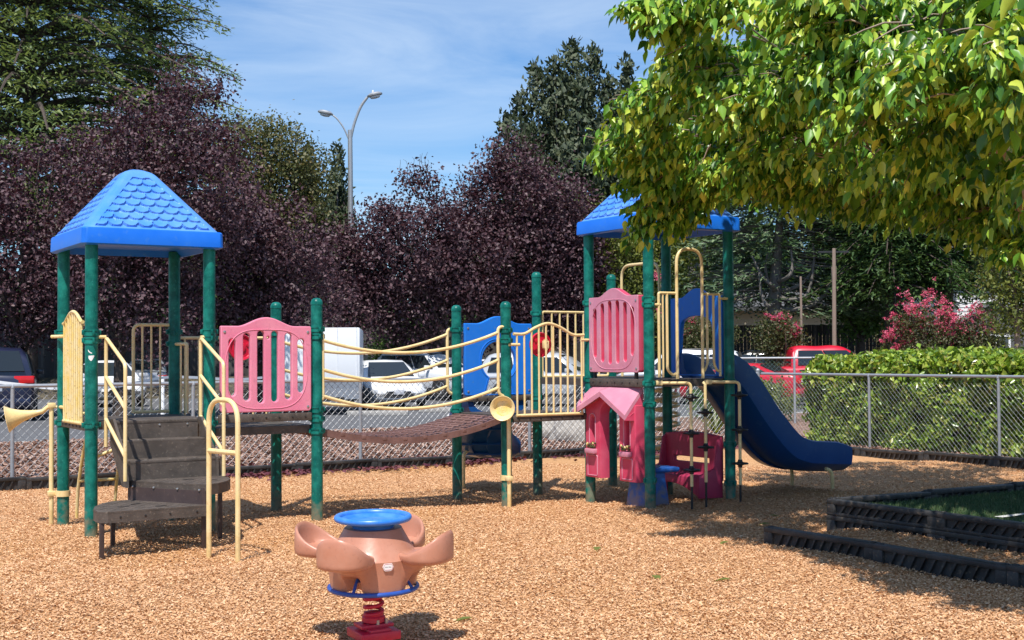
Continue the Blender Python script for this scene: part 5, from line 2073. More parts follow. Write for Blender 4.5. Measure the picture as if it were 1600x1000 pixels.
# olive and tan tree behind the plums
broad_tree('olive_green_tree', 'olive and tan leaved tree behind the plum trees left of the lamp', WG(430, 50, 0), [blob(440, 300, 50, 1.7), blob(400, 260, 50, 1.6), blob(455, 250, 50, 1.3), blob(420, 215, 50, .8), blob(470, 350, 50, 1.2), blob(380, 330, 50, 1.8), blob(430, 400, 50, 2.0), blob(452, 205, 50, .3), blob(480, 310, 50, .7), blob(350, 230, 51, 1.3)], 'olive', leaf=.13, clusters=700, per=46, spread=.30, trunk_r=.22, fork=3.0, limbs=24)
# tall upright evergreens in the centre
def upright(label, bx_, D0, spires, dens=900, name='upright_evergreen', zf=4.0):
    base = WG(bx_, D0, 0)
    t = thing(name, label, 'tree', base)
    mb = MB(); mb.tube([(0, 0, -.3), (0, 0, zf + 4)], [.4, .15], 8)
    P_, N_, U_, S_ = [], [], [], []
    for (x, y, r, Ld) in spires:
        D = D0 + random.uniform(-1.2, 1.2)
        top = W(x, y, D) - base
        bot = top + Vector((-top.x * .2, -top.y * .2, -Ld))
        mb.tube([tuple(Vector((0, 0, zf)).lerp(bot, .3)), tuple(bot), tuple(top)], [.12, .08, .012], 5, cap=False)
        # tufts stacked up the spire, each a little brush of sprays
        nt_ = int(Ld * 13 * r) + 8
        for q in range(nt_):
            f = (q + random.random()) / nt_
            rr = r * (.10 + .95 * min(1, f * 1.5) ** .8) * random.uniform(.35, 1.1)
            an = random.uniform(0, 2 * PI)
            c = top.lerp(bot, f) + Vector((math.cos(an) * rr, math.sin(an) * rr, random.uniform(-.1, .1)))
            for w in range(dens // 60):
                d = Vector((math.cos(an) * .5 + random.gauss(0, .5), math.sin(an) * .5 + random.gauss(0, .5), random.uniform(.2, 1.3)))
                P_.append(c + Vector((random.gauss(0, .16), random.gauss(0, .16), random.gauss(0, .20)))); U_.append(d)
                N_.append(Vector((math.cos(an), math.sin(an), .3)) + Vector((random.gauss(0, .5), random.gauss(0, .5), random.gauss(0, .5)))); S_.append(random.uniform(.16, .34))
    mb.build('trunk', M['bark_grey'], t, smooth=50)
    scatter('crown', SPRAY_V * np.array([1.6, 1, 1]), SPRAY_F, np.array(P_), frames_from(np.array(N_), np.array(U_)), np.array(S_), M['cypress'], t)
upright('tall dense evergreen of many upright spires in the middle distance', 880, 61, [(895, 68, 1.2, 6), (868, 95, 1.1, 6), (925, 80, 1.1, 6), (838, 105, 1.1, 6), (950, 122, .9, 6), (812, 152, 1.0, 6), (905, 130, 1.3, 6), (860, 160, 1.3, 6), (788, 185, .8, 5), (935, 190, 1.1, 6), (885, 200, 1.3, 6), (820, 210, 1.2, 6), (962, 180, .8, 6), (845, 250, 1.3, 5), (905, 270, 1.3, 5), (945, 260, 1.1, 5), (800, 260, 1.1, 4), (778, 240, .6, 4), (960, 300, 1.0, 4), (870, 330, 1.3, 4), (920, 340, 1.2, 4)])
upright('slim dark conifer right beside the street lamp pole', 527, 70, [(527, 232, .75, 5), (518, 275, .6, 4), (536, 290, .6, 4), (527, 300, .9, 4), (512, 320, .7, 4), (544, 315, .7, 4)], name='slim_conifer')
upright('slim dark conifer half hidden behind the olive green tree', 483, 72, [(480, 228, .65, 5), (472, 262, .6, 4), (490, 280, .7, 4), (482, 310, .9, 4), (498, 320, .7, 4)], name='slim_conifer')
upright('narrow evergreen spire right of the upright evergreen', 981, 62, [(980, 96, .8, 6), (968, 140, .7, 5), (992, 150, .8, 5), (982, 190, 1.1, 6), (970, 240, 1.1, 6), (995, 230, 1.0, 6)], name='slim_conifer')
upright('dark conifer tip peeking above the mulberry leaves', 1083, 64, [(1083, 56, .9, 6), (1070, 90, .9, 6), (1098, 85, .9, 6), (1083, 130, 1.3, 7), (1110, 130, 1.2, 7)], name='slim_conifer')
# yellow green tree behind the tall tower
broad_tree('olive_green_tree', 'yellow green tree behind the tall tower', WG(985, 52, 0.3), [blob(990, 430, 52, 1.7), blob(950, 400, 52, 1.2), blob(1040, 420, 52, 1.4), blob(1000, 370, 52, 1.5), blob(960, 480, 52, 1.3), blob(1050, 480, 52, 1.3), blob(1060, 380, 52, 1.1), blob(930, 345, 53, 1.2), blob(1000, 500, 52, 1.3)], 'lime', leaf=.14, clusters=420, per=42, spread=.32, trunk_r=.2, fork=1.8, limbs=22)
# blue green cedar with pale curved limbs
def blue_cedar():
    base = WG(1212, 52, .6)
    t = thing('blue_cedar', 'blue green cedar with pale curved limbs behind the car park', 'tree', base)
    mb = MB()
    top = W(1225, 240, 52) - base
    trunk = [Vector((0, 0, -.3)), W(1210, 500, 52) - base, W(1212, 430, 52) - base, W(1218, 350, 52) - base, top]
    mb.tube([tuple(p) for p in trunk], [.36, .30, .24, .15, .04], 9)
    arcs = [[(1212, 470), (1200, 478), (1190, 460), (1186, 425)], [(1212, 455), (1205, 445), (1190, 430), (1175, 400)], [(1213, 460), (1235, 468), (1262, 458), (1272, 410), (1270, 380)], [(1213, 483), (1250, 482), (1285, 465), (1303, 430), (1308, 410)], [(1213, 440), (1232, 432), (1238, 415), (1236, 390)], [(1212, 448), (1200, 440), (1196, 415), (1200, 395)], [(1213, 455), (1240, 450), (1265, 430), (1275, 390)]]
    for ar in arcs:
        D = 52 - random.uniform(.4, 1.6)
        pts = smooth_path([W(x, y, 52 if i == 0 else D) - base for i, (x, y) in enumerate(ar)], 5)
        mb.tube([tuple(p) for p in pts], [max(.03, .10 * (1 - .7 * i / len(pts))) for i in range(len(pts))], 6)
    mb.build('trunk', M['bark_grey'], t, smooth=50)
    P_, N_, U_, S_ = [], [], [], []
    boughs = MB()
    for k in range(560):
        y = random.uniform(215, 492)
        f = (y - 215) / 277
        half = 50 + 130 * min(1, f * 1.6)
        x = 1222 + random.uniform(-half, half)
        D = 52.6 + random.uniform(-2.4, 3.0)
        if D < 51.9 and y > 395 and 1165 < x < 1310 and random.random() < .85:
            continue
        c = W(x, y, D) - base
        tr = Vector((0, 0, c.z + random.uniform(.2, 1.0)))
        dv = (c - tr); Lb = max(.6, dv.length)
        boughs.tube([tuple(tr.lerp(c, .25)), tuple(tr.lerp(c, .7) + Vector((0, 0, .1))), tuple(c)], [.03, .02, .008], 4, cap=False)
        d = Vector((dv.x, dv.y, 0)); d = d.normalized() if d.length > .1 else Vector((1, 0, 0))
        sd = Vector((-d.y, d.x, 0))
        for q in range(54):
            u, w = random.gauss(0, .55), random.gauss(0, .45)
            p = c + d * u + sd * w + Vector((0, 0, -.12 * u + random.gauss(0, .09)))
            P_.append(p); N_.append(Vector((random.gauss(0, .3), random.gauss(0, .3) - .2, 1))); U_.append(d + sd * random.gauss(0, .7) + Vector((0, 0, random.uniform(-.35, .1)))); S_.append(random.uniform(.16, .34))
    boughs.build('boughs', M['bark_grey'], t, smooth=50)
    scatter('crown', SPRAY_V, SPRAY_F, np.array(P_), frames_from(np.array(N_), np.array(U_)), np.array(S_), M['cedar_blue'], t)
blue_cedar()
broad_tree('leafy_tree', 'bright green leafy tree behind the taller utility pole', WG(1345, 53, .6), [blob(1345, 470, 53, 1.2), blob(1355, 420, 53, 1.1), blob(1330, 400, 53, 1.2), blob(1340, 350, 54, 1.3), blob(1365, 500, 53, .6), blob(1320, 460, 53.5, .9), blob(1330, 505, 53, .8), blob(1310, 340, 54, 1.2)], 'green', leaf=.15, clusters=330, per=42, spread=.28, trunk_r=.18, fork=1.6, limbs=20)
conifer('redwood_tree', 'dark redwood with its trunk left of the tall pink crape myrtle', WG(1396, 50, .6), 15.5, 2.9, 'redwood', 3.3, tiers=30, per_tier=10, droop=.24, spray=.25, per_branch=150, trunk_r=.36, bark='bark', ragged=.35, power=.35, wid=.2)
conifer('redwood_tree', 'dark redwood with its trunk behind the tall pink crape myrtle', WG(1478, 50.5, .6), 16.0, 3.0, 'redwood', 3.3, tiers=30, per_tier=10, droop=.24, spray=.25, per_branch=150, trunk_r=.36, bark='bark', ragged=.35, power=.35, wid=.2, seedrot=2)
broad_tree('pale_green_tree', 'pale yellow green tree at the right edge behind the hedge', WG(1590, 40, .3), [blob(1585, 430, 40, .95), blob(1560, 400, 40, .7), blob(1600, 370, 40, 1.1), blob(1590, 490, 40, .8), blob(1625, 440, 40, 1.1), blob(1560, 450, 40, .45), blob(1570, 350, 41, .8)], 'lime', leaf=.12, clusters=230, per=40, spread=.24, trunk_r=.10, fork=2.0, limbs=16, bark='bark_pale')

# crape myrtles in flower
def myrtle(label, bx_, D, blobs_, blooms, ncl):
    base = WG(bx_, D, .45)
    t = thing('crape_myrtle', label, 'shrub', base, 0, 'pink flowering crape myrtles')
    bl = [(W(x, y, D) - base, r, r, r) for x, y, r in blobs_]
    cen, out = crown_points(bl, ncl, .3)
    mb = MB()
    for c in cen[:: max(1, ncl // 22)]:
        limb(mb, (random.uniform(-.15, .15), random.uniform(-.15, .15), -.1), tuple(c), .035, .010, n=5)
    tops = [W(x, y, D + random.uniform(-.4, .4)) - base for x, y, r in blooms]
    for p in tops:
        limb(mb, tuple(p - Vector((0, 0, 1.0)) * .9 + Vector((-p.x * .15, -p.y * .15, -.2))), tuple(p), .02, .006, n=4)
    mb.build('stems', M['bark_pale'], t, smooth=50)
    leaf_cloud('leaves', cen, out, 44, .20, .10, M['myrtle'], t)
    bc, bo = [], []
    for p, (x, y, r) in zip(tops, blooms):
        for q in range(int(11 * r)):
            bc.append(tuple(p + Vector((random.gauss(0, .075 * r), random.gauss(0, .075 * r), random.gauss(0, .10 * r)))))
    bc = np.array(bc)
    leaf_cloud('blossoms', bc, unit(len(bc)), 12, .045, .065, M['bloom'], t)
    return t
bm_ = [(1453, 461, 1.6), (1417, 471, 1.8), (1427, 484, 1.3), (1472, 474, 1.6), (1485, 488, 1.4), (1396, 494, 1.0), (1490, 497, 1.7), (1488, 512, 2.0), (1443, 498, 1.4), (1430, 490, 1.2), (1411, 515, 1.6), (1421, 517, 1.5), (1395, 520, 1.5), (1388, 527, 1.4), (1457, 505, 1.3), (1470, 507, 1.4), (1437, 512, 1.5), (1453, 523, 1.3), (1462, 530, 1.5), (1490, 528, 1.3), (1494, 536, 1.5), (1412, 536, 1.2), (1430, 535, 1.3), (1419, 547, 1.2), (1404, 505, 1.1), (1478, 520, 1.2), (1445, 478, 1.2), (1465, 490, 1.1), (1440, 530, 1.0), (1475, 540, 1.0), (1400, 545, 1.0), (1450, 545, 1.0), (1483, 550, 1.0)]
myrtle('tall rounded crape myrtle covered in pink blossom behind the hedge', 1440, 46, [(1440, 530, 1.0), (1410, 535, .75), (1475, 530, .8), (1445, 500, .55), (1420, 510, .5), (1480, 510, .5), (1440, 560, 1.0), (1395, 560, .7), (1490, 560, .7)], bm_, 210)
myrtle('thinner crape myrtle with sparse pink blossom right of the rounded one', 1530, 46, [(1525, 530, .7), (1545, 520, .5), (1515, 545, .6), (1550, 550, .6), (1535, 500, .4), (1530, 565, .8)], [(1518, 483, 1.3), (1517, 494, 1.2), (1533, 488, 1.2), (1545, 494, .8), (1511, 520, 1.4), (1513, 527, 1.2), (1544, 522, 1.4), (1524, 520, .9), (1552, 506, .8), (1535, 510, .8), (1505, 517, 1.0), (1528, 530, .8)], 110)
myrtle('small crape myrtle with a few pink blossoms left of the utility poles', 1218, 46, [(1215, 520, .75), (1205, 540, .6), (1230, 545, .6), (1225, 510, .5), (1215, 560, .7)], [(1210, 497, 1.4), (1218, 496, 1.2), (1231, 510, 1.8), (1240, 517, 1.6), (1245, 514, 1.1), (1236, 520, 1.2), (1224, 508, 1.0)], 120)
myrtle('crape myrtle seen through the opening behind the slide', 1085, 47, [(1085, 530, .8), (1100, 520, .6), (1070, 545, .7), (1095, 550, .7), (1130, 520, .5)], [(1082, 505, .9), (1072, 522, 1.0), (1084, 520, 1.1), (1028, 432, .8), (1030, 488, .7)], 110)

# ------------------------------------------------------------------ laurel hedge
def hedge():
    a0, a1 = A_FENCE + .28, A_FENCE + 2.1
    b0, b1 = 5.35, -7.0
    base = P(a0, b0, 0)
    t = thing('laurel_hedge', 'dense clipped laurel hedge behind the chain link fence', 'hedge', base, TH)
    Lh, Wd, Ht = b0 - b1, a1 - a0, 1.56
    def surf_h(y):
        return Ht + .03 * np.sin(y * 1.7) + .02 * np.sin(y * 4.1 + 1)
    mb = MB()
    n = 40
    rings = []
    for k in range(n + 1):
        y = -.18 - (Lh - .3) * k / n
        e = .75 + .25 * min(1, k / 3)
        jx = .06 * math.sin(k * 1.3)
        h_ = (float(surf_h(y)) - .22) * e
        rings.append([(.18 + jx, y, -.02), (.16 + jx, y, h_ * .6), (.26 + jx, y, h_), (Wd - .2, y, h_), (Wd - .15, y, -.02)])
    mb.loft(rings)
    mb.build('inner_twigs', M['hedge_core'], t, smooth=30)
    n = 34000
    fr = rng.random(n)
    side = fr < .58; top = (fr >= .58) & (fr < .93); end = fr >= .93
    y = -rng.random(n) * Lh
    x = rng.random(n) * Wd
    z = rng.random(n) * Ht
    dep = np.abs(rng.normal(size=n)) * .07
    nrm = np.zeros((n, 3))
    lump = .07 * np.sin(y * 3.3 + 2 * np.sin(z * 3)) + .05 * np.sin(y * 7 + z * 5)
    round_ = np.clip((z - 1.15) / .4, 0, 1) ** 2 * .22
    x = np.where(side, dep + lump + round_, x)
    z = np.where(top, surf_h(y) - dep + lump * .8 - .18 * np.clip(1 - x / .35, 0, 1) ** 2 - .2 * np.clip(1 + y / .5, 0, 1), z)
    y = np.where(end, -dep - lump - np.clip((z - 1.0) / .5, 0, 1) ** 2 * .3, y)
    nrm[side] = (-1, 0, .45); nrm[top] = (0, 0, 1); nrm[end] = (0, 1, .4)
    pos = np.stack([x, y, z], 1)
    # a few lifted shoots
    lift = top & (rng.random(n) < .08)
    pos[lift, 2] += rng.random(lift.sum()) * .10
    nr = nrm * .8 + unit(n) * .9
    up = unit(n) * .8 + nrm * .4 + np.array([0, 0, .45])
    sc = .09 + rng.random(n) * .07
    scatter('leaves', LEAF2_V * np.array([.85, 1, 1]), LEAF2_F, pos, frames_from(nr, up), sc, M['hedge'], t)
hedge()

# low planting seen through the fences, yucca and boulder
def shrub(name, label, x, D, rx, rz, m, leaf, ncl, per=40, spread=.14, z=0.0, cat='shrub', squash=1):
    base = WG(x, D, z)
    t = thing(name, label, cat, base)
    cen, out = crown_points([(Vector((0, 0, rz * .9)), rx, rx * .8, rz)], ncl, .4)
    cen[:, 2] = np.maximum(cen[:, 2], .06)
    mb = MB()
    for c in cen[:: max(1, ncl // 12)]:
        limb(mb, (0, 0, -.05), tuple(c), .018, .006, n=4)
    mb.build('stems', M['bark'], t, smooth=50)
    leaf_cloud('leaves', cen, out, per, spread, leaf, M[m], t)
shrub('low_shrub', 'low green shrub behind the fence under the slide head', 1140, 33, .95, .55, 'green', .09, 90)
shrub('low_shrub', 'light green shrub between the slide and the fence corner post', 1195, 32, .75, .50, 'lime', .08, 80)
shrub('low_shrub', 'round green shrub beside the white SUV under the plum boughs', 622, 54, 1.1, 1.3, 'green', .12, 110, spread=.22, z=.5)
shrub('low_shrub', 'dark green bush in the gap behind the silver sedan', 255, 63, 2.2, 1.5, 'green', .16, 120, spread=.3, z=.6)
def yucca():
    base = WG(1118, 26.5, 0)
    t = tag(None, None) if False else None
    n = 46
    tv = np.array([(-.06, 0, 0), (.06, 0, 0), (.045, .6, 0), (0, 1, 0), (-.045, .6, 0)])
    an = rng.random(n) * 2 * PI
    el = .25 + rng.random(n) * 1.1
    up = np.stack([np.cos(an) * np.cos(el), np.sin(an) * np.cos(el), np.sin(el)], 1)
    nr = np.stack([-np.cos(an) * np.sin(el), -np.sin(an) * np.sin(el), np.cos(el)], 1)
    pos = np.tile(np.array([base.x, base.y, .02]), (n, 1)) + rng.normal(size=(n, 3)) * .02
    o = scatter('spiky_plant', tv, SPRAY_F, pos, frames_from(nr, up), .45 + rng.random(n) * .22, M['lime'])
    tag(o, 'spiky pale green strap leaved plant beyond the bench', 'plant')
yucca()
def boulder(label, x, D, r, sq):
    bm = bmesh.new()
    bmesh.ops.create_icosphere(bm, subdivisions=4, radius=1)
    from mathutils import noise
    for v in bm.verts:
        k = 1 + .28 * noise.noise(v.co * 1.4 + Vector((x, 0, 0))) + .10 * noise.noise(v.co * 4)
        v.co = Vector((v.co.x * r[0] * k, v.co.y * r[1] * k, v.co.z * r[2] * k))
    me = bpy.data.meshes.new('boulder')
    bm.to_mesh(me); bm.free()
    me.shade_smooth()
    me.materials.append(M['rock'])
    o = bpy.data.objects.new('boulder', me)
    C.objects.link(o)
    o.location = WG(x, D, .12)
    tag(o, label, 'boulder')
boulder('grey tan boulder on the mulch under the tall guard rail', 893, 24.6, (.42, .34, .36), 1)
boulder('darker boulder just left of the grey tan boulder', 858, 25.4, (.26, .24, .26), 1)

# ------------------------------------------------------------------ the overhanging mulberry at the right
MUL_V = np.array([(0, 0, 0), (-.20, .20, .05), (-.30, .46, .04), (-.19, .76, -.06), (0, 1.12, -.30), (.19, .76, -.06), (.30, .46, .04), (.20, .20, .05), (0, .30, -.06), (0, .62, -.12)])
MUL_F = np.array([(0, 7, 8), (0, 8, 1), (1, 8, 2), (7, 6, 8), (8, 6, 9), (8, 9, 2), (2, 9, 3), (6, 5, 9), (3, 9, 4), (9, 5, 4)])
def mulberry():
    base = P(0, 0, 0); base = Vector((5.35, 11.2, 0))
    t = thing('mulberry_tree', 'large overhanging tree with drooping yellow green leaves at the right', 'tree', base)
    vis = [(938, 222, 12, .13), (962, 205, 12, .2), (990, 185, 11.8, .26), (985, 222, 12, .22), (1020, 165, 11.5, .32), (1030, 215, 11.8, .36), (1020, 258, 12.2, .2), (1042, 285, 12.2, .24), (1035, 322, 12.3, .18), (1025, 350, 12.3, .11), (1060, 140, 11, .32), (1075, 190, 11.4, .42), (1075, 250, 12, .38), (1085, 305, 12.3, .26), (1075, 338, 12.4, .14), (1120, 258, 12.2, .38), (1125, 200, 11.5, .5), (1115, 130, 10.8, .5), (1100, 75, 10.4, .34), (1025, 4, 9.8, .15), (1055, 12, 9.8, .2), (1095, 10, 9.9, .32), (1150, 40, 9.8, .5),
           (1165, 120, 10.2, .55), (1180, 195, 10.8, .55), (1180, 255, 11.8, .42), (1240, 60, 9.3, .6), (1250, 150, 9.8, .6), (1240, 225, 10.8, .5), (1250, 275, 12.4, .4), (1310, 20, 8.9, .6), (1330, 110, 9, .6), (1320, 195, 9.8, .55), (1320, 265, 11.6, .48), (1400, 40, 8.3, .6), (1410, 130, 8.5, .6), (1400, 205, 9.4, .5), (1400, 275, 11.8, .48), (1480, 20, 7.9, .6), (1490, 110, 7.9, .55), (1480, 190, 8.8, .48), (1470, 275, 11, .45), (1560, 60, 7.4, .55), (1570, 140, 7.4, .5), (1560, 215, 8.2, .42), (1540, 285, 10.5, .42), (1620, 100, 7.1, .6), (1630, 190, 7.3, .5), (1620, 270, 9, .42),
           (1350, 305, 13.4, .38), (1430, 310, 13.2, .4), (1510, 318, 12.6, .4), (1580, 345, 11, .28), (1600, 390, 10.6, .18), (1598, 440, 10.6, .09), (1640, 385, 10.4, .32)]
    inner = [(1160, 215, 13.0, .7), (1220, 215, 13.2, .8), (1300, 200, 12.5, .9), (1400, 190, 12.0, 1.0), (1300, 110, 11.5, 1.0), (1200, 120, 12.0, .9), (1450, 250, 14.0, .9), (1350, 255, 14.2, .8), (1280, 262, 14.5, .7), (1230, 262, 15, .6), (1330, 270, 15.5, .7), (1420, 275, 15.5, .7), (1500, 150, 11, 1.1), (1550, 240, 13, 1.0), (1650, 200, 11, 1.2), (1650, 300, 13.5, 1.0), (1500, 285, 15.5, .8), (1600, 280, 16, .9), (1390, 290, 16.8, .7), (1300, 285, 16.8, .6), (1700, 350, 14, .9)]
    above = [(1180, -60, 12.5, .8), (1300, -90, 12.5, 1.0), (1430, -90, 12.0, 1.1), (1560, -60, 11.4, 1.1), (1320, -20, 13.5, 1.1), (1480, -10, 13, 1.2), (1680, 0, 11.5, 1.2), (1700, 120, 10.2, 1.0), (1750, 250, 10.5, 1.0), (1400, -200, 12.5, 1.2), (1600, -200, 12.5, 1.3), (1750, -120, 12.5, 1.3), (1250, 0, 14.5, 1.0), (1400, 60, 14.5, 1.1), (1700, 60, 7.2, .8), (1700, 200, 7.6, .7), (1650, -60, 7.6, .7)]
    fork = Vector((5.3, 11.2, 2.9)) - base
    wood = MB()
    wood.tube([(0, 0, -.2), (0, 0, .3), (-.03, .02, 1.4), tuple(fork)], [.30, .24, .20, .17], 12)
    P_, N_, U_, S_ = [], [], [], []
    def sprig(p0, d, n, sz):
        """a drooping shoot with leaves hanging from it"""
        side = Vector((-d.y, d.x, 0))
        if side.length < .1: side = Vector((1, 0, 0))
        side.normalize()
        for q in range(n):
            tq = (q + random.random()) / n
            p = p0 + d * (tq * .34) + Vector((0, 0, -.10 * tq * tq))
            sgn = 1 if q % 2 else -1
            hang = random.uniform(.6, 1.9)
            up = d * random.uniform(.1, .9) + side * sgn * random.uniform(.1, .9) + Vector((random.gauss(0, .25), random.gauss(0, .25), -hang))
            nr = Vector((random.gauss(0, .75), random.gauss(0, .75), .75)) + d * .35 + side * sgn * .35
            P_.append(p + side * sgn * random.uniform(.0, .05)); U_.append(up); N_.append(nr); S_.append(sz * random.uniform(.45, 1.4))
    from mathutils import noise
    for lst, dens, sz in ((vis, 6.6, .083), (inner, 1.5, .12), (above, 1.1, .12)):
        thr = 0.10 if lst is vis else -.25
        for (x, y, D, r) in lst:
            if x < 1130 and lst is vis: x -= 28 * (1130 - x) / 200
            c = W(x, y, D) - base
            mid = fork.lerp(c, .6) + Vector((random.uniform(-.3, .3), 1.2 + random.uniform(0, .5), random.uniform(.1, .5)))
            mp = smooth_path([fork, mid, c + Vector((0, 0, .06))], 5)
            wood.tube([tuple(p) for p in mp], [(.042 if r > .5 else .024) * (1 - .9 * i / len(mp)) for i in range(len(mp))], 6)
            ns = int(118 * dens * r ** 1.75) + 5
            for q in range(ns):
                u = Vector(unit(1)[0])
                u = u * (random.random() ** .4)
                p = c + Vector((u.x * r, u.y * r, u.z * r * .62))
                if noise.noise(Vector((p.x * 1.5, p.y * 1.5, p.z * 2.6))) < (thr if r > .4 else -.2):
                    continue
                outd = (p - fork); outd.z *= .3
                d = (outd.normalized() + u * .7); d.z = min(d.z, .25)
                if d.length < .1: d = Vector((-1, 0, 0))
                sprig(p - d.normalized() * .18, d.normalized(), random.randint(6, 10), sz)
                if q % 6 == 0:
                    wood.tube([tuple(c.lerp(p, .55)), tuple(c.lerp(p, .75) + Vector((0, 0, .02))), tuple(p), tuple(p + d.normalized() * .12 + Vector((0, 0, -.04)))], [.006, .006, .005, .002], 4, cap=False)
    # the thick limb seen at the right edge
    pts = smooth_path([fork, W(1625, 340, 9.6) - base, W(1592, 305, 8.9) - base, W(1560, 220, 8.6) - base, W(1500, 120, 8.4) - base], 6)
    wood.tube([tuple(p) for p in pts], [.085 - .055 * i / len(pts) for i in range(len(pts))], 9)
    wood.build('trunk', M['bark_pale'], t, smooth=50)
    scatter('crown', MUL_V, MUL_F, np.array(P_), frames_from(np.array(N_), np.array(U_)), np.array(S_), M['mulberry'], t)
    print('mulberry leaves', len(P_))
mulberry()

# ------------------------------------------------------------------ street lamp and poles
def street_lamp():
    base = WG(549.5, 52, 0)
    t = thing('street_lamp', 'tall galvanised street lamp with two curved arms above the plum trees', 'street lamp', base)
    top = W(547, 203, 52) - base
    mb = MB(); mb.tube([(0, 0, -.2), (0, 0, .3), (top.x, 0, top.z)], [.14, .13, .09], 14); mb.build('pole', M['galv'], t)
    for arm in ([(547, 222), (553, 195), (563, 168), (574, 152)], ), ([(545, 218), (537, 200), (527, 186), (520, 180)], ):
        pts = [W(x, y, 52) - base for x, y in arm[0]]
        r0 = .055 if arm[0][-1][0] > 550 else .030
        m2 = MB(); m2.tube([tuple(p) for p in smooth_path(pts, 6)], r0, 8); a_ = m2.build('lamp_arm', M['galv'], t)
        e = pts[-1]
        sg = 1 if arm[0][-1][0] > 550 else -1
        hd = MB()
        hd.lathe([(.02, .13), (.14, .12), (.21, .05), (.20, .0), (.15, -.02)], 18, Matrix.Translation(e + Vector((sg * .30, 0, .06))) @ Matrix.Rotation(-sg * .22, 4, 'Y') @ Matrix.Diagonal((1.5, 1, 1, 1)))
        h_ = hd.build('lamp_head', M['galv'], t)
        ln_ = MB()
        ln_.lathe([(.15, -.015), (.12, -.09), (.03, -.115), (.003, -.117)], 16, Matrix.Translation(e + Vector((sg * .30, 0, .06))) @ Matrix.Rotation(-sg * .22, 4, 'Y') @ Matrix.Diagonal((1.5, 1, 1, 1)), cap=False)
        ln_.build('lens', M['lamp_clear'], h_)
        if sg > 0:
            k = MB(); k.lathe([(.04, .11), (.045, .2), (.02, .22)], 10, Matrix.Translation(e + Vector((sg * .22, 0, .06)))); k.build('photocell', M['white'], h_)
street_lamp()
def pole(label, x, D, y_top, r, arms=0, lean=0):
    base = WG(x - lean, D, 0)
    t = thing('utility_pole', label, 'utility pole', base, 0, 'wooden poles beside the car park')
    top = W(x, y_top, D) - base
    mb = MB(); mb.tube([(0, 0, -.2), (top.x * .5, 0, top.z * .5), (top.x, 0, top.z)], [r * 1.1, r, r * .85], 10); mb.build('shaft', M['pole_wood'], t)
    if arms:
        mb = MB(); mb.box((top.x, .08, top.z - .12), (1.1, .05, .06)); mb.build('cross_bar', M['dark_trim'], t)
        mb = MB(); mb.box((top.x, .05, top.z - .9), (.16, .12, .5), ch=.02); mb.build('pole_box', M['pole_wood'], t)
pole('taller pale wooden utility pole between the red truck and the leafy tree', 1303, 47, 388, .075, arms=1)
pole('thin shorter wooden pole left of the taller one', 1251, 47, 432, .045, lean=-2)
for (x, D, y1, lab) in ((254, 30.5, 588, 'white marker post behind the silver sedan'), (650, 45, 590, 'white marker post in front of the white SUV')):
    base = WG(x, D, 0)
    top = W(x, y1, D)
    mb = MB(); mb.lathe([(.045, -.2), (.045, top.z - .03), (.03, top.z), (.004, top.z + .01)], 12)
    o = mb.build('marker_post', M['white'], None)
    o.location = base
    tag(o, lab, 'post')
# white tape strung along the cars
mb = MB()
tp_ = smooth_path([W(-12, 596, 27), W(40, 602, 27), W(95, 607, 27), W(180, 604, 28), W(255, 590, 30), W(310, 590, 31), W(365, 593, 32), W(410, 590, 33)], 8)
for i, p in enumerate(tp_):
    w = .030
    mb.v += [(p.x, p.y, p.z - w), (p.x, p.y + .006, p.z - w), (p.x, p.y + .006, p.z + w), (p.x, p.y, p.z + w)]
for i in range(len(tp_) - 1):
    for k in range(4):
        k2 = (k + 1) % 4
        mb.f.append((i * 4 + k, i * 4 + k2, (i + 1) * 4 + k2, (i + 1) * 4 + k))
o = mb.build('barrier_tape', M['tape'], None, smooth=0)
tag(o, 'white barrier tape strung behind the left fence', 'tape')

# ------------------------------------------------------------------ planting bank, board fence, houses
bank = MB()
bk_ = [(-40, 54), (60, 54), (60, 57), (-40, 57)]
vv = [(-60, 53.0, -.06), (70, 53.0, -.06), (70, 56.5, .75), (-60, 56.5, .75), (70, 120, 1.0), (-60, 120, 1.0)]
bank.add(vv, [(0, 1, 2, 3), (3, 2, 4, 5)])
o = bank.build('planting_bank', M['soil'], None, smooth=0)
tag(o, kind='structure')
def board_fence(label, xl, xr, D, y_top, m='fence_wood'):
    A, B = WG(xl, D), WG(xr, D)
    top = W((xl + xr) / 2, y_top, D).z
    t = thing('board_fence', label, 'fence', (A.x, A.y, .5), 0)
    Lh = B.x - A.x
    mb = MB()
    n = int(Lh / .15)
    for k in range(n):
        mb.box(((k + .5) * Lh / n, random.uniform(-.008, .008), (top - .5) / 2), (Lh / n - .008, .022, top - .5 + random.uniform(-.02, .02)))
    mb.build('boards', M[m], t, smooth=0)
    mb = MB()
    for z in (.35, top - .8):
        mb.box((Lh / 2, .04, z), (Lh, .05, .09))
    build_each(mb, 'rail', M[m], t)
board_fence('long dark board fence behind the cars and plum trees', -60, 1010, 58, 512)
board_fence('dark weathered board fence behind the red truck', 1010, 1392, 55, 508)

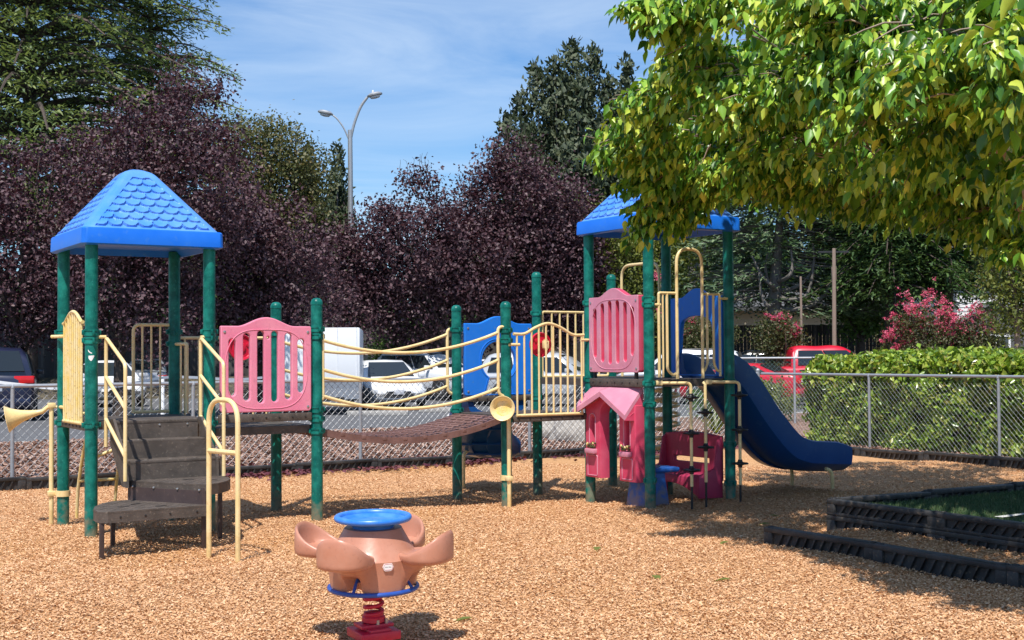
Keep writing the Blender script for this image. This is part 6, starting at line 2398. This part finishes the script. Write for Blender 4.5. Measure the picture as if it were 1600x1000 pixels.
def house_siding(name, x0, x1, y, z0, z1, m, lap=.19, parent=None):
    mb = MB()
    n = int((z1 - z0) / lap)
    for k in range(n):
        za, zb = z0 + k * (z1 - z0) / n, z0 + (k + 1) * (z1 - z0) / n
        vv = [(x0, y - .03, za), (x1, y - .03, za), (x1, y, zb), (x0, y, zb), (x0, y + .2, za), (x1, y + .2, za), (x1, y + .2, zb), (x0, y + .2, zb)]
        mb.add(vv, [(0, 1, 2, 3), (0, 4, 5, 1), (1, 5, 6, 2), (3, 2, 6, 7), (0, 3, 7, 4)])
    return mb.build(name, m, parent, smooth=0)
def window(parent, x, y, z, w, h):
    f = MB()
    for (c, s) in (((x, y, z + h / 2), (w + .2, .08, .10)), ((x, y, z - h / 2), (w + .2, .10, .10)), ((x - w / 2 - .05, y, z), (.10, .07, h - .1)), ((x + w / 2 + .05, y, z), (.10, .07, h - .1)), ((x, y, z), (.05, .06, h - .1))):
        f.box(c, s)
    fo = f.build('window', M['white'], parent, smooth=0)
    g = MB(); g.box((x, y + .02, z), (w, .03, h)); g.build('pane', M['window'], fo, smooth=0)
HD = 66.0
b0 = WG(1130, HD); b1 = WG(1498, HD)
hb = thing('beige_house', 'beige house with lap siding seen between the redwood trunks', 'house', (b0.x, HD, .8))
wl = b1.x - b0.x
house_siding('wall', 0, wl, 0, 0, 3.2, M['beige_wall'], parent=hb)
mb = MB(); mb.add([(-.5, -.7, 3.15), (wl + .5, -.7, 3.15), (wl + .5, 4.5, 4.1), (-.5, 4.5, 4.1), (wl + .5, 9.5, 3.1), (-.5, 9.5, 3.1)], [(0, 1, 2, 3), (3, 2, 4, 5)])
mb.add([(-.5, -.68, 2.95), (wl + .5, -.68, 2.95), (wl + .5, -.68, 3.15), (-.5, -.68, 3.15)], [(0, 1, 2, 3)])
mb.build('roof', M['grey_roof'], hb, smooth=0)
mb = MB(); mb.box((wl / 2, 4.6, 1.6), (wl, 8.6, 3.1)); mb.build('side_walls', M['beige_wall'], hb, smooth=0)
for xp, w in ((1435, 1.3), (1462, 1.3), (1405, 1.0)):
    window(hb, WG(xp, HD).x - b0.x, -.06, 2.1, w, 1.4)
c0_, c1_ = WG(1496, 60), WG(1640, 60)
hw = thing('white_house', 'white gabled house with grey roof at the right edge', 'house', (c0_.x, 60, .6))
wl = c1_.x - c0_.x
house_siding('wall', 0, wl, 0, 0, 4.6, M['white_wall'], parent=hw)
mb = MB(); mb.box((wl / 2, 4.2, 2.3), (wl, 8, 4.55)); mb.build('side_walls', M['white_wall'], hw, smooth=0)
mb = MB()
gx = WG(1556, 59).x - c0_.x
mb.add([(gx - 2.0, -1.2, 2.1), (gx, -1.2, 3.3), (gx + 2.0, -1.2, 2.1), (gx - 2.0, .1, 2.1), (gx, .1, 3.3), (gx + 2.0, .1, 2.1)], [(0, 1, 4, 3), (1, 2, 5, 4)])
mb.add([(-.6, -.5, 4.55), (wl + .6, -.5, 4.55), (wl + .6, 4.2, 6.9), (-.6, 4.2, 6.9), (wl + .6, 8.9, 4.55), (-.6, 8.9, 4.55)], [(0, 1, 2, 3), (3, 2, 4, 5)])
mb.build('roof', M['grey_roof'], hw, smooth=0)
mb = MB(); mb.add([(gx - 1.75, -1.0, 0), (gx + 1.75, -1.0, 0), (gx + 1.75, -1.0, 2.15), (gx, -1.0, 3.15), (gx - 1.75, -1.0, 2.15), (gx - 1.75, .0, 0), (gx + 1.75, 0, 0), (gx + 1.75, 0, 2.15), (gx, 0, 3.15), (gx - 1.75, 0, 2.15)], [(0, 1, 2, 3, 4), (0, 4, 9, 5), (1, 6, 7, 2)])
mb.build('porch_gable', M['grey_roof'], hw, smooth=0)
window(hw, 1.3, -.06, 2.4, 1.0, 1.4)
window(hw, gx, -1.05, 1.2, 1.1, 1.1)

# far trees that close the horizon
def far_woods():
    n = 52000
    x = -60 + rng.random(n) * 130
    ht = 7.2 + 1.3 * np.sin(x * .21) + 1.2 * np.sin(x * .53 + 2) + .8 * np.sin(x * 1.3)
    ht = np.where(x > 12, ht + 2.2, ht)
    z = rng.random(n) ** .8 * ht
    y = 82 + rng.normal(size=n) * 2.2
    pos = np.stack([x, y, z + .5], 1)
    nr = unit(n) + np.array([0, -.6, .6])
    o = scatter('far_woods', LEAF2_V, LEAF2_F, pos, frames_from(nr, unit(n)), .5 + rng.random(n) * .7, M['redwood'])
    tag(o, 'dark green mass of distant trees closing the horizon', 'woods', kind='stuff')
far_woods()

# ------------------------------------------------------------------ vehicles
def car(label, kind, m, loc, yaw, cat='car', L_=4.6, Wd=1.82, H=1.45, group='cars parked in the lot'):
    """x forward, y left, z up"""
    t = thing({'sedan': 'parked_car', 'suv': 'parked_suv', 'truck': 'pickup_truck'}[kind], label, cat, loc, yaw, group)
    hw = Wd / 2
    gc = .20 if kind == 'sedan' else .26
    belt = {'sedan': .93, 'suv': .62 * H, 'truck': 1.18}[kind]
    hood = {'sedan': .84, 'suv': .59 * H, 'truck': 1.12}[kind]
    rear = {'sedan': .98, 'suv': .62 * H, 'truck': 1.14}[kind]
    xr, xf = -L_ / 2, L_ / 2
    # lower body: stations along the length (x, top z, half width, bottom z)
    if kind == 'sedan':
        st = [(xr, rear - .22, hw * .80, .38), (xr + .05, rear - .08, hw * .90, .30), (xr + .25, rear - .02, hw * .97, gc), (xr + .95, rear, hw, gc), (0, belt, hw, gc), (xf - 1.45, belt, hw, gc), (xf - .9, hood, hw * .985, gc), (xf - .35, hood - .10, hw * .94, gc), (xf - .08, hood - .20, hw * .82, .25), (xf, hood - .30, hw * .70, .32)]
    elif kind == 'suv':
        st = [(xr, rear - .12, hw * .86, .42), (xr + .06, rear - .02, hw * .95, .32), (xr + .3, rear, hw, gc), (0, belt, hw, gc), (xf - 1.35, belt, hw, gc), (xf - .8, hood, hw * .985, gc), (xf - .30, hood - .06, hw * .95, gc), (xf - .06, hood - .16, hw * .86, .30), (xf, hood - .28, hw * .78, .36)]
    else:
        st = [(xr, rear - .03, hw * .95, .50), (xr + .05, rear, hw * .98, .45), (xr + 1.7, rear, hw, .38), (-.1, belt, hw, .36), (xf - 1.45, belt, hw, .36), (xf - .9, hood, hw * .985, .36), (xf - .25, hood - .06, hw * .96, .38), (xf - .04, hood - .14, hw * .90, .44), (xf, hood - .22, hw * .84, .5)]
    rings = []
    for (x, zt, w, zb) in st:
        rings.append([(x, -w * .90, zb), (x, -w, zb + .16), (x, -w, zt - .16), (x, -w * .965, zt - .05), (x, -w * .86, zt), (x, 0, zt + .025), (x, w * .86, zt), (x, w * .965, zt - .05), (x, w, zt - .16), (x, w, zb + .16), (x, w * .90, zb)])
    b = MB(); b.loft(rings)
    # cabin
    if kind == 'sedan': cab = [(xr + .70, rear - .03), (xr + 1.45, H), (.25, H), (xf - 1.15, belt - .03)]
    elif kind == 'suv': cab = [(xr + .12, belt - .03), (xr + .34, H), (.35, H), (xf - 1.12, belt - .03)]
    else: cab = [(-1.05, belt - .03), (-.92, H), (.75, H), (xf - 1.35, belt - .03)]
    wb, wt = hw * .93, hw * .72
    pts = smooth_path([(cab[0][0], cab[0][1], wb * .94), (cab[1][0], cab[1][1] - .04, wt * 1.0), ((cab[1][0] + cab[2][0]) / 2, H, wt * 1.02), (cab[2][0], cab[2][1] - .03, wt), (cab[3][0], cab[3][1], wb * .94)], 5)
    rr = []
    for p in pts:
        x, zt, w = p.x, p.y, p.z
        zt = max(zt, belt - .06)
        f = (zt - belt) / max(.01, H - belt)
        wB = wb
        rr.append([(x, -wB, belt - .06), (x, -(wB + (wt - wB) * max(0, f) * .86), belt + (zt - belt) * .84 if zt > belt else zt), (x, -wt * .86 if f > .4 else -wB * .9, zt), (x, 0, zt + .02), (x, wt * .86 if f > .4 else wB * .9, zt), (x, (wB + (wt - wB) * max(0, f) * .86), belt + (zt - belt) * .84 if zt > belt else zt), (x, wB, belt - .06)])
    b.loft(rr)
    body = b.build('body', m, t, smooth=50)
    # glass: windscreen, rear window, side windows
    def quad(name, q, mat=M['glass'], push=0.0):
        q = [Vector(p) for p in q]
        n = (q[1] - q[0]).cross(q[3] - q[0]).normalized()
        c = sum(q, Vector()) / 4
        if n.dot(c - Vector((0, 0, .7))) < 0: n = -n
        g = MB()
        vv = [tuple(p + n * (.014 + push)) for p in q] + [tuple(p - n * .03) for p in q]
        g.add(vv, [(0, 1, 2, 3), (0, 4, 5, 1), (1, 5, 6, 2), (2, 6, 7, 3), (3, 7, 4, 0)])
        return g.build(name, mat, t, smooth=0, bevel=.004, seg=1)
    def lerp2(p, q, f): return (p[0] + (q[0] - p[0]) * f, p[1] + (q[1] - p[1]) * f)
    r0, r1 = lerp2(cab[0], cab[1], .14), lerp2(cab[0], cab[1], .88)
    f0, f1 = lerp2(cab[3], cab[2], .10), lerp2(cab[3], cab[2], .90)
    quad('rear_window', [(r0[0], -wb * .80, r0[1] + .02), (r0[0], wb * .80, r0[1] + .02), (r1[0], wt * .82, r1[1] + .01), (r1[0], -wt * .82, r1[1] + .01)], push=.07 if kind == 'suv' else .01)
    quad('windscreen', [(f0[0], -wb * .84, f0[1] + .03), (f0[0], wb * .84, f0[1] + .03), (f1[0], wt * .84, f1[1] + .01), (f1[0], -wt * .84, f1[1] + .01)])
    zl, zh = belt + .03, belt + (H - belt) * .80
    wl_, wh_ = wb * .995, wb + (wt - wb) * .70
    xa, xb = r0[0] + .18, f0[0] - .12
    xta, xtb = r1[0] + .12, f1[0] - .02
    n_w = 2 if kind != 'suv' else 3
    for s in (-1, 1):
        for k in range(n_w):
            u0, u1 = k / n_w + .012, (k + 1) / n_w - .012
            A0, A1 = xa + (xb - xa) * u0, xa + (xb - xa) * u1
            B0, B1 = xta + (xtb - xta) * u0, xta + (xtb - xta) * u1
            quad('side_window', [(A0, s * wl_, zl), (A1, s * wl_, zl), (B1, s * wh_, zh), (B0, s * wh_, zh)])
        # door seams, handles, mirror
        mr = MB(); mr.box((f0[0] - .30, s * (hw + .10), belt + .08), (.12, .20, .14), ch=.03); mr.build('mirror', m, t)
        for x in ((xa + xb) / 2 - .1, xa + .15):
            hd = MB(); hd.box((x, s * (hw + .005), belt - .14), (.17, .03, .035), ch=.008); hd.build('door_handle', M['dark_trim'] if kind == 'truck' else m, t)
        sl = MB(); sl.box((0, s * (hw - .02), gc + .06), (L_ * .5, .05, .10)); sl.build('side_skirt', M['dark_trim'], t)
    wr = .33 if kind == 'sedan' else (.36 if kind == 'suv' else .40)
    for x in (xf - .92, xr + .95 if kind != 'truck' else xr + 1.2):
        for s in (-1, 1):
            ar = MB()
            ar.lathe([(wr + .06, hw - .10), (wr + .06, hw + .004), (wr + .03, hw + .006), (.02, hw + .002)], 22, Matrix.Translation((x, 0, wr)) @ Matrix.Rotation(-s * PI / 2, 4, 'X'))
            ar.build('wheel_arch', M['dark_trim'], t)
            w = MB()
            w.lathe([(wr * .62, hw - .14), (wr - .02, hw - .16), (wr, hw - .12), (wr, hw + .0), (wr - .03, hw + .022), (wr * .66, hw + .016)], 24, Matrix.Translation((x, 0, wr)) @ Matrix.Rotation(-s * PI / 2, 4, 'X'))
            wo_ = w.build('wheel', M['tyre'], t)
            rm = MB()
            T = Matrix.Translation((x, 0, wr)) @ Matrix.Rotation(-s * PI / 2, 4, 'X')
            rm.lathe([(wr * .67, hw + .012), (wr * .62, hw + .024), (wr * .60, hw - .02), (.05, hw - .01)], 20, T)
            for k in range(5):
                rm.box((wr * .36, 0, hw + .008), (wr * .52, .055, .024), T @ Matrix.Rotation(k * 2 * PI / 5, 4, 'Z'))
            rm.lathe([(.07, hw - .01), (.07, hw + .024), (.01, hw + .028)], 12, T)
            rm.build('rim', M['rim'], wo_)
    # lamps, grille, plates, bumpers
    for s in (-1, 1):
        hl = MB(); hl.box((xf - .16, s * hw * .70, hood - .30), (.26, .42, .14), rz=-s * .45, ch=.03); hl.build('headlight', M['lamp_clear'], t)
        tl = MB()
        if kind == 'sedan': tl.box((xr + .08, s * hw * .72, rear - .24), (.20, .46, .17), rz=s * .25, ch=.03)
        elif kind == 'suv': tl.box((xr + .05, s * hw * .74, rear - .11), (.16, .52, .20), rz=s * .22, ch=.03)
        else: tl.box((xr + .02, s * hw * .90, rear - .25), (.10, .16, .40), ch=.02)
        to = tl.build('taillight', M['lamp_red'], t)
        am = MB(); am.box((xr + .015, s * hw * .66, (rear - .24) if kind != 'truck' else rear - .35), (.12, .16, .06), rz=s * .2); am.build('indicator', M['lamp_amber'] if kind != 'sedan' else M['lamp_clear'], to)
    g = MB()
    gv = [(xf + .012, -.36, hood - .30), (xf + .012, .36, hood - .30), (xf + .012, .50, gc + .14), (xf + .012, -.50, gc + .14)]
    g.add([tuple(p) for p in gv] + [(p[0] - .12, p[1], p[2]) for p in gv], [(0, 1, 2, 3), (0, 4, 5, 1), (1, 5, 6, 2), (2, 6, 7, 3), (3, 7, 4, 0)])
    g.build('grille', M['dark_trim'], t, smooth=0)
    for (x, nm) in ((xf + .02, 'front_plate'), (xr - .012, 'rear_plate')):
        pl = MB(); pl.box((x, 0, (gc + .32) if nm == 'front_plate' else (rear - .33)), (.02, .31, .15), ch=.004); pl.build(nm, M['plate'], t)
    bp = MB(); bp.box((xr + .06, 0, gc + .20), (.20, Wd * .92, .22), ch=.06); bp.build('rear_bumper', m if kind != 'truck' else M['rim'], t)
    lp = MB(); lp.box((xf - .10, 0, gc + .05), (.20, Wd * .80, .10), ch=.03); lp.build('front_lip', M['dark_trim'], t)
    if kind == 'suv':
        for s in (-1, 1):
            rl = MB(); rl.tube([(xr + .7, s * wt * .80, H + .02), (xr + .8, s * wt * .80, H + .06), (.2, s * wt * .80, H + .06), (.3, s * wt * .80, H + .02)], .018, 6); rl.build('roof_rail', M['dark_trim'], t)
    if kind == 'truck':
        bd = MB(); bd.box((xr + .95, 0, rear + .012), (1.55, Wd * .80, .03)); bd.build('bed_cover', M['dark_trim'], t)
    return t
R_ = math.radians
car('dark blue SUV seen from behind at the far left', 'suv', M['car_navy'], WG(0, 36.5, 0), R_(109), 'SUV', 4.8, 1.88, 1.86)
car('white sedan nose out behind the stairs and plum trunk', 'sedan', M['car_white'], WG(168, 46, 0), R_(-62), 'car', 4.6, 1.82, 1.48)
car('silver sedan seen from behind beyond the stairs', 'sedan', M['car_silver'], WG(231, 57, .05), R_(103), 'car', 4.7, 1.82, 1.47)
car('white sedan with a large black grille beside the cargo trailer', 'sedan', M['car_white'], WG(600, 42, 0), R_(-74), 'car', 4.9, 1.86, 1.45)
car('white compact SUV behind the bridge rails', 'suv', M['car_white'], WG(672, 50, .05), R_(-40), 'SUV', 4.6, 1.85, 1.70)
car('silver SUV seen through the tall guard rail', 'suv', M['car_grey'], WG(862, 43, 0), R_(-18), 'SUV', 4.6, 1.84, 1.66)
car('white sedan seen through the keyhole opening of the blue panel', 'sedan', M['car_white'], WG(775, 46, 0), R_(-95), 'car', 4.6, 1.82, 1.45)
car('white car roof showing behind the white sedan beside the trailer', 'sedan', M['car_white'], WG(555, 58, .1), R_(-60), 'car', 4.6, 1.82, 1.62)
car('white SUV seen through the arch of the slide', 'suv', M['car_white'], WG(1062, 45, 0), R_(165), 'SUV', 4.5, 1.84, 1.72)
car('black car behind the slide beside the white SUV', 'sedan', M['car_black'], WG(1172, 52, .1), R_(170), 'car', 4.6, 1.82, 1.60)
car('low red car between the slide and the red truck', 'sedan', M['car_red'], WG(1160, 43, 0), R_(150), 'car', 4.3, 1.80, 1.28)
car('red pickup truck half hidden by the hedge', 'truck', M['car_red'], WG(1278, 45, 0), R_(-3), 'pickup', 6.1, 1.98, 1.83)
car('white car roof behind the bed of the red truck', 'sedan', M['car_white'], WG(1222, 56, .15), R_(10), 'car', 4.6, 1.82, 1.58)
def trailer():
    # cargo trailer standing beside the white sedan
    D = 37
    base = WG(497, D, 0)
    t = thing('cargo_trailer', 'white box cargo trailer with a checker plate band beside the white sedan', 'trailer', base, R_(5))
    Wt, Ht, Lt = 2.35, 2.25, 3.6
    zt = W(500, 512, D).z
    mb = MB(); mb.box((0, Lt / 2, (zt + .45) / 2), (Wt, Lt, zt - .45), ch=.05); mb.build('box_body', M['trailer'], t)
    mb = MB(); mb.box((0, -.004, .66), (Wt - .03, .02, .52)); mb.build('checker_band', M['checker'], t, smooth=0)
    mb = MB()
    for x in np.linspace(-Wt / 2 + .1, Wt / 2 - .1, 5):
        mb.box((x, -.006, (zt + 1.0) / 2), (.03, .012, zt - 1.0))
        for z in np.linspace(1.0, zt - .1, 9):
            mb.lathe([(.010, 0), (.010, .004), (.003, .006)], 6, Matrix.Translation((x, -.012, z)) @ Matrix.Rotation(PI / 2, 4, 'X'))
    mb.build('seams', M['trailer'], t)
    mb = MB()
    mb.tube([(-.7, 0, .42), (0, -1.05, .42)], .045, 8); mb.tube([(.7, 0, .42), (0, -1.05, .42)], .045, 8); mb.box((0, -1.12, .44), (.12, .24, .10), ch=.02)
    mb.build('tow_frame', M['black_steel'], t)
    mb = MB(); mb.tube([(0, -.85, .15), (0, -.85, 1.05)], .035, 8); mb.box((0, -.85, .12), (.2, .2, .03)); mb.build('jack', M['galv'], t)
    for s in (-1, 1):
        mb = MB(); mb.lathe([(.18, -.10), (.32, -.11), (.33, -.08), (.33, .08), (.32, .11), (.18, .10)], 22, Matrix.Translation((s * (Wt / 2 + .12), Lt * .6, .33)) @ Matrix.Rotation(PI / 2, 4, 'Y')); mb.build('wheel', M['tyre'], t)
trailer()

# bay lines and wheel stops
for k, (x, D0, D1) in enumerate(((300, 33, 39), (440, 34, 40), (700, 36, 42), (820, 36, 42), (960, 37, 43))):
    p0, p1 = WG(x, D0), WG(x + 14, D1)
    d = (p1 - p0).normalized(); n = Vector((-d.y, d.x, 0)) * .06
    mb = MB(); mb.add([(q.x, q.y, -.046) for q in (p0 - n, p0 + n, p1 + n, p1 - n)], [(3, 2, 1, 0)])
    o = mb.build('bay_line', M['line'], None, smooth=0)
    tag(o, kind='structure')
ws_group = 'concrete wheel stops at the car bays'
for k, (x, D, lab) in enumerate(((225, 37.5, 'concrete wheel stop beyond the stairs of the left tower'), (590, 36.5, 'concrete wheel stop in front of the white sedan by the trailer'), (700, 38.5, 'concrete wheel stop in front of the white compact SUV'))):
    mb = MB(); mb.box((0, 0, .03), (1.7, .16, .15), ch=.03)
    o = mb.build('wheel_stop', M['concrete'], None)
    o.location = WG(x, D, -.01)
    tag(o, lab, 'wheel stop', ws_group)

# a few green leaves dropped on the chips
for k, (x, y) in enumerate(((1022, 905), (1190, 818), (1208, 806), (1128, 848), (1140, 702), (930, 862), (1125, 908), (722, 958))):
    v = Vector(((x - 800) / F_PX * (EYE * F_PX / (y - 555)), EYE * F_PX / (y - 555), 0))
    mb = MB()
    tv = [(p[0] * .11, (p[1] - .5) * .11, p[2] * .08 + .012) for p in MUL_V.tolist()]
    Rz = Matrix.Rotation(random.uniform(0, 6), 4, 'Z')
    mb.add(tv, [tuple(f) for f in MUL_F.tolist()], Rz)
    o = mb.build('fallen_leaf', M['lime'], None)
    o.location = (v.x, v.y, float(hill(v.x, v.y)) + .012)
    tag(o, 'small yellow green leaf fallen on the wood chips', 'leaf', 'leaves fallen on the chips')
